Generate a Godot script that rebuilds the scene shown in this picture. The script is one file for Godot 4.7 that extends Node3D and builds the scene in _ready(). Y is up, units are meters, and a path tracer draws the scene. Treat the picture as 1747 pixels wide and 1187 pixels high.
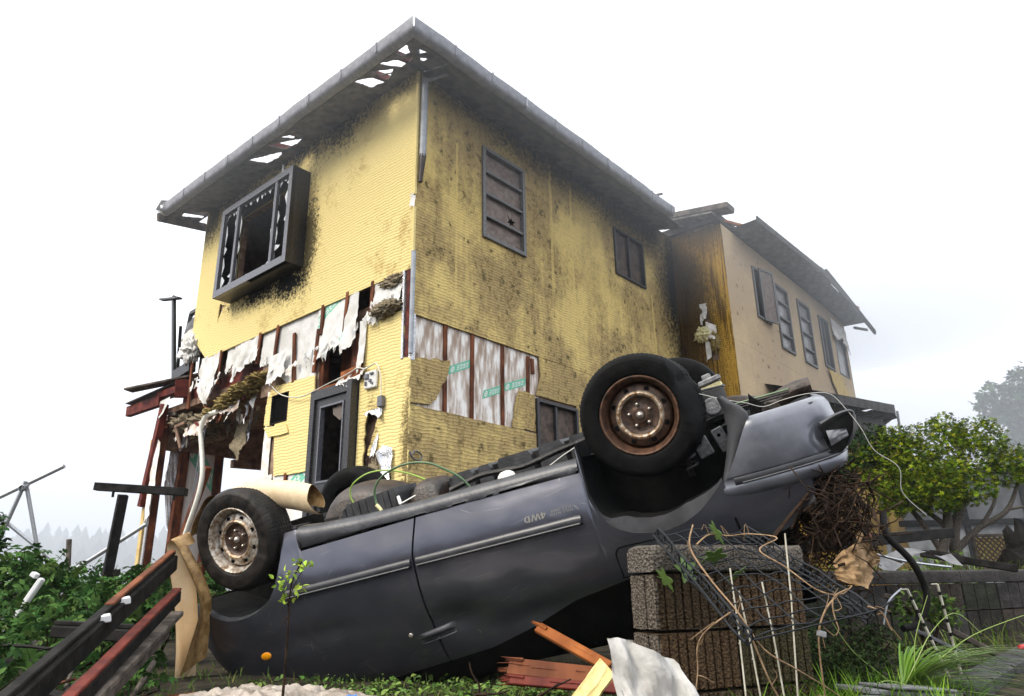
extends Node3D
# A wrecked yellow two-storey house in mist with an overturned dark grey car in front of it.

var M := {}
var used := {}
var rg := RandomNumberGenerator.new()
var nz := FastNoiseLite.new()
var nf := FastNoiseLite.new()
var house: Node3D
var car: Node3D

const LEFT := 0
const RIGHT := 1
const WING := 2
const SIDE := 3
const ENDW := 4

# ---------------------------------------------------------------- mesh builder
class MB:
	var v := PackedVector3Array()
	var uv := PackedVector2Array()
	var uv2 := PackedVector2Array()
	var ix := PackedInt32Array()
	var xf := Transform3D()
	var r2 := Rect2(0, 0, 1, 1)
	func pt(p: Vector3, t := Vector2.ZERO, t2 := Vector2.ZERO) -> int:
		v.append(xf * p)
		uv.append(t)
		uv2.append(t2)
		return v.size() - 1
	func tri(a: int, b: int, c: int) -> void:
		ix.append(a); ix.append(b); ix.append(c)
	func quad(a: Vector3, b: Vector3, c: Vector3, d: Vector3, s := 1.0) -> void:
		var w := (b - a).length() * s
		var h := (d - a).length() * s
		var i := pt(a, Vector2(0, 0))
		pt(b, Vector2(w, 0)); pt(c, Vector2(w, h)); pt(d, Vector2(0, h))
		tri(i, i + 1, i + 2); tri(i, i + 2, i + 3)
	func grid(rows: Array, s := Vector2(1, 1)) -> void:
		var nr := rows.size()
		var nc: int = rows[0].size()
		var i0 := v.size()
		for r in nr:
			for c in nc:
				pt(rows[r][c], Vector2(float(c) / (nc - 1) * s.x, float(r) / (nr - 1) * s.y), Vector2(float(r) / (nr - 1), float(c) / (nc - 1)))
		for r in nr - 1:
			for c in nc - 1:
				var i := i0 + r * nc + c
				tri(i, i + 1, i + nc + 1); tri(i, i + nc + 1, i + nc)
	func box(c: Vector3, s: Vector3, b := Basis.IDENTITY, bev := 0.0) -> void:
		var h := s * 0.5
		var e := minf(bev, minf(h.x, minf(h.y, h.z)) * 0.8)
		for ax in 3:
			var a1 := (ax + 1) % 3
			var a2 := (ax + 2) % 3
			for sg in [-1.0, 1.0]:
				var q: Array[Vector3] = []
				for k in [[-1, -1], [1, -1], [1, 1], [-1, 1]]:
					var p := Vector3.ZERO
					p[ax] = sg * h[ax]
					p[a1] = k[0] * (h[a1] - e)
					p[a2] = k[1] * (h[a2] - e)
					q.append(c + b * p)
				if sg > 0: quad(q[0], q[3], q[2], q[1])
				else: quad(q[0], q[1], q[2], q[3])
				if e > 0.0:
					for t in [-1.0, 1.0]:
						if sg > 0:
							pass
						var m: Array[Vector3] = []
						for k in [[-1, 0], [1, 0], [1, 1], [-1, 1]]:
							var p := Vector3.ZERO
							p[a2] = k[0] * (h[a2] - e)
							p[ax] = sg * (h[ax] if k[1] == 0 else h[ax] - e)
							p[a1] = t * (h[a1] - e if k[1] == 0 else h[a1])
							m.append(c + b * p)
						if sg * t > 0: quad(m[0], m[1], m[2], m[3])
						else: quad(m[0], m[3], m[2], m[1])
	func beam(p0: Vector3, p1: Vector3, w: float, h: float, up := Vector3.UP, bev := 0.004) -> void:
		var z := (p1 - p0).normalized()
		if absf(z.dot(up)) > 0.98: up = Vector3(0.9, 0.1, 0.4)
		var x := up.cross(z).normalized()
		var y := z.cross(x)
		box((p0 + p1) * 0.5, Vector3(w, h, (p1 - p0).length()), Basis(x, y, z), bev)
	func tube(ps: Array, r0: float, r1 := -1.0, sides := 8, cap := true) -> void:
		if r1 < 0: r1 = r0
		var n := ps.size()
		var side := Vector3.ZERO
		var i0 := v.size()
		var run := 0.0
		for k in n:
			var d: Vector3 = (ps[mini(k + 1, n - 1)] - ps[maxi(k - 1, 0)]).normalized()
			if side == Vector3.ZERO:
				side = d.cross(Vector3.UP if absf(d.y) < 0.9 else Vector3.RIGHT).normalized()
			side = (side - d * side.dot(d)).normalized()
			var bn := d.cross(side)
			var r := lerpf(r0, r1, float(k) / maxf(1, n - 1))
			if k > 0: run += (ps[k] - ps[k - 1]).length()
			for j in sides + 1:
				var a := TAU * j / sides
				pt(ps[k] + (side * cos(a) + bn * sin(a)) * r, Vector2(float(j) / sides, run))
		for k in n - 1:
			for j in sides:
				var i := i0 + k * (sides + 1) + j
				tri(i, i + 1, i + sides + 2); tri(i, i + sides + 2, i + sides + 1)
		if cap:
			for e in [0, n - 1]:
				var ci := pt(ps[e])
				for j in sides:
					var i: int = i0 + e * (sides + 1) + j
					var a := pt(v[i]); var b := pt(v[i + 1])
					v[a] = v[i]; v[b] = v[i + 1]
					if e == 0: tri(ci, b, a)
					else: tri(ci, a, b)
	# flat outline in the x-y plane, extruded back from z = z1 to z = z0
	func poly(p: PackedVector2Array, z0: float, z1: float, s := 1.0) -> void:
		var t := Geometry2D.triangulate_polygon(p)
		for side in 2:
			var i0 := v.size()
			for q in p:
				pt(Vector3(q.x, q.y, z1 if side == 0 else z0), q * s, Vector2((q.x - r2.position.x) / r2.size.x, 1.0 - (q.y - r2.position.y) / r2.size.y))
			for k in range(0, t.size(), 3):
				if side == 0: tri(i0 + t[k], i0 + t[k + 1], i0 + t[k + 2])
				else: tri(i0 + t[k], i0 + t[k + 2], i0 + t[k + 1])
		var n := p.size()
		for k in n:
			var a := p[k]; var b := p[(k + 1) % n]
			var i0 := v.size()
			for q in [[a, z1], [b, z1], [b, z0], [a, z0]]:
				var qq: Vector2 = q[0]
				pt(Vector3(qq.x, qq.y, q[1]), qq * s, Vector2((qq.x - r2.position.x) / r2.size.x, 1.0 - (qq.y - r2.position.y) / r2.size.y))
			tri(i0, i0 + 1, i0 + 2); tri(i0, i0 + 2, i0 + 3)
	# profile of (r, z) turned round the z axis
	func lathe(pr: Array, sides := 32, s := Vector2(1, 1)) -> void:
		var rows := []
		for q in pr:
			var row := []
			for j in sides + 1:
				var a := TAU * j / sides
				row.append(Vector3(cos(a) * q[0], sin(a) * q[0], q[1]))
			rows.append(row)
		grid(rows, s)
	func mesh() -> ArrayMesh:
		var n := PackedVector3Array()
		n.resize(v.size())
		for k in range(0, ix.size(), 3):
			var a := ix[k]; var b := ix[k + 1]; var c := ix[k + 2]
			var f := (v[c] - v[a]).cross(v[b] - v[a])
			n[a] += f; n[b] += f; n[c] += f
		for k in n.size():
			n[k] = n[k].normalized() if n[k].length_squared() > 1e-20 else Vector3.UP
		var ar := []
		ar.resize(Mesh.ARRAY_MAX)
		ar[Mesh.ARRAY_VERTEX] = v
		ar[Mesh.ARRAY_NORMAL] = n
		ar[Mesh.ARRAY_TEX_UV] = uv
		ar[Mesh.ARRAY_TEX_UV2] = uv2
		ar[Mesh.ARRAY_INDEX] = ix
		var m := ArrayMesh.new()
		m.add_surface_from_arrays(Mesh.PRIMITIVE_TRIANGLES, ar)
		return m

# ---------------------------------------------------------------- scene helpers
func numbered(s: String) -> String:
	used[s] = used.get(s, -1) + 1
	return s if used[s] == 0 else "%s_%03d" % [s, used[s]]

func tag(o: Node3D, label: String, cat := "", group := "", kind := "") -> Node3D:
	if label != "": o.set_meta("label", label)
	if cat != "": o.set_meta("category", cat)
	if group != "": o.set_meta("group", group)
	if kind != "": o.set_meta("kind", kind)
	return o

func thing(called: String, label: String, cat: String, at := Vector3.ZERO, group := "") -> Node3D:
	var o := Node3D.new()
	o.name = numbered(called)
	add_child(o)
	o.position = at
	tag(o, label, cat, group)
	return o

func part(called: String, mb: MB, m: Material, to: Node3D) -> MeshInstance3D:
	return part_mesh(called, mb.mesh(), m, to)

func part_mesh(called: String, me: Mesh, m: Material, to: Node3D) -> MeshInstance3D:
	var o := MeshInstance3D.new()
	var base := called
	var k := 0
	while to.has_node(NodePath(called)):
		k += 1
		called = "%s_%03d" % [base, k]
	o.name = called
	o.mesh = me
	o.material_override = m
	o.set_surface_override_material(0, m)
	o.material_override = null
	to.add_child(o, true)
	return o

func holder(called: String, to: Node3D) -> Node3D:
	var o := Node3D.new()
	var base := called
	var k := 0
	while to.has_node(NodePath(called)):
		k += 1
		called = "%s_%03d" % [base, k]
	o.name = called
	to.add_child(o, true)
	return o

# one mesh that is a thing by itself
func solo(called: String, mb: MB, m: Material, label: String, cat: String, group := "", kind := "") -> MeshInstance3D:
	var o := part(numbered(called), mb, m, self)
	tag(o, label, cat, group, kind)
	return o

func structure(called: String, mb: MB, m: Material) -> MeshInstance3D:
	var o := part(numbered(called), mb, m, self)
	o.set_meta("kind", "structure")
	return o

func V(a: float, b: float, c: float) -> Vector3: return Vector3(a, b, c)

func pv(a: Array) -> PackedVector2Array:
	var p := PackedVector2Array()
	for k in range(0, a.size(), 2): p.append(Vector2(a[k], a[k + 1]))
	return p

func rectp(x0: float, y0: float, x1: float, y1: float) -> PackedVector2Array:
	return pv([x0, y0, x1, y0, x1, y1, x0, y1])

# breaks the edges of an outline up as a tear does
func jag(p: PackedVector2Array, step: float, amp: float, keep := []) -> PackedVector2Array:
	var o := PackedVector2Array()
	for k in p.size():
		var a := p[k]; var b := p[(k + 1) % p.size()]
		o.append(a)
		if k in keep: continue
		var n := int((b - a).length() / step)
		var d := (b - a).normalized().orthogonal()
		for j in range(1, n):
			o.append(a.lerp(b, (j + rg.randf_range(-0.3, 0.3)) / n) + d * rg.randf_range(-amp, amp))
	return o

func plane(kind: int, off := 0.0) -> Transform3D:
	match kind:
		LEFT: return Transform3D(Basis(V(0, 0, -1), V(0, 1, 0), V(-1, 0, 0)), V(-off, 0, 0))
		RIGHT: return Transform3D(Basis(V(1, 0, 0), V(0, 1, 0), V(0, 0, 1)), V(0, 0, off))
		WING: return Transform3D(Basis(V(1, 0, 0), V(0, 1, 0), V(0, 0, 1)), V(0, 0, 0.87 + off))
		SIDE: return Transform3D(Basis(V(0, 0, 1), V(0, 1, 0), V(-1, 0, 0)), V(5.54 - off, 0, 0))
	return Transform3D(Basis(V(1, 0, 0), V(0, 1, 0), V(0, 0, -1)), V(0, 0, -5.5 - off))

func curve(ps: Array, n := 24) -> Array:
	var c := Curve3D.new()
	for k in ps.size():
		var t: Vector3 = (ps[mini(k + 1, ps.size() - 1)] - ps[maxi(k - 1, 0)]) / 6.0
		c.add_point(ps[k], -t, t)
	var o := []
	for k in n + 1: o.append(c.sample_baked(c.get_baked_length() * k / n, true))
	return o

func table(xs: Array, x: float) -> float:   # [x0, y0, x1, y1, ...]
	if x <= xs[0]: return xs[1]
	for k in range(2, xs.size(), 2):
		if x <= xs[k]:
			return lerpf(xs[k - 1], xs[k + 1], (x - xs[k - 2]) / maxf(1e-6, xs[k] - xs[k - 2]))
	return xs[xs.size() - 1]

# ---------------------------------------------------------------- materials
func lin(r: float, g: float, b: float) -> Color: return Color(r, g, b).linear_to_srgb()

func tex(im: Image) -> ImageTexture: return ImageTexture.create_from_image(im)

func noise_img(size: int, freq: float, oct: int, seed_: int, kind := FastNoiseLite.TYPE_SIMPLEX_SMOOTH) -> Image:
	var n := FastNoiseLite.new()
	n.seed = seed_
	n.noise_type = kind
	n.frequency = freq
	n.fractal_octaves = oct
	n.fractal_gain = 0.6
	return n.get_seamless_image(size, size)

# grey noise turned into a range of two colours (sRGB 8 bit)
func tint_img(src: Image, a: Color, b: Color, lo := 0.25, hi := 0.75) -> Image:
	var w := src.get_width()
	var o := Image.create(w, w, false, Image.FORMAT_RGB8)
	for y in w:
		for x in w:
			o.set_pixel(x, y, a.lerp(b, clampf((src.get_pixel(x, y).r - lo) / (hi - lo), 0, 1)))
	return o

var grain: Image
var cloud_i: Image
var T := {}

func mat(called: String, c: Color, rough := 0.8, metal := 0.0) -> StandardMaterial3D:
	var m := StandardMaterial3D.new()
	m.resource_name = called
	m.albedo_color = c
	m.roughness = rough
	m.metallic = metal
	if rough > 0.55: m.metallic_specular = 0.28
	m.cull_mode = BaseMaterial3D.CULL_DISABLED
	M[called] = m
	return m

# two tones mottled by noise over the object's own axes, with relief
func mottled(called: String, a: Color, b: Color, rough: float, scale: float, relief := 0.2, img := "cloud", metal := 0.0, stretch := Vector3.ONE) -> StandardMaterial3D:
	var m := mat(called, Color.WHITE, rough, metal)
	m.albedo_texture = tex(tint_img(T[img + "_i"], a.linear_to_srgb(), b.linear_to_srgb()))
	m.uv1_triplanar = true
	m.uv1_scale = stretch * scale
	if relief > 0:
		m.heightmap_enabled = true
		m.heightmap_texture = T["grain"]
		m.heightmap_scale = relief
	return m

func _ready() -> void:
	rg.seed = 7
	nz.seed = 21
	nz.frequency = 1.0
	nf.seed = 5
	nf.frequency = 0.02
	var cam := Camera3D.new()
	cam.name = "camera"
	cam.fov = 51.65
	cam.near = 0.05
	cam.far = 900.0
	cam.transform = Transform3D(Basis(Vector3.RIGHT, 0.317846) * Basis(Vector3.BACK, -0.0167389), V(0, 0.45, 0))
	add_child(cam)
	cam.current = true

	var sky := ProceduralSkyMaterial.new()
	sky.sky_top_color = Color(0.97, 0.985, 1.0)
	sky.sky_horizon_color = Color(0.62, 0.635, 0.69)
	sky.sky_curve = 0.3
	sky.sky_energy_multiplier = 1.0
	sky.ground_bottom_color = Color(0.25, 0.25, 0.24)
	sky.ground_horizon_color = Color(0.60, 0.615, 0.66)
	sky.ground_curve = 0.05
	sky.sun_angle_max = 1.0
	var we := WorldEnvironment.new()
	we.name = "overcast_environment"
	var en := Environment.new()
	en.background_mode = Environment.BG_SKY
	en.sky = Sky.new()
	en.sky.sky_material = sky
	en.background_energy_multiplier = 1.15
	en.tonemap_mode = Environment.TONE_MAPPER_LINEAR
	en.tonemap_exposure = 2.42
	en.sdfgi_enabled = true
	en.ssao_enabled = true
	en.ssil_enabled = true
	en.fog_enabled = true
	en.fog_density = 0.0008
	en.fog_light_color = Color(0.90, 0.93, 0.97)
	en.volumetric_fog_enabled = true
	en.volumetric_fog_density = 0.0
	we.environment = en
	add_child(we)
	var sun := DirectionalLight3D.new()
	sun.name = "veiled_sun"
	sun.light_energy = 0.5
	sun.light_angular_distance = 25.0
	sun.light_color = Color(1.0, 0.97, 0.92)
	sun.shadow_enabled = true
	sun.rotation_degrees = V(-42, -58, 0)
	add_child(sun)

	make_materials()
	build_ground()
	build_mist()
	build_house()
	build_annex()
	build_walls()
	build_car()
	build_left_side()
	build_right_side()
	build_foreground()

func make_materials() -> void:
	grain = noise_img(256, 0.06, 4, 3)
	cloud_i = noise_img(256, 0.014, 4, 5)
	T["grain"] = tex(grain)
	T["grain_i"] = grain
	T["cloud_i"] = cloud_i
	# ribbed siding: 26 wavering ribs on a tile of 0.91 m
	var wob := noise_img(512, 0.008, 2, 11)
	var hi := Image.create(512, 512, false, Image.FORMAT_RGB8)
	var al := Image.create(512, 512, false, Image.FORMAT_RGB8)
	for y in 512:
		for x in 512:
			var w := wob.get_pixel(x, y).r + (grain.get_pixel((x / 3) % 256, y % 256).r - 0.5) * 0.25
			var q := fposmod(y / 512.0 * 26.0 + (w - 0.5) * 0.6, 1.0)
			var h := clampf(1.0 - pow(absf(q - 0.5) * 2.0, 3.0) * 0.9 + (grain.get_pixel(x % 256, y % 256).r - 0.5) * 0.25, 0, 1)
			hi.set_pixel(x, y, Color(h, h, h))
			var g := 0.94 + (grain.get_pixel(x % 256, (y * 2) % 256).r - 0.5) * 0.16
			al.set_pixel(x, y, Color(g, g * 0.995, g * 0.98))
	T["rib"] = tex(hi)
	T["rib_al"] = tex(al)

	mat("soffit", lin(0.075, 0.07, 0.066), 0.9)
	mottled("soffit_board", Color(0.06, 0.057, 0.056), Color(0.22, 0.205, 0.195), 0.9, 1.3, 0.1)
	mottled("sheathing", Color(0.20, 0.13, 0.09), Color(0.34, 0.24, 0.17), 0.9, 1.5, 0.1)
	mottled("interior_dark", Color(0.09, 0.06, 0.042), Color(0.19, 0.13, 0.095), 0.95, 1.1, 0.2)
	mottled("interior_brown", Color(0.14, 0.085, 0.058), Color(0.27, 0.175, 0.125), 0.95, 1.4, 0.2)
	mottled("timber", Color(0.06, 0.018, 0.008), Color(0.19, 0.062, 0.025), 0.7, 1.2, 0.15, "cloud", 0.0, V(1, 0.5, 1))
	mottled("timber_red", Color(0.06, 0.010, 0.007), Color(0.16, 0.03, 0.018), 0.6, 1.6, 0.15)
	mottled("timber_orange", Color(0.15, 0.042, 0.008), Color(0.31, 0.10, 0.025), 0.6, 1.3, 0.12)
	mottled("timber_grey", Color(0.045, 0.036, 0.03), Color(0.15, 0.125, 0.105), 0.8, 1.8, 0.2)
	mottled("timber_black", Color(0.005, 0.0045, 0.004), Color(0.02, 0.0175, 0.016), 0.8, 2.0, 0.2)
	mottled("wrap", Color(0.56, 0.54, 0.50), Color(0.70, 0.69, 0.67), 0.55, 0.9, 0.3)
	M["wrap"].backlight_enabled = true
	M["wrap"].backlight = Color(0.3, 0.3, 0.3)
	mottled("wrap_dirty", Color(0.60, 0.54, 0.47), Color(0.84, 0.83, 0.81), 0.6, 1.4, 0.3)
	var pw := Image.create(512, 256, false, Image.FORMAT_RGB8)
	var bw := Image.create(256, 64, false, Image.FORMAT_RGB8)
	for y in 256:
		for x in 512:
			var g := cloud_i.get_pixel(x % 256, y).r
			var c := Color(0.80, 0.79, 0.77).lerp(Color(0.87, 0.865, 0.855), g)
			pw.set_pixel(x, y, print_ink(c, fposmod(x * 0.95 + y * 0.55, 256.0) / 256.0, fposmod(y - x * 0.33 + 40.0, 256.0) / 48.0, grain.get_pixel(x % 256, y).r, g))
			if x < 256 and y < 64: bw.set_pixel(x, y, print_ink(Color(0.74, 0.69, 0.65).lerp(Color(0.84, 0.80, 0.77), g), x / 256.0, y / 64.0, grain.get_pixel(x, y).r, g))
	mat("wrap_print", Color.WHITE, 0.55).albedo_texture = tex(pw)
	mat("print_band", Color.WHITE, 0.6).albedo_texture = tex(bw)
	mottled("wrap_mud", Color(0.36, 0.27, 0.21), Color(0.83, 0.80, 0.76), 0.7, 1.0, 0.25, "cloud", 0.0, V(2.6, 0.55, 1))
	mottled("green_print", Color(0.12, 0.36, 0.25), Color(0.50, 0.68, 0.58), 0.6, 4.0, 0.0, "grain")
	mottled("wool", Color(0.13, 0.09, 0.03), Color(0.42, 0.33, 0.13), 1.0, 3.0, 0.8, "grain")
	mottled("wool_grey", Color(0.12, 0.095, 0.06), Color(0.38, 0.32, 0.22), 1.0, 3.0, 0.8, "grain")
	mottled("foil", Color(0.42, 0.42, 0.43), Color(0.8, 0.8, 0.82), 0.3, 3.0, 0.6, "grain", 0.7)
	mottled("bronze_frame", Color(0.022, 0.021, 0.022), Color(0.05, 0.049, 0.052), 0.38, 2.0, 0.05, "grain", 0.3)
	mottled("frame_grey", Color(0.10, 0.10, 0.115), Color(0.17, 0.17, 0.19), 0.4, 2.0, 0.05, "grain", 0.3)
	mottled("frame_wing", Color(0.10, 0.10, 0.10), Color(0.17, 0.165, 0.16), 0.5, 2.0, 0.05, "grain")
	mottled("muddy_glass", Color(0.15, 0.115, 0.098), Color(0.225, 0.178, 0.155), 0.5, 2.2, 0.04)
	M["muddy_glass"].metallic_specular = 0.3
	mottled("muddy_glass_dark", Color(0.045, 0.033, 0.027), Color(0.105, 0.075, 0.058), 0.5, 1.8, 0.04)
	M["muddy_glass_dark"].metallic_specular = 0.3
	mottled("muddy_glass_pale", Color(0.23, 0.225, 0.22), Color(0.35, 0.34, 0.33), 0.25, 2.2, 0.04)
	mottled("glass_shard", Color(0.42, 0.44, 0.46), Color(0.66, 0.68, 0.70), 0.2, 3.0, 0.0)
	mottled("gutter", Color(0.22, 0.22, 0.245), Color(0.33, 0.33, 0.36), 0.6, 2.5, 0.05)
	mottled("pipe_grey", Color(0.26, 0.28, 0.31), Color(0.36, 0.38, 0.41), 0.5, 3.0, 0.05)
	mottled("steel", Color(0.33, 0.35, 0.37), Color(0.52, 0.54, 0.56), 0.45, 3.0, 0.05, "grain", 0.6)
	mottled("roofing", Color(0.045, 0.043, 0.043), Color(0.10, 0.095, 0.092), 0.85, 2.0, 0.3)
	mottled("kerb_concrete", Color(0.03, 0.03, 0.03), Color(0.075, 0.074, 0.072), 0.8, 1.6, 0.4)
	mottled("concrete", Color(0.19, 0.18, 0.165), Color(0.34, 0.325, 0.30), 0.9, 1.6, 0.4)
	mottled("plastic_white", Color(0.55, 0.55, 0.53), Color(0.72, 0.72, 0.70), 0.4, 3.0, 0.05)
	mottled("cable_white", Color(0.6, 0.58, 0.5), Color(0.74, 0.72, 0.64), 0.5, 3.0, 0.0)
	mottled("trim_yellow", Color(0.50, 0.36, 0.14), Color(0.62, 0.47, 0.21), 0.8, 2.0, 0.2)
	# car
	mottled("paint", Color(0.072, 0.075, 0.097), Color(0.084, 0.087, 0.111), 0.28, 0.9, 0.0, "cloud", 0.72)
	M["paint"].detail_enabled = true
	M["paint"].detail_uv_layer = BaseMaterial3D.DETAIL_UV_2
	M["paint"].detail_albedo = car_dirt()
	M["paint"].clearcoat_enabled = true
	M["paint"].clearcoat = 0.5
	M["paint"].clearcoat_roughness = 0.12
	mottled("sill_paint", Color(0.03, 0.031, 0.036), Color(0.052, 0.053, 0.06), 0.4, 2.4, 0.12, "cloud", 0.2)
	mottled("bumper", Color(0.085, 0.09, 0.11), Color(0.145, 0.15, 0.175), 0.36, 1.2, 0.03, "cloud", 0.3)
	M["bumper"].clearcoat_enabled = true
	M["bumper"].clearcoat = 0.5
	M["bumper"].clearcoat_roughness = 0.2
	mottled("liner", Color(0.035, 0.035, 0.039), Color(0.055, 0.055, 0.06), 0.5, 2.0, 0.05)
	mottled("moulding", Color(0.018, 0.0185, 0.022), Color(0.03, 0.031, 0.036), 0.35, 3.0, 0.0)
	mottled("chrome_line", Color(0.07, 0.073, 0.08), Color(0.11, 0.113, 0.122), 0.5, 3.0, 0.0, "grain", 0.2)
	mottled("black_part", Color(0.004, 0.004, 0.004), Color(0.010, 0.0095, 0.009), 0.8, 2.2, 0.3)
	mottled("pan", Color(0.012, 0.0115, 0.0115), Color(0.03, 0.028, 0.027), 0.42, 2.5, 0.3)
	mottled("pan_grey", Color(0.035, 0.035, 0.038), Color(0.06, 0.06, 0.064), 0.45, 2.5, 0.15)
	mottled("rusty_pan", Color(0.012, 0.009, 0.007), Color(0.045, 0.028, 0.02), 0.5, 2.5, 0.3)
	mottled("bracket", Color(0.13, 0.13, 0.135), Color(0.26, 0.26, 0.265), 0.5, 6.0, 0.2)
	mottled("tyre", Color(0.0025, 0.0025, 0.0026), Color(0.0065, 0.0064, 0.0062), 0.65, 3.0, 0.15)
	mottled("tyre_mud", Color(0.006, 0.0055, 0.005), Color(0.024, 0.019, 0.016), 0.55, 2.4, 0.15)
	mottled("rust", Color(0.035, 0.018, 0.011), Color(0.14, 0.068, 0.036), 0.5, 7.0, 0.25, "cloud", 0.35)
	mottled("rust_dark", Color(0.022, 0.013, 0.009), Color(0.085, 0.045, 0.026), 0.42, 8.0, 0.2, "cloud", 0.35)
	mottled("rim_ring", Color(0.17, 0.075, 0.022), Color(0.62, 0.56, 0.47), 0.35, 9.0, 0.15, "cloud", 0.5)
	mottled("rim_silver", Color(0.15, 0.085, 0.04), Color(0.63, 0.61, 0.57), 0.38, 8.0, 0.15, "cloud", 0.5)
	mottled("nut", Color(0.30, 0.26, 0.22), Color(0.6, 0.57, 0.52), 0.3, 9.0, 0.05, "grain", 0.7)
	mat("hole", lin(0.004, 0.004, 0.004), 0.9).metallic_specular = 0.1  # near-black that stands in for shade in openings and gaps
	M["timber_black"].metallic_specular = 0.25
	M["black_part"].metallic_specular = 0.2
	M["tyre"].metallic_specular = 0.2
	M["tyre_mud"].metallic_specular = 0.3
	M["pan"].metallic_specular = 0.3
	mat("amber", lin(0.80, 0.30, 0.004), 0.3)
	mat("decal", lin(0.20, 0.195, 0.175), 0.6)
	mat("white_enamel", lin(0.66, 0.65, 0.60), 0.4)
	mat("lamp_grey", lin(0.13, 0.13, 0.14), 0.3)
	mottled("arch_rubber", Color(0.02, 0.02, 0.022), Color(0.04, 0.04, 0.044), 0.7, 2.0, 0.05)
	mottled("tan_face", Color(0.60, 0.45, 0.27), Color(0.72, 0.57, 0.37), 0.55, 1.6, 0.06)
	mottled("tan_back", Color(0.16, 0.085, 0.025), Color(0.42, 0.265, 0.11), 0.5, 3.4, 0.1)
	mottled("hose_green", Color(0.05, 0.10, 0.045), Color(0.09, 0.16, 0.07), 0.4, 3.0, 0.0)
	mat("hose_bright", lin(0.26, 0.40, 0.06), 0.45)
	mat("wire_white", lin(0.42, 0.42, 0.39), 0.5)
	mottled("yellow_plastic", Color(0.52, 0.46, 0.22), Color(0.68, 0.63, 0.36), 0.5, 6.0, 0.1)
	# ground and stone
	mottled("soil", Color(0.014, 0.012, 0.008), Color(0.05, 0.04, 0.026), 0.95, 0.8, 1.5)
	mottled("asphalt", Color(0.018, 0.018, 0.019), Color(0.042, 0.042, 0.043), 0.7, 1.3, 0.5)
	mottled("split_block", Color(0.022, 0.014, 0.008), Color(0.135, 0.095, 0.058), 0.8, 5.0, 1.1, "grain")
	mottled("cap_stone", Color(0.028, 0.021, 0.016), Color(0.20, 0.18, 0.155), 0.85, 5.0, 1.2, "grain")
	mottled("wall_block", Color(0.02, 0.018, 0.017), Color(0.05, 0.045, 0.042), 0.75, 1.6, 0.6)
	mottled("slate", Color(0.10, 0.10, 0.105), Color(0.19, 0.19, 0.195), 0.6, 2.6, 0.3)
	mottled("wire_grey", Color(0.008, 0.009, 0.011), Color(0.018, 0.02, 0.024), 0.6, 6.0, 0.0)
	mottled("pole_cream", Color(0.36, 0.33, 0.25), Color(0.58, 0.55, 0.46), 0.5, 5.0, 0.0)
	mottled("vine", Color(0.14, 0.09, 0.05), Color(0.33, 0.22, 0.13), 0.8, 6.0, 0.2)
	mottled("twig", Color(0.008, 0.005, 0.003), Color(0.042, 0.023, 0.013), 0.85, 5.0, 0.2)
	mottled("bark", Color(0.05, 0.042, 0.034), Color(0.19, 0.165, 0.135), 0.9, 3.5, 1.2, "grain")
	mottled("film_white", Color(0.46, 0.44, 0.41), Color(0.66, 0.65, 0.63), 0.32, 1.5, 0.3)
	M["film_white"].backlight_enabled = true
	M["film_white"].backlight = Color(0.6, 0.6, 0.58)
	mottled("film_beige", Color(0.17, 0.135, 0.105), Color(0.38, 0.325, 0.27), 0.3, 2.2, 0.5)
	mat("film_orange", lin(0.78, 0.40, 0.20), 0.4)
	mottled("paper_tan", Color(0.19, 0.115, 0.055), Color(0.42, 0.28, 0.155), 0.7, 4.0, 0.4)
	mottled("panel_grey", Color(0.085, 0.088, 0.092), Color(0.13, 0.134, 0.14), 0.6, 0.8, 0.1)
	mottled("panel_white", Color(0.16, 0.165, 0.17), Color(0.30, 0.305, 0.31), 0.6, 0.8, 0.1)
	mottled("lattice_wood", Color(0.05, 0.04, 0.032), Color(0.10, 0.08, 0.06), 0.7, 4.0, 0.1)
	mat("litter_blue", lin(0.03, 0.16, 0.5), 0.4)
	mat("litter_red", lin(0.45, 0.03, 0.03), 0.4)
	mat("litter_white", lin(0.62, 0.62, 0.62), 0.5)
	for q in [["leaf", 0.75], ["blade", 0.7]]:
		var m := mat(q[0], Color.WHITE, q[1])
		m.metallic_specular = 0.12
		m.vertex_color_use_as_albedo = true
		m.backlight_enabled = true
		m.backlight = Color(0.45, 0.45, 0.45)

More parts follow.
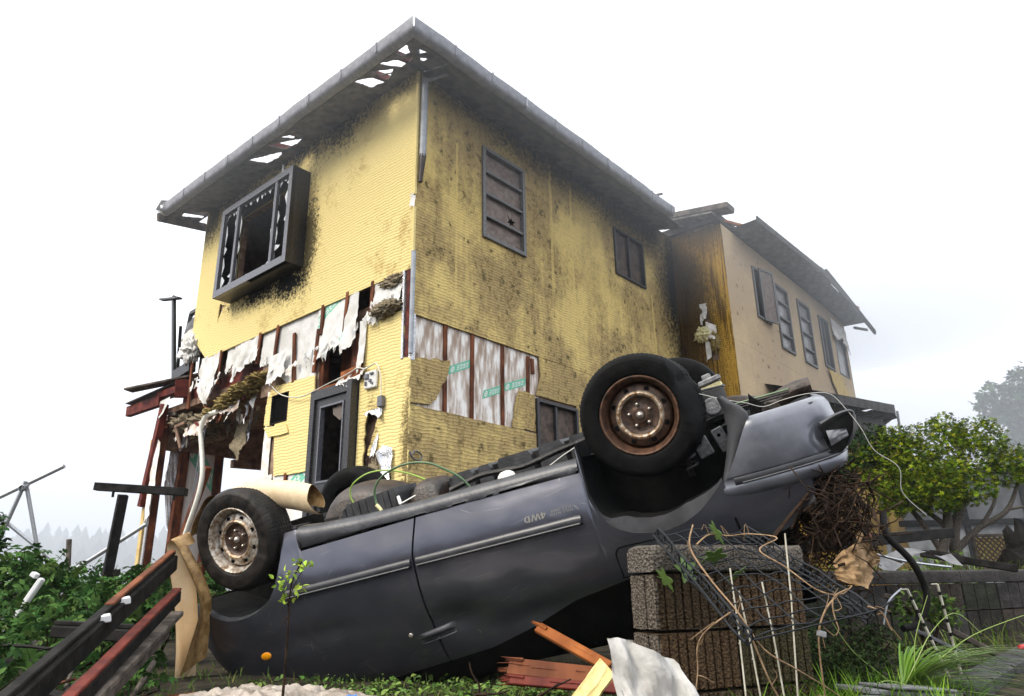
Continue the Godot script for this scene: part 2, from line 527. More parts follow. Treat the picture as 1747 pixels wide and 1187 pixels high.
# soiling and dark bands of a wall, w x h metres, as a picture laid over the siding (alpha says how much shows)
# dark blots: [s, y, rs, ry, strength]; runs: clean or dark streaks
func soil_tex(w: float, h: float, size: int, seed_: int, mud: Color, cover: float, specks: float, streaks: float, dark_blots: Array, blot_c: Color, mould := 0.0, clean := []) -> ImageTexture:
	var big := noise_img(size, 4.0 / size, 4, seed_)
	var fine := noise_img(size, 70.0 / size, 4, seed_ + 1)
	var spat := noise_img(size, 0.30, 2, seed_ + 5)
	var run := noise_img(size, 30.0 / size, 3, seed_ + 2)
	var dots := noise_img(size, 26.0 / size, 2, seed_ + 3, FastNoiseLite.TYPE_CELLULAR)
	var o := Image.create(size, size, false, Image.FORMAT_RGBA8)
	for y in size:
		var py := (1.0 - float(y) / size) * h
		for x in size:
			var px := float(x) / size * w
			var f := fine.get_pixel(x, y).r
			var b := big.get_pixel(x, y).r
			var st := run.get_pixel(x, int(y * 0.12) % size).r
			var a := clampf((b - (1.0 - cover)) * 2.2 + (st - 0.5) * streaks + (f - 0.5) * 0.9 + (spat.get_pixel(x, y).r - 0.5) * 0.5, 0.0, 1.0) * 0.85
			var c := mud
			if specks > 0.0:
				var d := dots.get_pixel(x, y).r
				var sp := clampf((specks * (0.35 + b) - d) * 9.0, 0, 1) * clampf((f - 0.36) * 6.0, 0, 1)
				if sp > 0.0:
					c = c.lerp(mud.darkened(0.5), sp)
					a = maxf(a, sp * 0.9)
			if mould > 0.0:
				var rib := 1.0 if fposmod(py / 0.0351, 1.0) < 0.45 else 0.35
				var dash := spat.get_pixel(int(x * 0.3) % size, int(py / 0.0351) * 7 % size).r
				var mo := clampf((mould * (0.25 + st * 0.6 + b * 0.5) + dash * 0.9 - 0.93) * 4.0, 0, 1) * rib
				c = c.lerp(Color(0.27, 0.205, 0.11), mo)
				a = maxf(a, mo * 0.75)
			for q in clean:
				if py > q[1] and py < q[2] and absf(px - q[0] + (st - 0.5) * 0.02) < q[3] * (0.6 + f): a *= 0.35
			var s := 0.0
			for q in dark_blots:
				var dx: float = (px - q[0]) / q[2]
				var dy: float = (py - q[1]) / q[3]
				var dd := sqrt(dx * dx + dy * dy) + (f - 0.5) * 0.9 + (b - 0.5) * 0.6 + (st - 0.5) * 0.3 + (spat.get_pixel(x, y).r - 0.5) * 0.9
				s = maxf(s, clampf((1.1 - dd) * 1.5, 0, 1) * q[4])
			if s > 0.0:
				c = c.lerp(blot_c, s)
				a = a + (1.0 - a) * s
			o.set_pixel(x, y, Color(c.r, c.g, c.b, a))
	return tex(o)

func siding_mat(called: String, base: Color, soil: ImageTexture, relief := 0.45) -> StandardMaterial3D:
	var m := mat(called, base, 0.78)
	m.albedo_texture = T["rib_al"]
	m.uv1_scale = V(1.0 / 0.91, 1.0 / 0.91, 1)
	m.heightmap_enabled = true
	m.heightmap_texture = T["rib"]
	m.heightmap_scale = relief
	m.detail_enabled = true
	m.detail_uv_layer = BaseMaterial3D.DETAIL_UV_2
	m.detail_albedo = soil
	m.detail_blend_mode = BaseMaterial3D.BLEND_MODE_MIX
	return m

# faded green print: a band with a pale round mark and pale upright strokes in it
func print_ink(c: Color, u: float, v: float, g: float, worn: float) -> Color:
	if v < 0.0 or v > 1.0: return c
	var ink := clampf((0.78 - worn * 0.55 - g * 0.22) * 4.0, 0.15, 1.0)
	var p := Vector2((u - 0.16) * 4.0, v - 0.5)
	var pale := absf(p.length() - 0.28) < 0.07 or (p.length() < 0.22 and (absf(p.x) < 0.05 or absf(p.y) < 0.05))
	if u > 0.36 and u < 0.94 and v > 0.2 and v < 0.8:
		var q := fposmod((u - 0.36) / 0.145, 1.0)
		var k := int((u - 0.36) / 0.145)
		var w := (v - 0.2) / 0.6
		pale = q < 0.78 and (absf(q - 0.39) < 0.07 or absf(w - 0.12 - 0.05 * k) < 0.08 or absf(w - 0.9) < 0.07 or (k % 2 == 0 and absf(w - 0.5) < 0.08) or (k % 2 == 1 and (q < 0.12 or q > 0.66)))
	return c.lerp(Color(0.40, 0.72, 0.60) if not pale else Color(0.86, 0.88, 0.86), ink * (0.9 if not pale else 0.7))

# dried splashes, dust flecks and fine scratches on the car's panels
func car_dirt() -> ImageTexture:
	var o := Image.create(512, 512, false, Image.FORMAT_RGBA8)
	var big := noise_img(512, 0.012, 4, 211)
	var spot := noise_img(512, 0.11, 2, 212, FastNoiseLite.TYPE_CELLULAR)
	for y in 512:
		for x in 512:
			var g := grain.get_pixel(x % 256, y % 256).r
			var b := big.get_pixel(x, y).r
			var a := clampf((b - 0.56) * 2.0 + (g - 0.5) * 0.6, 0, 1) * 0.22
			var s := clampf((0.10 + b * 0.10 - spot.get_pixel(x, y).r) * 12.0, 0, 1) * clampf((g - 0.42) * 5.0, 0, 1)
			o.set_pixel(x, y, Color(0.44, 0.42, 0.39, maxf(a, s * 0.5)))
	rg.seed = 77
	for k in 46:
		var p := Vector2(rg.randf() * 512, rg.randf() * 512)
		var d := Vector2(rg.randf_range(-1, 1), rg.randf_range(-0.5, 0.5)).normalized()
		var l := rg.randi_range(8, 46)
		for i in l:
			d = d.rotated(rg.randf_range(-0.04, 0.04))
			p += d
			o.set_pixel(clampi(int(p.x), 0, 511), clampi(int(p.y), 0, 511), Color(0.66, 0.66, 0.66, 0.55 * sin(PI * i / l)))
	return tex(o)

# ---------------------------------------------------------------- ground
func ground_y(x: float, z: float) -> float:
	var d := Vector2(x, z).length()
	var y := -0.03 + nf.get_noise_2d(x * 30.0, z * 30.0) * 0.05
	if x < -6.0: y -= clampf((-6.0 - x) * 0.10, 0.0, 3.5) * clampf((60.0 - d) / 40.0, 0.0, 1.0)
	return y + maxf(0.0, d - 60.0) * 0.02

func build_ground() -> void:
	var rows := []
	for i in 72:
		var r := 0.4 * pow(1.098, i) - 0.35
		var row := []
		for j in 121:
			var a := TAU * j / 120
			row.append(V(cos(a) * r, ground_y(cos(a) * r, sin(a) * r), sin(a) * r))
		rows.append(row)
	var mb := MB.new()
	mb.grid(rows)
	structure("ground", mb, M["soil"])
	# a far slope that carries the forest, lost in mist
	mb = MB.new()
	rows = []
	for i in 9:
		var row := []
		for j in 41:
			var x := -190.0 + j * 6.5
			row.append(V(x, -1.0 + i * 1.15 + nf.get_noise_2d(x, i * 9.0) * 1.5 * i / 8.0, -104.0 - i * 5.0 - x * 0.1))
		rows.append(row)
	mb.grid(rows)
	structure("hill", mb, M["soil"])
	# conifers on the slope
	var cm := MB.new()
	for k in 5:
		var pr := []
		for j in 11:
			var a := TAU * j / 10
			var rr := (0.27 - k * 0.045) * (1.0 if j % 2 == 0 else 0.62)
			pr.append(V(cos(a) * rr, 0.12 + k * 0.16 - (0.03 if j % 2 == 0 else 0.0), sin(a) * rr))
		for j in 10:
			var i := cm.pt(V(0, 0.36 + k * 0.16, 0)); cm.pt(pr[j]); cm.pt(pr[j + 1])
			cm.tri(i, i + 1, i + 2)
	cm.tube([V(0, 0, 0), V(0, 0.5, 0)], 0.03, 0.015, 5)
	var mm := MultiMesh.new()
	mm.transform_format = MultiMesh.TRANSFORM_3D
	mm.mesh = cm.mesh()
	mm.instance_count = 900
	rg.seed = 31
	for k in 900:
		var u := rg.randf()
		var x := rg.randf_range(-150.0, 60.0)
		var s := rg.randf_range(3.6, 7.4)
		mm.set_instance_transform(k, Transform3D(Basis(Vector3.UP, rg.randf() * 6.0).scaled(V(s * rg.randf_range(1.2, 2.3), s, s)), V(x, -1.6 + u * 8.0, -104.0 - u * 40.0 - x * 0.1)))
	var mi := MultiMeshInstance3D.new()
	mi.name = numbered("misty_forest")
	mi.multimesh = mm
	mottled("conifer", Color(0.022, 0.03, 0.018), Color(0.05, 0.062, 0.036), 0.9, 0.3, 0.0)
	mi.material_override = M["conifer"]
	add_child(mi)
	tag(mi, "distant conifer forest on the slope, pale grey in the mist", "forest", "", "stuff")

# ---------------------------------------------------------------- house
func boards(to: Node3D, kind: int, regions: Array, holes: Array, joints: Array, m: Material, r2: Rect2, off := 0.0) -> void:
	var row_h := 0.913
	var lo := 1e9; var hi := -1e9; var sa := 1e9; var sb := -1e9
	for p in regions:
		for q in p:
			lo = minf(lo, q.y); hi = maxf(hi, q.y); sa = minf(sa, q.x); sb = maxf(sb, q.x)
	var k0 := int(floor((lo - 2.063) / row_h))
	var k1 := int(ceil((hi - 2.063) / row_h))
	var xs := [sa - 0.01]
	xs.append_array(joints)
	xs.append(sb + 0.01)
	for k in range(k0, k1):
		var y0 := 2.063 + k * row_h
		for j in xs.size() - 1:
			var cell := rectp(xs[j] + (0.002 if j > 0 else 0.0), y0 + 0.0008, xs[j + 1] - (0.002 if j < xs.size() - 2 else 0.0), y0 + row_h - 0.0008)
			for p in regions:
				var todo: Array = Geometry2D.intersect_polygons(cell, p)
				for hpoly in holes:
					var nxt := []
					for q in todo:
						var res := Geometry2D.clip_polygons(q, hpoly)
						var holed := false
						for r in res:
							if Geometry2D.is_polygon_clockwise(r): holed = true
						if holed:
							var c := Vector2.ZERO
							for e in hpoly: c += e / hpoly.size()
							for half in [rectp(-9, -9, c.x, 19), rectp(c.x, -9, 29, 19)]:
								for q2 in Geometry2D.intersect_polygons(q, half):
									nxt.append_array(Geometry2D.clip_polygons(q2, hpoly))
						else:
							nxt.append_array(res)
					todo = nxt
				for q in todo:
					if q.size() < 3: continue
					var area := 0.0
					for e in q.size():
						area += q[e].cross(q[(e + 1) % q.size()]) * 0.5
					if absf(area) < 0.0012: continue
					var mb := MB.new()
					mb.r2 = r2
					var bo: float = off + (0.0006 if (k + j) % 2 == 0 else 0.0)
					mb.xf = plane(kind, bo)
					mb.poly(q, -0.014, 0.0)
					part("siding_board", mb, m, to)

func panel(called: String, to: Node3D, kind: int, p: PackedVector2Array, z0: float, z1: float, m: Material) -> MeshInstance3D:
	var mb := MB.new()
	mb.xf = plane(kind)
	mb.poly(p, z0, z1)
	return part(called, mb, m, to)

func bar(called: String, to: Node3D, kind: int, a: Vector2, b: Vector2, w: float, z0: float, z1: float, m: Material) -> MeshInstance3D:
	var d := (b - a).normalized()
	var o := d.orthogonal() * w * 0.5
	var mb := MB.new()
	mb.xf = plane(kind)
	var c := (a + b) * 0.5
	mb.box(V(c.x, c.y, (z0 + z1) * 0.5), V((b - a).length(), w, z1 - z0), Basis(V(d.x, d.y, 0), V(o.x, o.y, 0).normalized(), V(0, 0, 1)), 0.004)
	return part(called, mb, m, to)

# a sheet that hangs from a line and is torn off below; crumpled in and out
func torn(called: String, to: Node3D, kind: int, top: Array, bottom: Array, off: float, puff: float, m: Material, seed_: int) -> MeshInstance3D:
	var n := int(maxf(10, (top[top.size() - 2] - top[0]) / 0.022))
	var rows := []
	for r in 13:
		var t := r / 12.0
		var row := []
		for c in n + 1:
			var s: float = lerpf(top[0], top[top.size() - 2], float(c) / n)
			var yt := table(top, s)
			var yb := table(bottom, s) + nz.get_noise_2d(s * 17.0, seed_) * 0.05 + nz.get_noise_2d(s * 61.0, seed_ + 9) * 0.03 + nz.get_noise_2d(s * 160.0, seed_ + 3) * 0.015
			var y := lerpf(yt, yb, t)
			var w := nz.get_noise_3d(s * 5.0, y * 4.0, seed_) * 0.6 + nz.get_noise_3d(s * 15.0, y * 11.0, seed_ + 4) * 0.28
			row.append(V(s + nz.get_noise_2d(y * 7.0, seed_ + c * 0.05) * 0.012 * t, y, off + puff * (w * (0.25 + t) + t * t * 0.5)))
		rows.append(row)
	var mb := MB.new()
	mb.xf = plane(kind)
	mb.grid(rows, Vector2((top[top.size() - 2] - top[0]) * 1.0, 1.0))
	return part(called, mb, m, to)

func fluff(called: String, to: Node3D, xf: Transform3D, c: Vector3, size: Vector3, m: Material, seed_: int) -> MeshInstance3D:
	var rows := []
	for i in 33:
		var row := []
		var ph := PI * i / 32.0
		for j in 61:
			var a := TAU * j / 60
			var d := V(sin(ph) * cos(a), cos(ph), sin(ph) * sin(a))
			var r := 1.0 + nz.get_noise_3d(d.x * 2.2 + seed_, d.y * 2.2, d.z * 2.2) * 0.6 + nz.get_noise_3d(d.x * 8.0, d.y * 8.0 + seed_, d.z * 8.0) * 0.35 + nz.get_noise_3d(d.x * 25.0, d.y * 25.0, d.z * 25.0 + seed_) * 0.22
			row.append(c + d * size * 0.5 * r)
		rows.append(row)
	var mb := MB.new()
	mb.xf = xf
	mb.grid(rows)
	return part(called, mb, m, to)

# a window frame with rails; the panes are its children
func window(to: Node3D, kind: int, r: Rect2, ys: Array, xs: Array, fm: Material, gm: Material, fw := 0.045, proud := 0.03, rail := 0.035) -> MeshInstance3D:
	var mb := MB.new()
	mb.xf = plane(kind)
	var p := r.position; var q := r.end
	var zc := (proud - 0.09) * 0.5
	var zs := proud + 0.09
	mb.box(V(p.x + fw * 0.5, (p.y + q.y) * 0.5, zc), V(fw, r.size.y, zs), Basis.IDENTITY, 0.005)
	mb.box(V(q.x - fw * 0.5, (p.y + q.y) * 0.5, zc), V(fw, r.size.y, zs), Basis.IDENTITY, 0.005)
	mb.box(V((p.x + q.x) * 0.5, q.y - fw * 0.5, zc + 0.002), V(r.size.x - 2 * fw - 0.001, fw, zs), Basis.IDENTITY, 0.005)
	mb.box(V((p.x + q.x) * 0.5, p.y + fw * 0.5, zc + 0.002), V(r.size.x - 2 * fw - 0.001, fw, zs), Basis.IDENTITY, 0.005)
	var f := part("window", mb, fm, to)
	for y in ys:
		bar("rail", f, kind, Vector2(p.x + fw, y), Vector2(q.x - fw, y), rail, -0.05, proud - 0.012, fm)
	for x in xs:
		bar("mullion", f, kind, Vector2(x, p.y + fw), Vector2(x, q.y - fw), rail, -0.048, proud - 0.015, fm)
	if gm:
		var yy := [p.y + fw * 0.8]; yy.append_array(ys); yy.append(q.y - fw * 0.8)
		var xx := [p.x + fw * 0.8]; xx.append_array(xs); xx.append(q.x - fw * 0.8)
		for j in yy.size() - 1:
			for i in xx.size() - 1:
				panel("pane", f, kind, rectp(xx[i] + 0.002, yy[j] + 0.002, xx[i + 1] - 0.002, yy[j + 1] - 0.002), -0.034 - 0.003 * i, -0.028 - 0.003 * i, gm)
	return f

func build_house() -> void:
	rg.seed = 100
	house = thing("yellow_house", "wrecked yellow two-storey house with ribbed siding, torn lower walls and scorched eaves", "house", V(-0.972, 0, -6.528))
	house.rotation.y = 0.858327
	var H := house
	var blot_tone := Color(0.045, 0.04, 0.037)  # dark tone shared by the eave bands and the sooty bay blots
	var yl := Color(0.94, 0.86, 0.60)
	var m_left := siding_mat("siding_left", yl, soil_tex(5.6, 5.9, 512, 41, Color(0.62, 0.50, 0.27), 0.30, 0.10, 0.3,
		[[1.3, 5.95, 1.0, 0.50, 1.0], [2.6, 5.98, 1.0, 0.40, 0.95], [3.9, 5.98, 1.2, 0.45, 0.95], [0.3, 6.0, 0.5, 0.35, 0.9], [2.85, 4.05, 0.95, 0.24, 1.0], [2.35, 4.0, 0.5, 0.34, 1.0], [1.9, 4.5, 0.2, 0.9, 0.9], [4.6, 5.75, 0.5, 0.5, 0.9]], blot_tone))  # dark bands below the eaves, sooty blots below the bay window
	var m_low := siding_mat("siding_low", yl, soil_tex(5.6, 3.6, 512, 51, Color(0.58, 0.46, 0.23), 0.30, 0.10, 0.3,
		[[0.0, 1.7, 0.10, 0.7, 0.8], [0.55, 1.9, 0.13, 0.3, 0.7], [0.72, 2.52, 0.1, 0.1, 0.8]], Color(0.16, 0.12, 0.06)))
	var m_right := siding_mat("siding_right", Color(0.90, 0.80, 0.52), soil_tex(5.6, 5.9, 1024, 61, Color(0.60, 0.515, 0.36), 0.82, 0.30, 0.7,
		[[2.6, 6.0, 2.3, 0.62, 1.0], [4.4, 5.95, 1.6, 0.85, 1.0], [5.55, 5.0, 0.7, 1.5, 1.0], [1.0, 6.0, 1.3, 0.40, 1.0], [5.6, 3.4, 0.3, 1.7, 0.9]], blot_tone, 0.46, [[2.30, 3.9, 5.75, 0.022], [2.74, 3.9, 5.6, 0.018], [0.6, 3.2, 5.2, 0.016], [4.75, 3.0, 4.6, 0.02]]))  # darker below the eaves and towards the wing corner
	var m_wing := siding_mat("siding_wing", Color(0.83, 0.745, 0.61), soil_tex(6.2, 5.9, 512, 71, Color(0.71, 0.625, 0.525), 0.86, 0.2, 0.6,
		[[6.6, 5.9, 1.1, 0.25, 0.6]], blot_tone), 0.2)  # darker strip below the wing eave
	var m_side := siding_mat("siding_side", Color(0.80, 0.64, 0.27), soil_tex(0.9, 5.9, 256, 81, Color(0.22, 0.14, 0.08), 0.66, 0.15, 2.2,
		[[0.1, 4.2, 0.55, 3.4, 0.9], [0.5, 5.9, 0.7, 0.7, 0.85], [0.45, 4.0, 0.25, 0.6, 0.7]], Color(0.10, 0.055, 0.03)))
	var uvL := Rect2(0, 0, 5.6, 5.9)
	var uvl := Rect2(0, 0, 5.6, 3.6)
	# --- openings
	var bay := rectp(2.05, 4.15, 3.62, 5.32)
	var w1 := rectp(1.0, 4.17, 1.76, 5.36)
	var w2 := rectp(3.76, 4.62, 4.57, 5.37)
	# --- upper left wall
	var wu := holder("upper_street_wall", H)
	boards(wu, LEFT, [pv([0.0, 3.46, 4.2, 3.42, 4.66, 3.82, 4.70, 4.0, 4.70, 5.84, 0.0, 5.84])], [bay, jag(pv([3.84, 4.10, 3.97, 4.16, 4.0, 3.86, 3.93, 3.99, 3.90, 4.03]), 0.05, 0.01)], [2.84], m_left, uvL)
	panel("sheathing", wu, LEFT, rectp(0.02, 3.5, 2.05, 5.84), -0.10, -0.03, M["sheathing"])
	panel("sheathing", wu, LEFT, rectp(3.62, 3.85, 4.66, 5.84), -0.10, -0.03, M["sheathing"])
	panel("sheathing", wu, LEFT, rectp(2.05, 3.5, 3.62, 4.15), -0.10, -0.03, M["sheathing"])
	panel("sheathing", wu, LEFT, rectp(2.05, 5.32, 3.62, 5.84), -0.10, -0.03, M["sheathing"])
	# --- upper right wall
	var wr := holder("upper_garden_wall", H)
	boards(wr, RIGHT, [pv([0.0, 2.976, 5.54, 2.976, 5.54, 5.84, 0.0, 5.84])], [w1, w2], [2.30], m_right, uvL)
	for q in [[0.02, 2.99, 1.0, 5.84], [1.0, 2.99, 1.76, 4.17], [1.0, 5.36, 1.76, 5.84], [1.76, 2.99, 3.76, 5.84], [3.76, 2.99, 4.57, 4.62], [3.76, 5.37, 4.57, 5.84], [4.57, 2.99, 5.54, 5.84]]:
		panel("sheathing", wr, RIGHT, rectp(q[0], q[1], q[2], q[3]), -0.10, -0.03, M["sheathing"])
	# --- corner trim with a broken spot
	var mb := MB.new()
	mb.box(V(-0.007, 5.05, 0.007), V(0.03, 1.56, 0.03), Basis.IDENTITY, 0.004)
	mb.box(V(-0.007, 3.82, 0.007), V(0.03, 0.62, 0.03), Basis.IDENTITY, 0.004)
	part("corner_trim", mb, m_low, H)
	torn("torn_paper", H, LEFT, [-0.02, 4.30, 0.05, 4.30], [-0.02, 4.12, 0.05, 4.14], 0.014, 0.03, M["wrap"], 3)
	# --- lower left wall, right of the door
	var wl := holder("lower_street_wall", H)
	var tear := jag(pv([0.62, 2.08, 0.50, 2.10, 0.42, 2.03, 0.52, 1.85, 0.585, 1.66, 0.40, 1.63, 0.28, 1.62, 0.22, 1.42, 0.25, 1.18, 0.60, 1.16, 0.66, 1.60, 0.66, 1.66]), 0.05, 0.018)
	boards(wl, LEFT, [jag(pv([0.0, 0.42, 0.765, 0.42, 0.76, 2.46, 0.70, 2.66, 0.68, 3.06, 0.45, 3.09, 0.15, 3.04, 0.10, 2.8, 0.12, 2.54, 0.0, 2.52]), 0.05, 0.012, [0, 1, 2])], [tear], [], m_low, uvl)
	boards(wl, LEFT, [jag(pv([1.56, 1.62, 2.24, 1.63, 2.30, 2.08, 2.30, 2.62, 2.42, 2.69, 1.57, 2.66, 1.55, 2.4]), 0.09, 0.008)], [rectp(2.06, 2.23, 2.41, 2.575)], [], m_low, uvl)
	boards(wl, LEFT, [jag(pv([2.30, 2.23, 2.53, 2.24, 2.51, 2.55, 2.43, 2.66, 2.30, 2.6]), 0.05, 0.012)], [rectp(2.06, 2.23, 2.41, 2.575)], [], m_low, uvl, 0.004)
	mb = MB.new(); mb.r2 = uvl; mb.xf = plane(LEFT, 0.022)
	mb.poly(jag(pv([1.99, 2.085, 2.39, 2.08, 2.50, 2.21, 2.05, 2.195]), 0.06, 0.008), -0.014, 0.0)
	part("siding_scrap", mb, m_low, wl)
	# house wrap and furring behind what is gone
	panel("backing_board", wl, LEFT, rectp(1.58, 2.62, 2.75, 3.50), -0.10, -0.045, M["sheathing"])
	panel("backing_board", wl, LEFT, rectp(1.56, 0.5, 2.42, 2.70), -0.10, -0.045, M["sheathing"])
	panel("backing_board", wl, LEFT, rectp(0.03, 0.5, 0.75, 2.60), -0.13, -0.09, M["interior_brown"])
	torn("house_wrap", wl, LEFT, [1.60, 3.50, 2.80, 3.50], [1.60, 2.62, 2.1, 2.62, 2.3, 2.8, 2.45, 3.0, 2.8, 3.02], -0.034, 0.018, M["wrap"], 21)
	torn("house_wrap", wl, LEFT, [1.06, 3.52, 1.62, 3.50], [1.06, 3.05, 1.15, 2.92, 1.4, 2.9, 1.62, 2.78], -0.02, 0.05, M["wrap_print"], 22)
	torn("house_wrap", wl, LEFT, [0.86, 3.52, 1.08, 3.50], [0.86, 2.9, 0.95, 2.82, 1.08, 2.78], -0.005, 0.07, M["wrap"], 23)
	torn("house_wrap", wl, LEFT, [0.16, 3.42, 0.63, 3.46], [0.16, 3.12, 0.36, 3.20, 0.5, 3.12, 0.63, 3.2], -0.01, 0.06, M["wrap"], 24)
	torn("house_wrap", wl, LEFT, [0.67, 3.08, 0.78, 3.08], [0.67, 2.62, 0.78, 2.5], 0.02, 0.04, M["wrap"], 25)
	torn("house_wrap", wl, LEFT, [2.82, 3.50, 3.44, 3.47], [2.82, 3.10, 3.1, 3.08, 3.3, 3.0, 3.44, 2.93], -0.01, 0.07, M["wrap"], 26)
	torn("house_wrap", wl, LEFT, [3.46, 3.47, 3.66, 3.46], [3.46, 3.2, 3.66, 3.1], -0.03, 0.03, M["wrap"], 27)
	torn("house_wrap", wl, LEFT, [3.80, 3.46, 4.30, 3.44], [3.80, 3.0, 3.95, 2.72, 4.1, 2.80, 4.2, 2.92, 4.30, 3.05], 0.0, 0.09, M["wrap"], 28)
	torn("house_wrap", wl, LEFT, [2.15, 3.08, 2.48, 3.06], [2.15, 2.78, 2.3, 2.68, 2.48, 2.72], 0.03, 0.08, M["wrap"], 29)
	torn("house_wrap", wl, LEFT, [2.40, 2.62, 2.56, 2.66], [2.40, 1.5, 2.56, 1.46], -0.03, 0.03, M["wrap_dirty"], 30)
	torn("house_wrap", wl, LEFT, [1.57, 1.64, 2.28, 1.64], [1.57, 0.6, 2.28, 0.6], -0.02, 0.02, M["wrap_print"], 33)
	torn("house_wrap", wl, LEFT, [2.28, 1.66, 2.52, 1.66], [2.28, 0.9, 2.52, 1.2], -0.01, 0.06, M["wrap"], 34)
	torn("foil_scrap", wl, LEFT, [0.36, 2.10, 0.60, 2.09], [0.36, 1.98, 0.5, 2.04, 0.60, 2.06], 0.02, 0.06, M["foil"], 35)
	torn("foil_scrap", wl, LEFT, [0.42, 1.86, 0.52, 1.70], [0.42, 1.62, 0.52, 1.62], 0.015, 0.06, M["foil"], 36)
	torn("foil_scrap", wl, LEFT, [0.18, 1.68, 0.34, 1.72], [0.18, 1.34, 0.27, 1.40, 0.34, 1.62], 0.02, 0.09, M["foil"], 37)
	for q in [[1.51, 3.47, 1.52, 3.12], [1.57, 3.2, 1.61, 2.70], [1.06, 3.50, 1.09, 3.05], [0.63, 3.50, 0.645, 3.02], [2.06, 3.27, 2.0, 2.66], [2.42, 3.46, 2.45, 3.08], [2.82, 3.46, 2.85, 3.06], [3.78, 3.45, 3.80, 2.98], [2.50, 1.62, 2.47, 1.0], [2.0, 1.64, 2.0, 0.9], [4.62, 3.72, 4.55, 2.78]]:
		bar("furring_strip", wl, LEFT, Vector2(q[0], q[1]), Vector2(q[2], q[3]), 0.05, -0.02, 0.006, M["timber"])
	# narrow shreds that hang from the torn edges
	var rs := RandomNumberGenerator.new()
	rs.seed = 404
	for k in 34:
		var s0: float = rs.randf_range(0.85, 4.5) if k < 26 else rs.randf_range(0.2, 0.75)
		var yt: float = table([0.2, 3.2, 0.8, 3.0, 1.5, 2.9, 2.3, 2.85, 2.8, 3.08, 3.6, 3.15, 4.0, 2.95, 4.5, 3.2], s0) + rs.randf_range(-0.02, 0.12)
		var w := rs.randf_range(0.02, 0.07)
		torn("paper_shred", wl, LEFT, [s0, yt, s0 + w, yt + 0.02], [s0, yt - rs.randf_range(0.06, 0.22), s0 + w, yt - rs.randf_range(0.03, 0.10)], rs.randf_range(-0.01, 0.05), 0.07, M["wrap" if k % 3 else "wrap_dirty"], 500 + k)
	# second-floor beam and joists seen through the tears
	bar("floor_beam", wl, LEFT, Vector2(0.1, 3.22), Vector2(0.95, 3.22), 0.20, -0.30, -0.16, M["timber_red"])
	bar("floor_beam", wl, LEFT, Vector2(2.5, 3.05), Vector2(5.0, 3.05), 0.22, -0.24, -0.12, M["timber_red"])
	bar("stud", wl, LEFT, Vector2(0.93, 3.0), Vector2(0.94, 2.45), 0.12, -0.16, -0.05, M["timber"])
	bar("stud", wl, LEFT, Vector2(1.40, 3.4), Vector2(1.40, 2.3), 0.20, -0.40, -0.28, M["timber"])
	bar("stud", wl, LEFT, Vector2(1.56, 3.05), Vector2(1.55, 2.45), 0.09, -0.14, -0.06, M["timber"])
	bar("pale_batten", wl, LEFT, Vector2(0.80, 2.83), Vector2(1.30, 2.83), 0.05, -0.55, -0.5, M["wrap_dirty"])
	bar("lintel_plank", wl, LEFT, Vector2(0.73, 2.55), Vector2(1.06, 2.53), 0.11, -0.02, 0.03, M["timber_orange"])
	bar("lintel_plank", wl, LEFT, Vector2(1.04, 2.475), Vector2(1.56, 2.465), 0.025, -0.02, 0.028, M["timber_orange"])
	fluff("glass_wool", wl, plane(LEFT), V(0.34, 3.10, 0.03), V(0.40, 0.15, 0.16), M["wool_grey"], 3)
	fluff("glass_wool", wl, plane(LEFT), V(0.30, 3.40, -0.02), V(0.36, 0.14, 0.12), M["wool_grey"], 5)
	fluff("glass_wool", wl, plane(LEFT), V(0.76, 3.02, -0.16), V(0.25, 0.5, 0.12), M["wool"], 6)
	fluff("glass_wool", wl, plane(LEFT), V(0.44, 1.42, -0.03), V(0.26, 0.44, 0.12), M["wool_grey"], 8)
	torn("house_wrap", wl, LEFT, [0.62, 2.55, 1.08, 2.50], [0.62, 2.50, 0.9, 2.40, 1.08, 2.44], 0.03, 0.05, M["wrap_dirty"], 39)
	# corner post and pipe where the cladding is gone
	bar("corner_post", wl, LEFT, Vector2(0.06, 2.5), Vector2(0.06, 3.5), 0.05, -0.05, 0.0, M["timber_red"])
	bar("corner_strip", wl, LEFT, Vector2(0.115, 2.53), Vector2(0.125, 3.46), 0.03, -0.03, 0.012, M["foil"])
	mb = MB.new(); mb.tube([V(-0.02, 2.55, 0.03), V(-0.022, 3.0, 0.032), V(-0.02, 3.62, 0.03)], 0.024, 0.024, 10)
	part("corner_pipe", mb, M["pipe_grey"], wl)
	# --- lower right wall
	var wg := holder("lower_garden_wall", H)
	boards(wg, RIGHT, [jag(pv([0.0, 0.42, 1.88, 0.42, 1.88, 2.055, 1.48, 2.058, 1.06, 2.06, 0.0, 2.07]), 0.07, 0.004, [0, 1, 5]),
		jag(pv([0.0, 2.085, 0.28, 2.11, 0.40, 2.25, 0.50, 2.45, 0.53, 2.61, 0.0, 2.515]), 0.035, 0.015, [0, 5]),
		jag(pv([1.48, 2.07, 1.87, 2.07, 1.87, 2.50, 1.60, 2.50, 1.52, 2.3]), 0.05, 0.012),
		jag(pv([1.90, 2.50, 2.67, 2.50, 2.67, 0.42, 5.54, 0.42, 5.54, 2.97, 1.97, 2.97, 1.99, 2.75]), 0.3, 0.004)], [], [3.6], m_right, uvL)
	panel("wrapped_board", wg, RIGHT, rectp(0.02, 2.0, 1.97, 2.99), -0.05, -0.03, M["wrap_mud"])
	panel("sheathing", wg, RIGHT, rectp(0.02, 0.42, 1.88, 2.0), -0.05, -0.03, M["sheathing"])
	panel("sheathing", wg, RIGHT, rectp(1.97, 2.47, 5.54, 2.98), -0.05, -0.03, M["sheathing"])
	panel("sheathing", wg, RIGHT, rectp(2.67, 0.42, 5.54, 2.47), -0.05, -0.03, M["sheathing"])
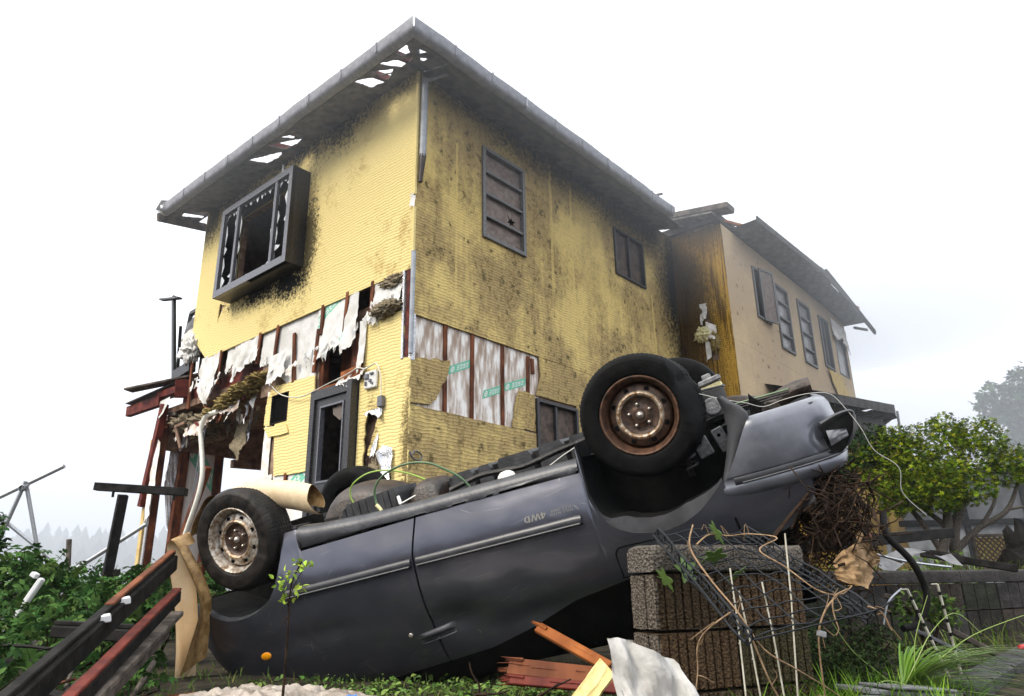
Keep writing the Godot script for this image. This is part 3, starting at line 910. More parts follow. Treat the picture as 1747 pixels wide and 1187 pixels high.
	for q in [[0.475, 2.97, 0.48, 2.05], [0.87, 2.97, 0.86, 2.05], [1.345, 2.97, 1.335, 2.03], [1.79, 2.94, 1.76, 2.3], [1.86, 2.93, 1.87, 2.75]]:
		bar("furring_strip", wg, RIGHT, Vector2(q[0], q[1]), Vector2(q[2], q[3]), 0.05, -0.03, -0.008, M["timber"])
	for q in [[0.53, 2.56, 0.84, 2.70], [1.03, 2.40, 1.31, 2.51], [1.365, 2.54, 1.73, 2.68]]:
		mb = MB.new(); mb.xf = plane(RIGHT, -0.0275)
		mb.grid([[V(q[0] + 0.02, q[1], 0), V(q[2] + 0.02, q[3], 0)], [V(q[0], q[1] - 0.095, 0), V(q[2], q[3] - 0.095, 0)]])
		part("green_printed_band", mb, M["print_band"], wg)
	bar("pale_batten", wg, RIGHT, Vector2(0.03, 2.98), Vector2(0.03, 2.5), 0.06, -0.03, 0.004, M["foil"])
	mb = MB.new(); mb.tube(curve([hwr(0.0, 1.62), hwr(0.04, 1.56), hwr(0.13, 1.55), hwr(0.15, 1.60), hwr(0.07, 1.63), hwr(0.02, 1.58)], 16), 0.008, 0.008, 6)
	part("wire_clip", mb, M["frame_grey"], wg)
	# windows
	var a := window(H, RIGHT, Rect2(1.0, 4.17, 0.76, 1.19), [4.465, 4.755, 5.045], [], M["frame_wing"], null, 0.05)
	for k in 4:
		var y0: float = [4.21, 4.465, 4.755, 5.045][k] + 0.012
		var y1: float = [4.465, 4.755, 5.045, 5.32][k] - 0.012
		if k == 1:
			var star := pv([1.52, 4.50, 1.545, 4.54, 1.60, 4.53, 1.575, 4.565, 1.62, 4.60, 1.565, 4.60, 1.54, 4.64, 1.525, 4.59, 1.46, 4.68, 1.50, 4.58, 1.47, 4.54, 1.515, 4.55])
			for half in [rectp(1.042, y0, 1.535, y1), rectp(1.535, y0, 1.718, y1)]:
				for g in Geometry2D.clip_polygons(half, star):
					panel("broken_pane", a, RIGHT, g, -0.034, -0.028, M["muddy_glass"])
		else:
			panel("pane", a, RIGHT, rectp(1.042, y0, 1.718, y1), -0.034, -0.028, M["muddy_glass"])
	window(H, RIGHT, Rect2(3.76, 4.62, 0.81, 0.75), [], [4.17], M["bronze_frame"], M["muddy_glass_dark"], 0.035)
	window(H, RIGHT, Rect2(1.88, 1.25, 0.79, 1.21), [], [2.25], M["bronze_frame"], M["muddy_glass_dark"], 0.04)
	bay_window(H)
	window(H, LEFT, Rect2(2.06, 2.23, 0.35, 0.345), [], [], M["timber_black"], M["hole"], 0.016, 0.008)  # its black pane is painted darkness, standing in for the room behind
	door(H)
	# meter plate and its cable
	mb = MB.new(); mb.xf = plane(LEFT); mb.box(V(0.55, 2.405, 0.022), V(0.185, 0.18, 0.03), Basis(V(0, 0, 1), 0.03), 0.008)
	var mp := part("meter_plate", mb, M["plastic_white"], H)
	mb = MB.new(); mb.xf = plane(LEFT)
	for q in [[0.60, 2.44, 0.06, 0.05], [0.52, 2.46, 0.05, 0.02], [0.54, 2.39, 0.03, 0.03], [0.61, 2.37, 0.02, 0.04], [0.51, 2.36, 0.02, 0.02]]:
		mb.box(V(q[0], q[1], 0.045), V(q[2], q[3], 0.022), Basis.IDENTITY, 0.003)
	part("meter_fitting", mb, M["frame_grey"], mp)
	mb = MB.new(); mb.tube(curve([L3(2.43, 2.72, 0.03), L3(2.2, 2.56, 0.04), L3(1.9, 2.46, 0.05), L3(1.65, 2.44, 0.05), L3(1.3, 2.475, 0.06), L3(0.9, 2.53, 0.05), L3(0.75, 2.56, 0.05), L3(0.62, 2.53, 0.04), L3(0.46, 2.55, 0.05), L3(0.40, 2.48, 0.05), L3(0.375, 2.36, 0.04), L3(0.375, 2.20, 0.03)], 60), 0.0065, 0.0065, 6)
	part("white_cable", mb, M["cable_white"], H)
	mb = MB.new(); mb.xf = plane(LEFT); mb.box(V(0.372, 2.15, 0.03), V(0.07, 0.11, 0.05), Basis.IDENTITY, 0.006)
	part("cable_box", mb, M["frame_grey"], H)
	# downpipe at the corner, hanging on two clips
	mb = MB.new(); mb.tube([V(0.05, 5.70, 0.06), V(0.045, 5.2, 0.06), V(0.04, 4.72, 0.06)], 0.036, 0.036, 12)
	var dp := part("downpipe", mb, M["pipe_grey"], H)
	mb = MB.new(); mb.tube([V(0.04, 4.74, 0.06), V(0.035, 4.60, 0.055), V(0.03, 4.42, 0.045)], 0.038, 0.02, 8)
	part("rusty_stub", mb, M["rusty_pan"], dp)
	mb = MB.new(); mb.tube([V(0.06, 5.68, 0.07), V(0.2, 5.75, 0.26), V(0.34, 5.83, 0.42)], 0.02, 0.02, 8)
	part("downpipe_bracket", mb, M["pipe_grey"], dp)
	eaves(H)
	wing(H, m_wing, m_side)
	inside(H)
	lost_room(H)

func hwr(s: float, y: float) -> Vector3: return V(s, y, 0.03)

func L3(b: float, y: float, off: float) -> Vector3: return V(-off, y, -b)

func bay_window(H: Node3D) -> void:
	# box that stands 0.25 m proud of the wall
	var b := holder("bay_window", H)
	var fm = M["frame_grey"]
	var x0 := 1.98; var x1 := 3.69; var y0 := 4.08; var y1 := 5.37
	panel("side_panel", b, LEFT, rectp(x0, y0, x0 + 0.03, y1), 0.0, 0.246, M["bronze_frame"])
	panel("side_panel", b, LEFT, rectp(x1 - 0.03, y0, x1, y1), 0.0, 0.246, M["bronze_frame"])
	panel("sill_panel", b, LEFT, rectp(x0 + 0.031, y0, x1 - 0.031, y0 + 0.03), 0.0, 0.246, M["bronze_frame"])
	panel("head_panel", b, LEFT, rectp(x0 + 0.031, y1 - 0.03, x1 - 0.031, y1), 0.0, 0.246, M["bronze_frame"])
	for q in [[x0, y0, x0 + 0.075, y1], [x1 - 0.075, y0, x1, y1], [x0 + 0.076, y1 - 0.085, x1 - 0.076, y1], [x0 + 0.076, y0, x1 - 0.076, y0 + 0.095]]:
		panel("frame", b, LEFT, rectp(q[0], q[1], q[2], q[3]), 0.19, 0.25, fm)
	for x in [2.35, 3.27]:
		bar("mullion", b, LEFT, Vector2(x, y0 + 0.09), Vector2(x, y1 - 0.08), 0.055, 0.18, 0.244, fm)
	for q in [[2.06, 2.32], [2.38, 3.24], [3.30, 3.61]]:
		for e in [[q[0], 4.17, q[0] + 0.018, 5.29], [q[1] - 0.018, 4.17, q[1], 5.29], [q[0] + 0.019, 5.265, q[1] - 0.019, 5.29], [q[0] + 0.019, 4.17, q[1] - 0.019, 4.19]]:
			panel("sash", b, LEFT, rectp(e[0], e[1], e[2], e[3]), 0.195, 0.225, M["bronze_frame"])
	# shards left along the sashes
	rg.seed = 12
	for q in [[2.075, 2.305, 0.09], [2.395, 3.225, 0.06], [3.315, 3.595, 0.10]]:
		for s in 2:
			var y := 4.2
			while y < 5.22:
				var l := rg.randf_range(0.06, 0.34)
				var w: float = q[2] * pow(rg.randf(), 1.6) * 1.3 + 0.006
				var xx: float = q[0] if s == 0 else q[1]
				var d := w if s == 0 else -w
				panel("glass_shard", b, LEFT, pv([xx, y, xx + d * rg.randf_range(0.2, 0.5), y + l * 0.12, xx + d * rg.randf_range(0.6, 0.8), y + l * 0.28, xx + d, y + l * rg.randf_range(0.4, 0.7), xx + d * rg.randf_range(0.3, 0.6), y + l * 0.85, xx + d * 0.25, y + l, xx, y + l]), 0.207, 0.212, M["glass_shard"])
				y += l * rg.randf_range(0.95, 1.25)
		var x: float = q[0] + 0.02
		while x < q[1] - 0.05:
			var l := rg.randf_range(0.04, 0.10)
			panel("glass_shard", b, LEFT, pv([x, 5.27, x + l, 5.27, x + l * rg.randf_range(0.2, 0.8), 5.27 - rg.randf_range(0.01, 0.09)]), 0.207, 0.212, M["glass_shard"])
			if rg.randf() < 0.7: panel("glass_shard", b, LEFT, pv([x, 4.185, x + l, 4.185, x + l * rg.randf_range(0.2, 0.8), 4.185 + rg.randf_range(0.01, 0.05)]), 0.207, 0.212, M["glass_shard"])
			x += l * rg.randf_range(1.0, 1.6)

func door(H: Node3D) -> void:
	var d := holder("door", H)
	var fm = M["bronze_frame"]
	# jambs and head
	panel("frame", d, LEFT, rectp(0.775, 0.42, 0.85, 2.45), -0.10, 0.09, fm)
	panel("frame", d, LEFT, rectp(1.47, 0.42, 1.545, 2.45), -0.10, 0.05, fm)
	panel("frame", d, LEFT, rectp(0.851, 2.35, 1.469, 2.45), -0.10, 0.055, fm)
	# leaf, glazed above and below a rail
	for q in [[0.855, 0.44, 0.965, 2.345], [1.385, 0.44, 1.465, 2.345], [0.966, 2.27, 1.384, 2.345], [0.966, 1.37, 1.384, 1.46], [0.966, 0.44, 1.384, 0.6]]:
		panel("door_rail", d, LEFT, rectp(q[0], q[1], q[2], q[3]), -0.03, 0.025, fm)
	for q in [[0.967, 1.46, 0.985, 2.27], [1.365, 1.46, 1.383, 2.27], [0.986, 2.25, 1.364, 2.27], [0.986, 1.46, 1.364, 1.48]]:
		panel("glazing_bead", d, LEFT, rectp(q[0], q[1], q[2], q[3]), -0.02, 0.036, M["frame_grey"])
	mat("dark_glass", lin(0.012, 0.012, 0.013), 0.5)
	pass
	panel("pane", d, LEFT, rectp(0.967, 0.6, 1.383, 1.37), -0.012, -0.006, M["dark_glass"])
	mat("paper_scrap", lin(0.15, 0.125, 0.11), 0.8)
	panel("paper_scrap", d, LEFT, jag(pv([1.0, 2.24, 1.2, 2.235, 1.19, 2.16, 1.07, 2.08, 1.0, 2.12]), 0.05, 0.01), -0.005, -0.002, M["paper_scrap"])
	panel("torn_sheet", d, LEFT, jag(pv([1.0, 1.25, 1.30, 1.05, 1.42, 0.7, 1.1, 0.75]), 0.08, 0.015), 0.05, 0.056, M["slate"])
	mb_handle(d)

func mb_handle(d: Node3D) -> void:
	var mb := MB.new()
	mb.tube([L3(0.91, 1.36, 0.03), L3(0.91, 1.36, 0.07), L3(1.02, 1.35, 0.075)], 0.011, 0.009, 8)
	part("handle", mb, M["frame_grey"], d)

func eaves(H: Node3D) -> void:
	var e := holder("eaves", H)
	var ys := 5.82
	# soffit boards along the street wall with the burnt-through gaps of the photograph
	var f3 := func(p: PackedVector2Array, y0: float, y1: float, m: Material, called: String) -> void:
		var mb := MB.new()
		mb.xf = Transform3D(Basis(V(1, 0, 0), V(0, 0, -1), V(0, 1, 0)), Vector3.ZERO)
		mb.poly(p, y0, y1)
		for i in mb.v.size():   # the soffit falls towards the gutter
			mb.v[i].y -= 0.30 * clampf(maxf(-mb.v[i].x, mb.v[i].z), 0.0, 0.6)
		part(called, mb, m, e)
	var holes := [pv([-0.44, -0.16, -0.43, -0.28, -0.33, -0.22, -0.35, -0.15]), pv([-0.34, -0.34, -0.22, -0.37, -0.23, -0.28]), pv([-0.43, 0.08, -0.24, -0.12, -0.22, 0.04, -0.32, 0.07]), pv([-0.19, -0.18, -0.12, -0.26, -0.11, -0.18]),
		pv([-0.42, 0.27, -0.26, 0.14, -0.24, 0.2, -0.3, 0.27]), pv([-0.44, 0.50, -0.22, 0.27, -0.18, 0.38, -0.22, 0.51]), pv([-0.42, 2.02, -0.30, 1.90, -0.28, 2.0]), pv([-0.40, 2.26, -0.18, 2.02, -0.16, 2.14, -0.2, 2.27]), pv([-0.39, 2.74, -0.19, 2.46, -0.15, 2.58, -0.18, 2.74]), pv([-0.28, 4.78, -0.05, 4.70, -0.02, 4.9, -0.24, 4.9])]
	# x is a, y is b
	var strips := []
	var b := -0.48
	var step := [0.43, 0.62, 0.60, 0.58, 0.62, 0.60, 0.62, 0.60, 0.62, 0.32]
	for s in step:
		strips.append(rectp(-0.47, b + 0.003, 0.04, b + s))
		b += s
	for k in strips.size():
		var pieces := [strips[k]]
		for hq in holes:
			var nx := []
			var hc := Vector2.ZERO
			for q in hq: hc += q / hq.size()
			var big := PackedVector2Array()
			for q in hq: big.append(hc + (q - hc) * Vector2(1.3, 1.45))
			var hp := jag(big, 0.03, 0.011)
			for p in pieces:
				var res := Geometry2D.clip_polygons(p, hp)
				var holed := false
				for r in res:
					if Geometry2D.is_polygon_clockwise(r): holed = true
				if holed:
					var c := Vector2.ZERO
					for q in hp: c += q / hp.size()
					for half in [rectp(-9, -9, 9, c.y), rectp(-9, c.y, 9, 19)]:
						for p2 in Geometry2D.intersect_polygons(p, half): nx.append_array(Geometry2D.clip_polygons(p2, hp))
				else: nx.append_array(res)
			pieces = nx
		for p in pieces:
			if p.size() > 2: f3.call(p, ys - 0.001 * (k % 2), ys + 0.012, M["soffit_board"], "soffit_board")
	# soffit along the garden wall
	b = 0.045
	for s in [0.9, 0.92, 0.9, 0.92, 0.9, 0.5]:
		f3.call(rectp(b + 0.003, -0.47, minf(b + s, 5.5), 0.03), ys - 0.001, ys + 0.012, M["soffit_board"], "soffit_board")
		b += s
	# rafter tails that show in the gaps
	for q in [0.0, 0.42, 2.0, 2.42, 4.85]:
		var mb := MB.new()
		mb.beam(V(-0.46, ys - 0.075, -q + 0.05), V(0.22, ys + 0.10, -q + 0.05), 0.045, 0.085)
		part("rafter_tail", mb, M["timber_red"], e)
	var mb := MB.new()
	mb.beam(V(-0.46, ys - 0.075, 0.46), V(0.1, ys + 0.08, -0.1), 0.05, 0.085)
	part("hip_rafter", mb, M["timber_black"], e)
	# gutters, in lengths with brackets
	var prof := [Vector2(0.0, 0.0), Vector2(0.03, -0.012), Vector2(0.09, -0.006), Vector2(0.115, 0.03), Vector2(0.12, 0.13), Vector2(0.105, 0.135)]
	for run in 2:
		var l0 := -0.57
		var l1 := 4.95 if run == 0 else 4.62
		for seg in 3:
			var a0: float = lerpf(l0, l1, seg / 3.0) + (0.002 if seg > 0 else 0.0)
			var a1: float = lerpf(l0, l1, (seg + 1) / 3.0)
			var rows := []
			for k in 9:
				var row := []
				var t := lerpf(a0, a1, k / 8.0)
				var sag := nz.get_noise_1d(t * 1.3 + run * 9) * 0.022 + nz.get_noise_1d(t * 6.0 + run * 5) * 0.008
				for q in prof:
					var out: float = 0.465 + q.x
					var tt := maxf(t, -out)   # mitre at the corner
					row.append(V(-out, ys - 0.145 + q.y + sag, -tt) if run == 0 else V(tt, ys - 0.145 + q.y + sag, out))
				rows.append(row)
			mb = MB.new(); mb.grid(rows)
			part("gutter", mb, M["gutter"], e)
		for k in 9:
			var t := lerpf(0.0, l1 - 0.1, k / 8.0)
			mb = MB.new()
			if run == 0: mb.box(V(-0.588, ys - 0.075, -t), V(0.012, 0.13, 0.025), Basis.IDENTITY, 0.003)
			else: mb.box(V(t, ys - 0.075, 0.588), V(0.025, 0.13, 0.012), Basis.IDENTITY, 0.003)
			part("gutter_bracket", mb, M["gutter"], e)
	mb = MB.new()
	mb.box(V(-0.465, ys - 0.075, -2.24), V(0.02, 0.15, 5.40), Basis.IDENTITY, 0.003)
	part("fascia", mb, M["soffit"], e)
	mb = MB.new()
	mb.box(V(2.05, ys - 0.075, 0.465), V(5.0, 0.15, 0.02), Basis.IDENTITY, 0.003)
	part("fascia", mb, M["soffit"], e)
	# broken gutter end at the far corner of the street side
	mb = MB.new()
	mb.tube([V(-0.53, ys - 0.1, -4.90), V(-0.55, ys - 0.03, -5.02), V(-0.50, ys + 0.06, -5.08)], 0.075, 0.06, 10)
	part("gutter_elbow", mb, M["litter_white"], e)
	mb = MB.new()
	mb.beam(V(-0.60, ys - 0.2, -4.98), V(0.15, ys - 0.06, -5.05), 0.05, 0.12)
	mb.beam(V(-0.5, ys - 0.05, -4.92), V(0.0, ys - 0.02, -4.72), 0.03, 0.05)
	part("barge_board", mb, M["timber_grey"], e)
	mb = MB.new()
	mb.beam(V(-0.62, ys - 0.12, -4.9), V(-0.52, ys + 0.12, -5.02), 0.1, 0.015)
	part("bent_flashing", mb, M["roofing"], e)

func wing(H: Node3D, mw: Material, ms: Material) -> void:
	var w := holder("rear_wing", H)
	var ws := [[6.58, 4.51, 7.15, 5.42], [7.49, 4.19, 8.10, 5.41], [8.57, 4.18, 9.2, 5.42], [9.70, 4.35, 10.25, 5.41], [10.6, 4.39, 11.25, 5.42]]
	var hs := []
	for q in ws: hs.append(rectp(q[0], q[1], q[2], q[3]))
	boards(w, WING, [pv([5.54, 0.4, 11.42, 0.4, 11.42, 5.72, 5.54, 5.80])], hs, [8.3], mw, Rect2(5.4, 0, 6.2, 5.9))
	boards(w, SIDE, [pv([0.0, 0.4, 0.87, 0.4, 0.87, 5.80, 0.0, 5.80])], [jag(pv([0.38, 4.54, 0.48, 4.52, 0.56, 4.20, 0.64, 3.85, 0.62, 3.62, 0.50, 3.60, 0.40, 3.95, 0.36, 4.1, 0.45, 4.25]), 0.06, 0.02)], [], ms, Rect2(0, 0, 0.9, 5.9))
	panel("sheathing", w, SIDE, rectp(0.0, 0.4, 0.85, 5.8), -0.05, -0.03, M["interior_dark"])
	for q in [[5.56, 0.4, 6.58, 5.72], [6.58, 0.4, 7.15, 4.51], [6.58, 5.42, 7.49, 5.72], [7.15, 0.4, 7.49, 5.42], [7.49, 0.4, 8.10, 4.19], [7.49, 5.41, 9.2, 5.7], [8.10, 0.4, 8.57, 5.41], [8.57, 0.4, 9.2, 4.18], [9.2, 0.4, 9.7, 5.7], [9.7, 0.4, 10.25, 4.35], [9.7, 5.41, 11.4, 5.7], [10.25, 0.4, 10.6, 5.41], [10.6, 0.4, 11.25, 4.39], [11.25, 0.4, 11.4, 5.41]]:
		panel("sheathing", w, WING, rectp(q[0], q[1], q[2], q[3]), -0.10, -0.03, M["sheathing"])
	# torn hole with paper, wool and foil in it
	torn("torn_paper", w, SIDE, [0.38, 4.56, 0.50, 4.55], [0.38, 4.2, 0.50, 4.32], 0.0, 0.06, M["wrap"], 61)
	torn("torn_paper", w, SIDE, [0.46, 4.25, 0.62, 4.15], [0.46, 3.98, 0.62, 3.92], 0.02, 0.06, M["wrap_dirty"], 62)
	torn("torn_paper", w, SIDE, [0.42, 3.98, 0.50, 3.9], [0.42, 3.62, 0.50, 3.66], 0.01, 0.04, M["wrap"], 63)
	fluff("glass_wool", w, plane(SIDE), V(0.40, 4.05, 0.02), V(0.24, 0.22, 0.10), M["yellow_plastic"], 64)
	fluff("glass_wool", w, plane(SIDE), V(0.58, 3.90, 0.01), V(0.14, 0.3, 0.10), M["wool"], 65)
	# windows
	var c := window(w, WING, Rect2(6.58, 4.51, 0.57, 0.91), [], [], M["frame_wing"], M["hole"], 0.04)  # black pane stands in for the darkness of the open window
	var mb := MB.new()
	mb.xf = plane(WING) * Transform3D(Basis(V(0, 1, 0), -0.25), V(6.80, 0, 0.02))
	for q in [[0, 4.5, 0.035, 5.44], [0.345, 4.5, 0.38, 5.44], [0.036, 5.4, 0.344, 5.44], [0.036, 4.5, 0.344, 4.54]]: mb.poly(rectp(q[0], q[1], q[2], q[3]), 0.0, 0.03)
	var cas := part("open_casement", mb, M["frame_wing"], c)
	mb = MB.new()
	mb.xf = plane(WING) * Transform3D(Basis(V(0, 1, 0), -0.25), V(6.80, 0, 0.02))
	mb.poly(rectp(0.035, 4.54, 0.345, 5.4), 0.01, 0.016)
	part("casement_pane", mb, M["muddy_glass"], c)
	window(w, WING, Rect2(7.49, 4.19, 0.61, 1.22), [4.49, 4.80, 5.10], [], M["frame_wing"], M["muddy_glass_pale"], 0.045)
	window(w, WING, Rect2(8.57, 4.18, 0.63, 1.24), [4.49, 4.80, 5.10], [], M["frame_wing"], M["muddy_glass_pale"], 0.045)
	var s := window(w, WING, Rect2(9.70, 4.35, 0.55, 1.06), [], [9.97], M["frame_wing"], null, 0.04)
	panel("sliding_pane", s, WING, rectp(9.74, 4.39, 9.955, 5.37), -0.034, -0.028, M["muddy_glass_pale"])
	window(w, WING, Rect2(10.6, 4.39, 0.65, 1.03), [], [], M["frame_wing"], M["muddy_glass_pale"], 0.03, 0.01)
	torn("torn_paper", w, WING, [10.45, 5.55, 11.35, 5.5], [10.45, 5.05, 10.9, 5.2, 11.35, 4.95], 0.03, 0.08, M["wrap_dirty"], 66)
	panel("hanging_siding", w, WING, jag(pv([9.75, 4.30, 10.5, 4.30, 11.35, 3.55, 10.6, 3.62, 10.1, 3.85]), 0.12, 0.03), 0.03, 0.045, M["trim_yellow"])
	# sagging eave with broken boards
	for k in 10:
		var a0 := 5.95 + k * 0.555
		var a1 := a0 + 0.55
		var s0 := 5.84 - maxf(0, a0 - 9.0) * 0.08
		var s1 := 5.84 - maxf(0, a1 - 9.0) * 0.08
		var outer := 1.32 + rg.randf_range(-0.03, 0.03)
		mb = MB.new()
		mb.grid([[V(a0, s0, 0.85), V(a0, s0 - 0.02, outer)], [V(a1, s1, 0.85), V(a1, s1 - 0.02, outer)]])
		mb.grid([[V(a0, s0 + 0.02, 0.85), V(a0, s0 + 0.04, outer)], [V(a1, s1 + 0.02, 0.85), V(a1, s1 + 0.04, outer)]])
		mb.grid([[V(a0, s0 - 0.02, outer), V(a0, s0 + 0.04, outer)], [V(a1, s1 - 0.02, outer), V(a1, s1 + 0.04, outer)]])
		part("soffit_board", mb, M["soffit_board"], w)
	for q in [[V(5.95, 5.88, 1.30), V(8.7, 5.88, 1.36), 0.02, 0.12, "roofing"], [V(8.7, 5.9, 1.36), V(10.6, 5.74, 1.34), 0.02, 0.12, "roofing"], [V(9.2, 6.05, 1.3), V(12.1, 5.55, 1.3), 0.05, 0.10, "timber_black"], [V(5.5, 5.90, 0.78), V(6.5, 6.0, 1.05), 0.045, 0.05, "timber_orange"],
		[V(5.50, 6.16, 0.02), V(5.52, 5.99, 1.08), 0.28, 0.09, "timber_grey"], [V(5.44, 6.04, 0.02), V(5.44, 5.90, 0.86), 0.30, 0.03, "soffit_board"], [V(4.4, 5.98, 0.5), V(4.75, 6.22, 0.2), 0.035, 0.035, "timber_grey"], [V(10.6, 5.78, 1.2), V(11.5, 5.98, 1.2), 0.05, 0.06, "timber_orange"], [V(9.6, 5.88, 1.3), V(9.45, 6.14, 1.25), 0.05, 0.03, "timber_black"], [V(11.3, 5.5, 1.1), V(11.9, 5.58, 1.2), 0.04, 0.05, "timber_grey"]]:
		mb = MB.new(); mb.beam(q[0], q[1], q[2], q[3])
		part("broken_roof_board", mb, M[q[4]], w)

func inside(H: Node3D) -> void:
	var n := holder("interior", H)
	var bx := func(called: String, lo: Vector3, hi: Vector3, m: String) -> void:
		var mb := MB.new()
		mb.box((lo + hi) * 0.5, hi - lo)
		part(called, mb, M[m], n)
	bx.call("upper_floor", V(0.12, 3.12, -4.55), V(5.5, 3.30, -0.06), "interior_brown")
	bx.call("roof_deck", V(0.14, 5.86, -4.66), V(5.5, 5.98, -0.14), "roofing")
	bx.call("roof_deck", V(5.5, 5.86, -4.55), V(11.3, 5.98, 0.86), "roofing")
	bx.call("partition_wall", V(2.6, 3.30, -4.55), V(2.7, 5.86, -0.06), "interior_dark")
	bx.call("partition_wall", V(0.12, 3.30, -1.66), V(2.6, 5.86, -1.58), "interior_dark")
	bx.call("partition_wall", V(0.12, 3.30, -4.64), V(5.5, 5.86, -4.56), "interior_dark")
	bx.call("partition_wall", V(1.9, 0.4, -2.44), V(2.0, 3.12, -0.06), "interior_dark")
	bx.call("partition_wall", V(0.05, 0.4, -2.50), V(2.5, 3.12, -2.42), "interior_dark")
	bx.call("partition_wall", V(5.56, 0.4, -0.1), V(5.66, 5.86, 0.75), "interior_dark")
	bx.call("partition_wall", V(5.66, 0.4, -3.0), V(11.3, 5.86, -2.9), "interior_dark")
	bx.call("partition_wall", V(11.3, 0.4, -3.0), V(11.4, 5.70, 0.84), "interior_dark")
	bx.call("ground_floor", V(0.03, 0.25, -5.5), V(11.4, 0.42, -0.03), "interior_brown")
	bx.call("foundation", V(0.02, -0.3, -5.5), V(11.4, 0.25, -0.04), "concrete")
	# charred studs in the room behind the bay window
	for q in [[1.1, -2.9], [1.4, -2.6], [1.2, -3.3], [1.7, -2.3], [1.5, -3.6]]:
		bx.call("stud", V(q[0], 3.30, q[1] - 0.05), V(q[0] + 0.1, 5.86, q[1] + 0.05), "timber_red" if q[0] < 1.3 else "interior_brown")

func lost_room(H: Node3D) -> void:
	# the opened lower room at the far end of the street side
	var n := holder("opened_room", H)
	var mb: MB
	panel("ceiling_board", n, ENDW, rectp(0.1, 2.86, 2.4, 2.95), -3.0, -0.05, M["interior_brown"])
	panel("end_beam", n, ENDW, rectp(0.1, 2.36, 2.3, 2.84), -0.14, 0.0, M["interior_brown"])
	panel("bulkhead", n, LEFT, rectp(2.5, 2.0, 3.3, 2.86), -1.9, -1.85, M["interior_brown"])
	bar("end_rail", n, ENDW, Vector2(1.2, 2.28), Vector2(2.4, 2.32), 0.12, -0.1, 0.02, M["interior_brown"])
	bar("end_post", n, ENDW, Vector2(0.42, 0.4), Vector2(0.44, 2.4), 0.12, -0.11, 0.0, M["timber"])
	bar("end_post", n, ENDW, Vector2(0.98, 0.4), Vector2(0.96, 2.4), 0.13, -0.11, 0.0, M["timber"])
	bar("end_post", n, ENDW, Vector2(1.9, 0.4), Vector2(1.88, 2.36), 0.16, -0.12, 0.0, M["interior_brown"])
	torn("house_wrap", n, ENDW, [0.46, 2.38, 0.92, 2.38], [0.46, 0.7, 0.92, 0.6], -0.08, 0.05, M["wrap_print"], 71)
	torn("torn_film", n, ENDW, [0.25, 2.40, 0.47, 2.38], [0.25, 1.9, 0.35, 1.3, 0.47, 1.2], -0.02, 0.1, M["foil"], 72)
	# street-side corner posts: a red post, a yellow board edge, a leaning brace
	bar("corner_post", n, LEFT, Vector2(5.33, 0.35), Vector2(5.33, 2.75), 0.11, -0.10, 0.0, M["timber"])
	bar("leaning_post", n, LEFT, Vector2(5.47, 1.55), Vector2(5.18, 2.95), 0.10, 0.0, 0.09, M["timber_red"])
	bar("yellow_board_edge", n, LEFT, Vector2(5.44, 0.5), Vector2(5.50, 2.5), 0.09, -0.06, 0.02, M["trim_yellow"])
	bar("corner_post", n, LEFT, Vector2(5.28, 0.5), Vector2(5.27, 2.75), 0.05, 0.012, 0.035, M["foil"])
	bar("leaning_brace", n, LEFT, Vector2(5.03, 0.5), Vector2(4.20, 1.98), 0.085, -0.25, -0.17, M["timber"])
	bar("leaning_brace", n, LEFT, Vector2(4.62, 0.45), Vector2(4.56, 1.6), 0.14, -0.50, -0.44, M["timber"])
	torn("torn_film", n, LEFT, [5.14, 2.4, 5.30, 2.5], [5.14, 1.4, 5.30, 1.3], 0.05, 0.06, M["wrap_dirty"], 73)
	torn("torn_film", n, LEFT, [4.98, 3.02, 5.28, 3.0], [4.98, 2.9, 5.15, 2.74, 5.28, 2.75], 0.07, 0.05, M["wrap"], 74)
	# wool hanging from the torn ceiling
	for q in [[2.75, 2.86, 0.5, 0.14, 0.05], [3.1, 2.78, 0.55, 0.16, 0.03], [3.5, 2.70, 0.5, 0.18, 0.06], [3.85, 2.62, 0.4, 0.14, 0.08]]:
		fluff("glass_wool", n, plane(LEFT), V(q[0], q[1], -q[4]), V(q[2], q[3], 0.3), M["wool"], int(q[0] * 10))
	for q in [[4.4, 2.62, 0.8, 0.28, 0.25], [4.95, 2.66, 0.5, 0.26, 0.2], [4.6, 2.45, 0.6, 0.12, 0.35]]:
		fluff("glass_wool", n, plane(LEFT), V(q[0], q[1], -q[4]), V(q[2], q[3], 0.35), M["wool_grey"], int(q[0] * 11))
	torn("torn_lining", n, LEFT, [3.2, 2.68, 4.6, 2.52], [3.2, 2.52, 3.6, 2.56, 4.1, 2.36, 4.6, 2.42], -0.02, 0.09, M["wrap_mud"], 75)
	torn("torn_lining", n, LEFT, [3.35, 2.5, 3.65, 2.45], [3.35, 2.1, 3.5, 1.95, 3.65, 2.2], -0.25, 0.1, M["wool_grey"], 76)
	mb = MB.new(); mb.tube(curve([L3(3.66, 2.60, 0.02), L3(3.90, 2.56, 0.05), L3(3.97, 2.42, 0.06), L3(3.88, 2.15, 0.06), L3(3.76, 1.8, 0.07), L3(3.80, 1.5, 0.08), L3(3.95, 1.2, 0.08), L3(4.1, 0.9, 0.08)], 40), 0.03, 0.03, 8)
	part("hanging_conduit", mb, M["cable_white"], n)
	for k in 2:
		mb = MB.new(); mb.tube(curve([L3(3.92 + k * 0.07, 2.5, 0.02), L3(3.95 + k * 0.06, 2.0, 0.03), L3(3.99 + k * 0.05, 1.3, 0.03)], 12), 0.006, 0.006, 5)
		part("hanging_wire", mb, M["frame_grey"], n)
	# splintered laths, torn lining and film that hang in the opened corner
	var rs := RandomNumberGenerator.new()
	rs.seed = 909
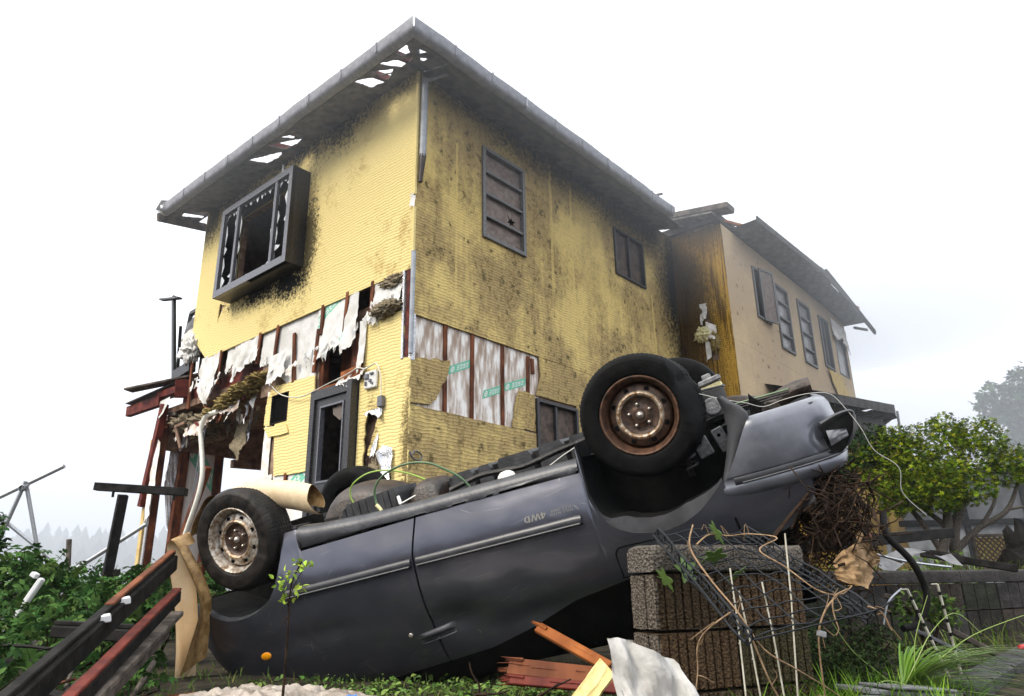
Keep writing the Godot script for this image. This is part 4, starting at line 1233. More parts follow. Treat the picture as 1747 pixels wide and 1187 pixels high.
	for k in 26:
		var b0 := rs.randf_range(2.7, 5.5)
		var y0 := table([2.7, 2.9, 3.6, 2.75, 4.4, 2.6, 5.5, 2.8], b0) + rs.randf_range(-0.15, 0.12)
		if k % 2 == 0:
			var w := rs.randf_range(0.03, 0.10)
			torn("torn_film", n, LEFT, [b0, y0, b0 + w, y0 + 0.02], [b0, y0 - rs.randf_range(0.12, 0.5), b0 + w, y0 - rs.randf_range(0.05, 0.3)], rs.randf_range(-0.5, 0.05), 0.08, M[["wrap_dirty", "wool_grey", "foil", "wrap"][(k / 2) % 4]], 700 + k)
		else:
			var e := Vector2(rs.randf_range(-0.3, 0.3), rs.randf_range(-0.35, 0.08))
			bar("splintered_lath", n, LEFT, Vector2(b0, y0), Vector2(b0, y0) + e, rs.randf_range(0.02, 0.05), -0.03, -0.005, M[["timber", "interior_brown", "timber_grey", "timber_red"][(k / 2) % 4]])
	# remains of the lean-to roof beyond the upper wall
	var r := holder("lean_to_roof", H)
	for q in [[V(-0.35, 3.20, -5.75), V(0.25, 3.34, -4.62), 0.18, 0.03, "timber_grey"], [V(-0.1, 3.08, -6.1), V(0.2, 3.3, -4.9), 0.3, 0.02, "slate"], [V(-0.15, 2.98, -6.15), V(-0.05, 3.02, -5.3), 0.08, 0.15, "timber_red"], [V(0.0, 3.12, -5.45), V(0.0, 3.10, -4.75), 0.14, 0.10, "timber_red"], [V(0.0, 2.98, -4.75), V(-0.02, 3.22, -4.75), 0.10, 0.2, "timber_red"],
		[V(0.05, 3.35, -5.22), V(0.05, 4.75, -5.62), 0.05, 0.06, "bronze_frame"], [V(0.05, 3.36, -5.12), V(0.1, 4.2, -5.35), 0.04, 0.04, "timber_black"], [V(0.02, 4.78, -5.98), V(0.05, 4.66, -5.40), 0.09, 0.03, "slate"], [V(0.06, 3.38, -5.2), V(0.06, 3.44, -4.7), 0.1, 0.16, "bronze_frame"], [V(0.1, 4.32, -5.05), V(0.1, 4.34, -4.72), 0.06, 0.06, "bronze_frame"], [V(0.1, 4.32, -5.05), V(0.08, 3.9, -5.08), 0.06, 0.06, "bronze_frame"]]:
		mb = MB.new(); mb.beam(q[0], q[1], q[2], q[3])
		part("broken_roof_board", mb, M[q[4]], r)
	panel("bent_sheet", r, LEFT, jag(pv([4.74, 3.85, 5.15, 3.9, 5.0, 4.15, 4.74, 4.22]), 0.08, 0.02), -0.05, -0.045, M["slate"])
	torn("torn_lining", r, LEFT, [4.66, 4.0, 4.98, 3.95], [4.66, 3.5, 4.98, 3.6], 0.0, 0.08, M["wrap_dirty"], 81)
	fluff("torn_padding", r, plane(LEFT), V(4.68, 3.66, 0.0), V(0.34, 0.36, 0.2), M["wrap"], 83)

func build_annex() -> void:
	var a := thing("annex_building", "low yellow annex with a dark roof at the house's far end, behind the tree", "building", V(-0.972, 0, -6.528))
	a.rotation.y = 0.858327
	var z1 := 1.55
	var mb: MB
	var m := siding_mat("siding_annex", Color(0.76, 0.60, 0.24), soil_tex(7.2, 3.0, 256, 91, Color(0.40, 0.30, 0.14), 0.6, 0.1, 0.5, [], Color(0.1, 0.1, 0.1)), 0.4)
	var pl := Transform3D(Basis(V(1, 0, 0), V(0, 1, 0), V(0, 0, 1)), V(0, 0, z1))
	var wl := holder("wall", a)
	for q in [[5.56, 0.02, 9.15, 2.62], [9.6, 0.02, 12.2, 2.9], [9.15, 1.72, 9.6, 2.62]]:
		mb = MB.new(); mb.r2 = Rect2(5.4, 0, 7.2, 3); mb.xf = pl
		mb.poly(rectp(q[0], q[1], q[2] - 0.003, q[3]), -0.12, 0.0)
		part("siding_board", mb, m, wl)
	mb = MB.new(); mb.xf = pl
	mb.poly(rectp(9.17, 0.3, 9.58, 1.7), -0.08, -0.03)
	var w := part("window", mb, M["muddy_glass_pale"], a)
	for q in [[9.15, 1.1, 9.6, 1.16], [9.15, 0.62, 9.6, 0.66]]:
		mb = MB.new(); mb.xf = pl
		mb.poly(rectp(q[0], q[1], q[2], q[3]), -0.1, 0.02)
		part("rail", mb, M["frame_wing"], w)
	mb = MB.new(); mb.box(V(12.25, 1.3, 0.6), V(0.08, 2.6, 1.8), Basis.IDENTITY, 0.01)
	part("end_wall", mb, M["trim_yellow"], a)
	# a deep dark eave that stands at an angle to the house
	var ea := V(6.67, 0, 1.62); var eb := V(8.5, 0, 2.2); var ec := V(9.8, 0, 1.0); var ed := V(6.5, 0, 0.8)
	var up_ := V(0, 3.15, 0); var lo_ := V(0, 2.68, 0)
	mb = MB.new()
	mb.quad(ea + up_ - V(0, 0.0, 0), eb + up_, eb + V(0, 3.0, 0), ea + V(0, 3.0, 0))
	mb.quad(eb + up_, ec + up_ + V(0, 0.2, 0), ec + V(0, 2.9, 0), eb + V(0, 3.0, 0))
	mb.quad(ea + up_, eb + up_, ec + up_ + V(0, 0.25, 0), ed + up_ + V(0, 0.25, 0))
	mb.quad(ea + V(0, 2.95, 0), eb + V(0, 2.95, 0), ec + lo_, ed + lo_)
	part("roof", mb, M["roofing"], a)
	mb = MB.new()
	var ia := ea + V(0.06, 0, -0.22); var ib := eb + V(-0.12, 0, -0.18)
	mb.quad(ia + V(0, 2.98, 0), ib + V(0, 2.98, 0), ib + V(0, 2.70, 0), ia + V(0, 2.62, 0))
	mb.quad(ib + V(0, 2.98, 0), ec + V(0, 2.98, 0), ec + V(0, 2.6, 0), ib + V(0, 2.70, 0))
	part("eave_board", mb, M["soffit"], a)
	for k in 7:
		var p0 := ea.lerp(eb, k / 6.0)
		mb = MB.new(); mb.beam(p0 + V(0, 2.96, 0), p0 + V(-0.05, 2.90, -0.4), 0.045, 0.07)
		part("rafter_tail", mb, M["timber_black"], a)
	mb = MB.new(); mb.tube([eb + V(0.03, 3.05, 0.02), eb + V(0.08, 2.75, 0), eb + V(0.12, 2.5, -0.1)], 0.02, 0.02, 6)
	part("rain_chain", mb, M["gutter"], a)

func build_mist() -> void:
	var fm := FogMaterial.new()
	fm.resource_name = "mist_air"
	fm.albedo = Color(0.93, 0.95, 0.98)
	fm.density = 0.011
	var f := FogVolume.new()
	f.name = numbered("valley_mist")
	f.shape = RenderingServer.FOG_VOLUME_SHAPE_BOX
	f.size = V(420, 20, 158)
	f.position = V(0, 4, -90)
	f.material = fm
	add_child(f)
	tag(f, "pale mist filling the valley behind the house and trees", "mist", "", "stuff")
	fm = FogMaterial.new()
	fm.resource_name = "lens_haze_air"
	fm.albedo = Color(0.93, 0.95, 0.98)
	fm.density = 0.07
	f = FogVolume.new()
	f.name = numbered("added_lens_haze")  # added fog volume standing for bloom on the lens
	f.shape = RenderingServer.FOG_VOLUME_SHAPE_ELLIPSOID
	f.size = V(22, 5.2, 14)
	f.rotation.y = 0.6
	f.position = V(2.8, 6.8, -10.5)
	f.material = fm
	add_child(f)
	tag(f, "added haze round the eaves and rear wing roof, standing for lens bloom", "mist", "", "stuff")
	fm = FogMaterial.new()
	fm.resource_name = "garden_mist_air"
	fm.albedo = Color(0.93, 0.95, 0.98)
	fm.density = 0.035
	f = FogVolume.new()
	f.name = numbered("garden_mist")
	f.shape = RenderingServer.FOG_VOLUME_SHAPE_ELLIPSOID
	f.size = V(16, 9, 13)
	f.position = V(9.5, 2.8, -14.8)
	f.material = fm
	add_child(f)
	tag(f, "mist hanging round the trees and fence at the right", "mist", "", "stuff")

# ---------------------------------------------------------------- block walls
func ribbed_plan(l: float, t: float, ribs: float, depth: float) -> PackedVector2Array:
	var p := PackedVector2Array()
	var n := int(l / ribs)
	for k in n:
		var s := l * k / n
		var d := rg.randf_range(-0.003, 0.003)
		p.append(Vector2(s + 0.004, d)); p.append(Vector2(s + l / n - 0.006, d + rg.randf_range(-0.002, 0.002)))
		if k < n - 1:
			p.append(Vector2(s + l / n - 0.003, -depth)); p.append(Vector2(s + l / n + 0.002, -depth))
	p.append(Vector2(l - 0.002, -0.004))
	p.append(Vector2(l - 0.002, -t))
	p.append(Vector2(0.002, -t))
	p.append(Vector2(0.0, -t * 0.52)); p.append(Vector2(0.008, -t * 0.50)); p.append(Vector2(0.0, -t * 0.47))
	return p

func block_wall(w: Node3D, dirv: Vector3, courses: int, per: int, h0: float, m: Material, cap: Material, ribs: float, cap_over := 0.018, bl := 0.4) -> void:
	var tones := [m]
	for tn in [Color(0.82, 0.80, 0.74), Color(1.0, 0.94, 0.86), Color(0.78, 0.84, 0.70)]:
		var v := m.duplicate() as StandardMaterial3D
		v.albedo_color = tn
		tones.append(v)
	var nrm := V(-dirv.z, 0, dirv.x)
	if nrm.z < 0: nrm = -nrm
	for c in courses:
		for k in per:
			var mb := MB.new()
			mb.xf = Transform3D(Basis(dirv, nrm, Vector3.UP), dirv * (k * bl))
			mb.poly(ribbed_plan(bl - 0.009, 0.15, ribs, 0.014), h0 + c * 0.195 + 0.004, h0 + c * 0.195 + 0.187)
			part("block", mb, tones[(c * 2 + k + c / 2) % tones.size()], w)
	for k in per:
		var mb := MB.new()
		var y0 := h0 + courses * 0.195
		var rows := []
		var x0 := k * bl - (cap_over if k == 0 else 0.0)
		var x1 := k * bl + bl - 0.004
		for i in 15:
			var s := lerpf(x0, x1, i / 14.0)
			var round_: float = 0.0 if k > 0 or i > 2 else [0.02, 0.008, 0.0][i]
			var row := []
			for q in [[0.0, 0.0], [cap_over, 0.006], [cap_over, 0.075], [cap_over - 0.014, 0.092], [-0.15, 0.094], [-0.15 - cap_over, 0.08], [-0.15 - cap_over, 0.0], [0.0, 0.0]]:
				var j := nz.get_noise_3d(s * 30.0, q[0] * 30.0, q[1] * 30.0 + k) * 0.004
				row.append(dirv * s + nrm * (q[0] * (1.0 - round_ * 8.0) + j) + V(0, y0 + q[1] * (1.0 - round_ * 6.0) + j, 0))
			rows.append(row)
		mb.grid(rows)
		var cap_row: Array = rows[0]
		var c0 := mb.pt(dirv * x0 + nrm * -0.07 + V(0, y0 + 0.04, 0))
		for i in cap_row.size() - 1:
			var a := mb.pt(cap_row[i]); var b := mb.pt(cap_row[i + 1])
			mb.tri(c0, a, b)
		part("cap_block", mb, cap, w)

func build_walls() -> void:
	rg.seed = 55
	var w := thing("gate_pillar_wall", "ribbed concrete block wall end with a lichened cap, propping up the car's rear", "wall", V(0.487, 0, -2.63))
	block_wall(w, V(0.904, 0, -0.4275), 3, 2, -0.10, M["split_block"], M["cap_stone"], 0.036, 0.018, 0.345)
	# the pale, rougher end faces with their one groove
	var pale := M["cap_stone"].duplicate() as StandardMaterial3D
	pale.albedo_color = Color(0.95, 0.93, 0.90)
	for c in 3:
		var mb := MB.new()
		mb.xf = Transform3D(Basis(V(-0.4275, 0, -0.904), Vector3.UP, V(-0.904, 0, 0.4275)), V(0, -0.10 + c * 0.195, 0))
		for q in [[0.003, 0.055], [0.064, 0.147]]:
			mb.poly(jag(rectp(q[0], 0.006, q[1], 0.185), 0.02, 0.0025), -0.006, 0.007)
		part("block_end", mb, pale, w)
	w = thing("low_block_wall", "low dark block wall running behind the grass clump to the right", "wall", V(1.55, 0, -4.95))
	block_wall(w, V(0.915, 0, -0.404), 2, 14, 0.02, M["wall_block"], M["wall_block"], 0.13, 0.006)

# ---------------------------------------------------------------- car
const PROFILE := [-1.00, -0.08, -0.92, -0.015, -0.80, 0.03, -0.70, 0.055, -0.60, 0.073, -0.50, 0.081, -0.40, 0.080, -0.34, 0.072, -0.28, 0.054, -0.22, 0.030, -0.165, 0.006, -0.12, -0.004, -0.05, -0.03, 0.0, -0.07]

func side_n(d: float, u: float) -> float:
	var n := table(PROFILE, u)
	# soften the polyline of the profile
	n = (n * 2.0 + table(PROFILE, u - 0.03) + table(PROFILE, u + 0.03)) * 0.25
	if d < 0.1: n -= 0.38 * (0.1 - d) * (0.1 - d)
	if d > 2.6: n -= 0.24 * (d - 2.6) * (d - 2.6)
	n -= 0.035 * exp(-(pow((d - 1.33) / 0.14, 2.0) + pow((u + 0.71) / 0.07, 2.0)))
	n -= 0.012 * exp(-(pow((d - 0.5) / 0.3, 2.0) + pow((u + 0.62) / 0.05, 2.0)))
	n -= 0.02 * exp(-pow((u + 0.79 - 0.05 * (d - 1.6)) / 0.06, 2.0)) * clampf((d - 1.2) * 2.0, 0, 1)
	n += nz.get_noise_2d(d * 1.6, u * 2.3) * 0.006
	return n

const ARCH_R := [2.155, -0.04, 2.16, -0.18, 2.17, -0.30, 2.20, -0.39, 2.235, -0.445, 2.28, -0.485, 2.34, -0.515, 2.42, -0.535, 2.50, -0.540, 2.58, -0.527, 2.66, -0.495, 2.72, -0.455, 2.77, -0.415, 2.80, -0.385]
const ARCH_F := [-0.40, -0.30, -0.34, -0.335, -0.27, -0.37, -0.20, -0.405, -0.12, -0.432, -0.03, -0.443, 0.05, -0.44, 0.12, -0.425, 0.18, -0.40, 0.22, -0.375, 0.26, -0.33, 0.285, -0.27, 0.30, -0.20, 0.315, -0.12, 0.33, -0.06]
const BELT := [-0.55, -0.45, -0.36, -0.54, -0.29, -0.66, -0.2, -0.75, 0.0, -0.83, 0.2, -0.91, 0.6, -0.97, 1.44, -0.90, 1.7, -0.84, 1.95, -0.76, 2.3, -0.71, 3.0, -0.67, 3.12, -0.58, 3.2, -0.5]

func seam_d(u: float) -> float: return table([-1.0, 1.185, -0.73, 1.172, -0.49, 1.168, -0.35, 1.172, -0.17, 1.208, 0.0, 1.22], u)

func skin(d: float, u: float, out := 0.0) -> Vector3: return V(d, u, side_n(d, u) + out)

func side_panel(called: String, ds: Array, top: Callable, seam: int, rows_n := 40) -> void:
	var rows := []
	for d in ds:
		var row := []
		var t: float = top.call(d)
		var b := table(BELT, d)
		for r in rows_n + 1:
			var u := lerpf(t, b, float(r) / rows_n)
			var k := clampf(1.0 - absf(d - 1.185) / 0.35, 0.0, 1.0)
			var dd: float = d + (seam_d(u) - 1.185) * k + seam * 0.006 * k
			row.append(skin(dd, u))
		rows.append(row)
	var mb := MB.new()
	mb.grid(rows)
	# edges turned inward, so that the sheet has depth at the seam and the lower edge
	for e in [0, rows.size() - 1]:
		var edge := []
		for p in rows[e]: edge.append(p + V(0, 0, -0.03))
		mb.grid([rows[e], edge])
	part(called, mb, M["paint"], car)

func steps(a: float, b: float, st: float) -> Array:
	var n := int(ceil((b - a) / st))
	var o := []
	for k in n + 1: o.append(lerpf(a, b, float(k) / n))
	return o

func build_car() -> void:
	rg.seed = 200
	car = thing("overturned_car", "dark grey hatchback lying upside down with rusty steel wheels in the air", "car", V(-1.661, 0.722, -4.370))
	var D := V(0.8989, 0.1947, 0.3918).normalized()
	var N := V(-0.344, -0.237, 0.908)
	N = (N - D * N.dot(D)).normalized()
	car.basis = Basis(D, N.cross(D), N)
	var mb: MB
	# near side
	side_panel("front_door", steps(-0.42, 0.33, 0.025) + steps(0.335, 1.185, 0.03), func(d): return table(ARCH_F, d) if d < 0.331 else (-0.045 if d < 0.44 else -0.168), -1)
	side_panel("rear_quarter", steps(1.185, 2.154, 0.03) + steps(2.155, 2.80, 0.018) + steps(2.803, 3.16, 0.03), func(d): return -0.168 if d < 2.1545 else (table(ARCH_R, d) if d < 2.801 else -0.44), 1)
	# sill: the rocker panel below the seam
	var rows := []
	for d in steps(0.447, 2.15, 0.04):
		var row := []
		var t := table([0.36, -0.02, 0.56, -0.05, 0.86, -0.075, 1.23, -0.09, 1.75, -0.10, 2.16, -0.112], d)
		var dent := nz.get_noise_1d(d * 3.0) * 0.006
		for q in [[0.0, -0.10], [0.0, -0.045], [-0.006, -0.022], [-0.022, -0.002], [-0.045, 0.010], [-0.07, 0.014]]:
			row.append(V(d, t + q[0], q[1] + dent))
		row.append(V(d, -0.150, 0.012)); row.append(V(d, -0.158, 0.004)); row.append(V(d, -0.160, -0.02))
		rows.append(row)
	mb = MB.new(); mb.grid(rows)
	part("sill_panel", mb, M["sill_paint"], car)
	mb = MB.new()
	mb.tube([V(0.46, -0.075, -0.01), V(0.46, -0.12, 0.012), V(0.463, -0.15, 0.012)], 0.006, 0.006, 5)
	part("sill_joint", mb, M["black_part"], car)
	# mouldings with their pale edge
	for q in [[0.345, 1.155], [1.19, 2.115]]:
		rows = []
		for d in steps(q[0], q[1], 0.04):
			var row := []
			var sh: float = -0.018 * (d - 0.34) / 1.77
			for e in [[-0.352, 0.0], [-0.356, 0.009], [-0.37, 0.014], [-0.388, 0.014], [-0.396, 0.006], [-0.40, 0.0]]:
				row.append(skin(d, e[0] + sh, e[1]))
			rows.append(row)
		mb = MB.new(); mb.grid(rows)
		var ml := part("side_moulding", mb, M["moulding"], car)
		rows = []
		for d in steps(q[0], q[1] - 0.01, 0.04):
			var sh: float = -0.018 * (d - 0.34) / 1.77
			rows.append([skin(d, -0.386 + sh, 0.013), skin(d, -0.389 + sh, 0.0175), skin(d, -0.3945 + sh, 0.0165), skin(d, -0.397 + sh, 0.004)])
		mb = MB.new(); mb.grid(rows)
		part("trim_line", mb, M["chrome_line"], ml)
	# lock, marker lamp, handle recess, filler door
	mb = MB.new(); mb.xf = Transform3D(Basis.IDENTITY, skin(1.03, -0.74)); mb.lathe([[0.0, 0.008], [0.008, 0.008], [0.012, 0.006], [0.013, -0.004]], 16)
	part("door_lock", mb, M["nut"], car)
	mb = MB.new(); mb.xf = Transform3D(Basis.IDENTITY.scaled(V(1.55, 0.95, 0.4)), skin(0.10, -0.67)); mb.lathe([[0.0, 0.016], [0.012, 0.014], [0.021, 0.007], [0.024, -0.006]], 20)
	part("marker_lamp", mb, M["amber"], car)
	rows = []
	for i in 19:
		var row := []
		for j in 11:
			var x := lerpf(1.075, 1.285, i / 18.0); var y := lerpf(-0.735, -0.792, j / 10.0) + 0.012 * (x - 1.18) / 0.1
			var e := minf(minf(i, 18 - i) / 4.0, minf(j, 10 - j) / 3.0)
			row.append(skin(x, y, 0.0022 + 0.010 * smoothstep(0.0, 1.0, e) * (1.0 if j < 6 else -1.0)))
		rows.append(row)
	mb = MB.new(); mb.grid(rows)
	part("door_handle", mb, M["sill_paint"], car)
	mb = MB.new()
	var loop := []
	for q in [[2.42, -0.565], [2.27, -0.562], [2.235, -0.572], [2.223, -0.60], [2.223, -0.69], [2.235, -0.705], [2.42, -0.70]]: loop.append(skin(q[0], q[1], 0.0))
	mb.tube(curve(loop, 40), 0.0035, 0.0035, 5)
	part("filler_door_gap", mb, M["hole"], car)
	mb = MB.new(); mb.tube([skin(2.80, -0.56, 0.001), skin(2.805, -0.655, 0.001)], 0.005, 0.005, 5)
	part("panel_gap", mb, M["hole"], car)
	# lettering, upside down like the car
	var tilt := Basis(V(0, 0, 1), PI)
	var lean := atan2(side_n(1.9, -0.35) - side_n(1.9, -0.31), 0.04)
	tilt = Basis(V(1, 0, 0), -lean) * tilt
	var al := func(s: String, d: float, u: float, h: float, wide: float, bold: bool) -> void:
		var t := TextMesh.new()
		var f := SystemFont.new()
		f.font_names = PackedStringArray(["Droid Sans"])
		f.font_weight = 800 if bold else 400
		f.font_italic = true
		t.font = f
		t.text = s
		t.font_size = 64
		t.pixel_size = h / 46.0
		t.depth = 0.0015
		var o := part_mesh("lettering", t, M["decal"], car)
		o.transform = Transform3D(tilt * Basis.from_scale(V(wide, 1, 1)), skin(d, u, 0.0012))
	al.call("4WD", 1.885, -0.327, 0.031, 1.3, true)
	al.call("FULL AUTO", 2.025, -0.336, 0.012, 1.45, false)
	al.call("FULL TIME", 2.025, -0.320, 0.012, 1.45, false)
	mb = MB.new(); mb.beam(skin(2.093, -0.320, 0.001), skin(2.113, -0.342, 0.001), 0.004, 0.002, V(0, 0, 1), 0.0)
	part("lettering_stroke", mb, M["decal"], car)
	# wheel arches: lips turned inward and dark wells
	for w in 2:
		var arch: Array = ARCH_R if w == 0 else ARCH_F
		var c := Vector2(2.5, -0.08) if w == 0 else Vector2(-0.02, 0.0)
		var edge := []; var lip := []; var lip2 := []; var deep := []; var ins := []
		var lo: float = arch[0]; var hi: float = arch[arch.size() - 2]
		for k in 49:
			var d := lerpf(lo, hi, k / 48.0)
			var u := table(arch, d)
			var to_c := (c - Vector2(d, u)).normalized()
			var wide := (0.062 * smoothstep(2.2, 2.30, d) * smoothstep(2.83, 2.6, d) + 0.004) if w == 0 else 0.012
			edge.append(skin(d, u, 0.001))
			lip.append(V(d + to_c.x * wide * 0.5, u + to_c.y * wide * 0.5, side_n(d, u) - 0.012))
			lip2.append(V(d + to_c.x * wide, u + to_c.y * wide, side_n(d, u) - 0.035))
			deep.append(V(d + to_c.x * wide, u + to_c.y * wide, -0.10))
			ins.append(V(d - to_c.x * 0.015, u - to_c.y * 0.015, -0.42))
		mb = MB.new(); mb.grid([edge, lip, lip2])
		part("arch_lip", mb, M["arch_rubber"], car)
		mb = MB.new(); mb.grid([lip2, deep, ins])
		var up := []
		for p in ins: up.append(V(p.x, 0.02, -0.42))
		mb.grid([ins, up])
		part("wheel_well", mb, M["black_part"], car)
	# rear bumper with its moulding, wrapping round the corner
	var path := [[2.795, 0.062], [2.90, 0.062], [3.0, 0.054], [3.1, 0.038], [3.18, 0.012], [3.25, -0.03], [3.30, -0.09], [3.335, -0.18], [3.35, -0.35], [3.36, -0.8], [3.35, -1.3]]
	var pc := Curve3D.new()
	for q in path: pc.add_point(V(q[0], 0, q[1]))
	var prof := [[-0.150, -0.055], [-0.156, -0.03], [-0.172, -0.010], [-0.20, 0.002], [-0.26, 0.010], [-0.33, 0.013], [-0.385, 0.012], [-0.392, 0.004], [-0.40, 0.003], [-0.425, 0.003], [-0.428, 0.012], [-0.45, 0.012], [-0.478, 0.0], [-0.492, -0.03], [-0.495, -0.07]]
	rows = []
	var len := pc.get_baked_length()
	for i in 61:
		var p := pc.sample_baked(len * i / 60.0, true)
		var q := pc.sample_baked(minf(len, len * i / 60.0 + 0.02), true) - pc.sample_baked(maxf(0, len * i / 60.0 - 0.02), true)
		var nr := V(-q.z, 0, q.x).normalized()
		var row := []
		for e in prof:
			var u: float = e[0]
			# the front edge slants from the arch to the lower corner
			var slant := table([-0.5, -0.01, -0.41, 0.0, -0.38, 0.03, -0.30, 0.095, -0.22, 0.145, -0.15, 0.20], u) * clampf(1.0 - p.x + 2.795 - 0.0, 0, 1) if p.x < 3.1 else 0.0
			slant *= clampf((3.1 - p.x) / 0.30, 0, 1)
			var crush := nz.get_noise_3d(p.x * 4.0, u * 6.0, p.z * 4.0) * 0.012 * clampf((p.x - 3.0) * 5.0, 0, 1)
			# a torn dent near the corner
			var dn := exp(-(pow((p.x - 3.27) / 0.05, 2.0) + pow((u + 0.33) / 0.06, 2.0)) - pow(maxf(0, -0.2 - p.z) / 0.2, 2.0)) * 0.05
			row.append(V(p.x + slant, u, p.z) - nr * (e[1] * -1.0 + dn - crush))
		rows.append(row)
	mb = MB.new(); mb.grid(rows)
	part("rear_bumper", mb, M["bumper"], car)
	rows = []
	for i in range(2, 34):
		var r: Array = rows
		var p := pc.sample_baked(len * i / 60.0, true)
		var q := pc.sample_baked(minf(len, len * i / 60.0 + 0.02), true) - pc.sample_baked(maxf(0, len * i / 60.0 - 0.02), true)
		var nr := V(-q.z, 0, q.x).normalized()
		rows.append([V(p.x, -0.393, p.z) + nr * 0.006, V(p.x, -0.397, p.z) + nr * 0.012, V(p.x, -0.418, p.z) + nr * 0.014, V(p.x, -0.426, p.z) + nr * 0.008])
	mb = MB.new(); mb.grid(rows)
	var bm := part("bumper_moulding", mb, M["moulding"], car)
	rows = []
	for i in range(3, 33):
		var p := pc.sample_baked(len * i / 60.0, true)
		var q := pc.sample_baked(minf(len, len * i / 60.0 + 0.02), true) - pc.sample_baked(maxf(0, len * i / 60.0 - 0.02), true)
		var nr := V(-q.z, 0, q.x).normalized()
		rows.append([V(p.x, -0.417, p.z) + nr * 0.013, V(p.x, -0.419, p.z) + nr * 0.0165, V(p.x, -0.4235, p.z) + nr * 0.0165, V(p.x, -0.4265, p.z) + nr * 0.008])
	mb = MB.new(); mb.grid(rows)
	part("trim_line", mb, M["chrome_line"], bm)
	# liner plate between the arch and the bumper
	mb = MB.new()
	rows = []
	for i in 12:
		var t := i / 11.0
		var u := lerpf(-0.03, -0.405, t)
		var d0 := table([-0.41, 2.785, -0.30, 2.84, -0.2, 2.88, -0.1, 2.895, 0.0, 2.88], u)
		var d1 := table([-0.41, 2.80, -0.39, 2.835, -0.30, 2.895, -0.22, 2.945, -0.15, 2.995, -0.10, 2.97, -0.05, 2.92, 0.0, 2.89], u)
		rows.append([V(d0, u, -0.03), V(lerpf(d0, d1, 0.2), u, 0.035), V(lerpf(d0, d1, 0.6), u, 0.045), V(d1, u, 0.045), V(d1 + 0.012, u, 0.03)])
	mb.grid(rows)
	part("arch_liner_plate", mb, M["liner"], car)
	# broken lamp that sticks out of the bumper corner
	mb = MB.new()
	mb.grid([[V(3.26, -0.28, -0.03), V(3.33, -0.265, -0.09), V(3.40, -0.25, -0.15)], [V(3.265, -0.31, -0.005), V(3.34, -0.295, -0.07), V(3.42, -0.27, -0.14)], [V(3.27, -0.36, -0.01), V(3.34, -0.36, -0.07), V(3.41, -0.33, -0.13)], [V(3.28, -0.41, -0.03), V(3.32, -0.42, -0.08), V(3.36, -0.40, -0.14)]])
	part("broken_bumper_end", mb, M["black_part"], car)
	rows = []
	for i in 9:
		var row := []
		for j in 9:
			var x := i / 8.0; var y := j / 8.0
			row.append(V(3.285 + x * 0.085, -0.375 + y * 0.07 * (1.0 - 0.55 * x) + 0.02 * x, -0.005 - x * 0.06 + 0.018 * sin(PI * y) * (1.0 - x) + nz.get_noise_2d(x * 4.0, y * 4.0) * 0.012))
		rows.append(row)
	mb = MB.new(); mb.grid(rows)
	part("lamp_shell", mb, M["lamp_grey"], car)
	mb = MB.new()
	mb.tube(curve([V(3.27, -0.272, -0.01), V(3.35, -0.255, -0.08), V(3.42, -0.262, -0.14), V(3.41, -0.33, -0.13), V(3.36, -0.40, -0.13)], 20), 0.008, 0.008, 6)
	part("lamp_rim", mb, M["liner"], car)
	# tail lamp and hatch below the bumper
	mb = MB.new(); mb.xf = Transform3D(Basis(V(0, 1, 0), 0.9).scaled(V(0.7, 1, 0.6)), V(3.115, -0.575, -0.02)); mb.lathe([[0.0, 0.05], [0.02, 0.047], [0.04, 0.03], [0.05, 0.0]], 20)
	part("tail_lamp", mb, M["lamp_grey"], car)
	mb = MB.new()
	var lr := []
	for k in 13:
		var a := PI * (-0.6 + 1.2 * k / 12.0)
		lr.append(V(3.14 + cos(a) * 0.05, -0.575 + sin(a) * 0.075, -0.03 - 0.02 * cos(a)))
	mb.tube(lr, 0.01, 0.01, 6)
	part("tail_lamp_rim", mb, M["liner"], car)
	# closed dark body behind the skin: tail, nose, crushed glasshouse and roof
	mb = MB.new()
	mb.grid([[V(3.12, -0.15, -0.05), V(3.12, -0.15, -1.35)], [V(3.14, -0.5, -0.06), V(3.14, -0.5, -1.35)], [V(3.02, -0.72, -0.1), V(3.02, -0.72, -1.3)], [V(2.5, -0.98, -0.25), V(2.5, -0.98, -1.2)]])
	part("tail_panel", mb, M["black_part"], car)
	mb = MB.new()
	mb.grid([[V(-0.42, -0.30, -0.04), V(-0.52, -0.30, -0.3), V(-0.55, -0.30, -1.2)], [V(-0.40, -0.50, -0.05), V(-0.55, -0.52, -0.3), V(-0.58, -0.52, -1.2)], [V(-0.2, -0.70, -0.05), V(-0.4, -0.72, -0.3), V(-0.45, -0.72, -1.2)], [V(0.3, -0.9, -0.12), V(0.3, -0.92, -0.3), V(0.3, -0.92, -1.2)]])
	part("nose_panel", mb, M["black_part"], car)
	mb = MB.new()
	rows = []
	for d in steps(0.2, 3.0, 0.1):
		var b := table(BELT, d)
		rows.append([skin(d, b, -0.005), V(d, b - 0.05, -0.06), V(d, b - 0.16, -0.18), V(d, -1.08, -0.3), V(d, -1.10, -1.2), V(d, b, -1.38)])
	mb.grid(rows)
	part("crushed_roof", mb, M["black_part"], car)
	mb = MB.new()
	rows = []
	for d in steps(-0.4, 3.1, 0.1): rows.append([V(d, -0.10, -1.42), V(d, -0.35, -1.52), V(d, -0.7, -1.48), V(d, table(BELT, d), -1.38)])
	mb.grid(rows)
	part("far_side_panel", mb, M["paint"], car)
	underbody()
	wheels()

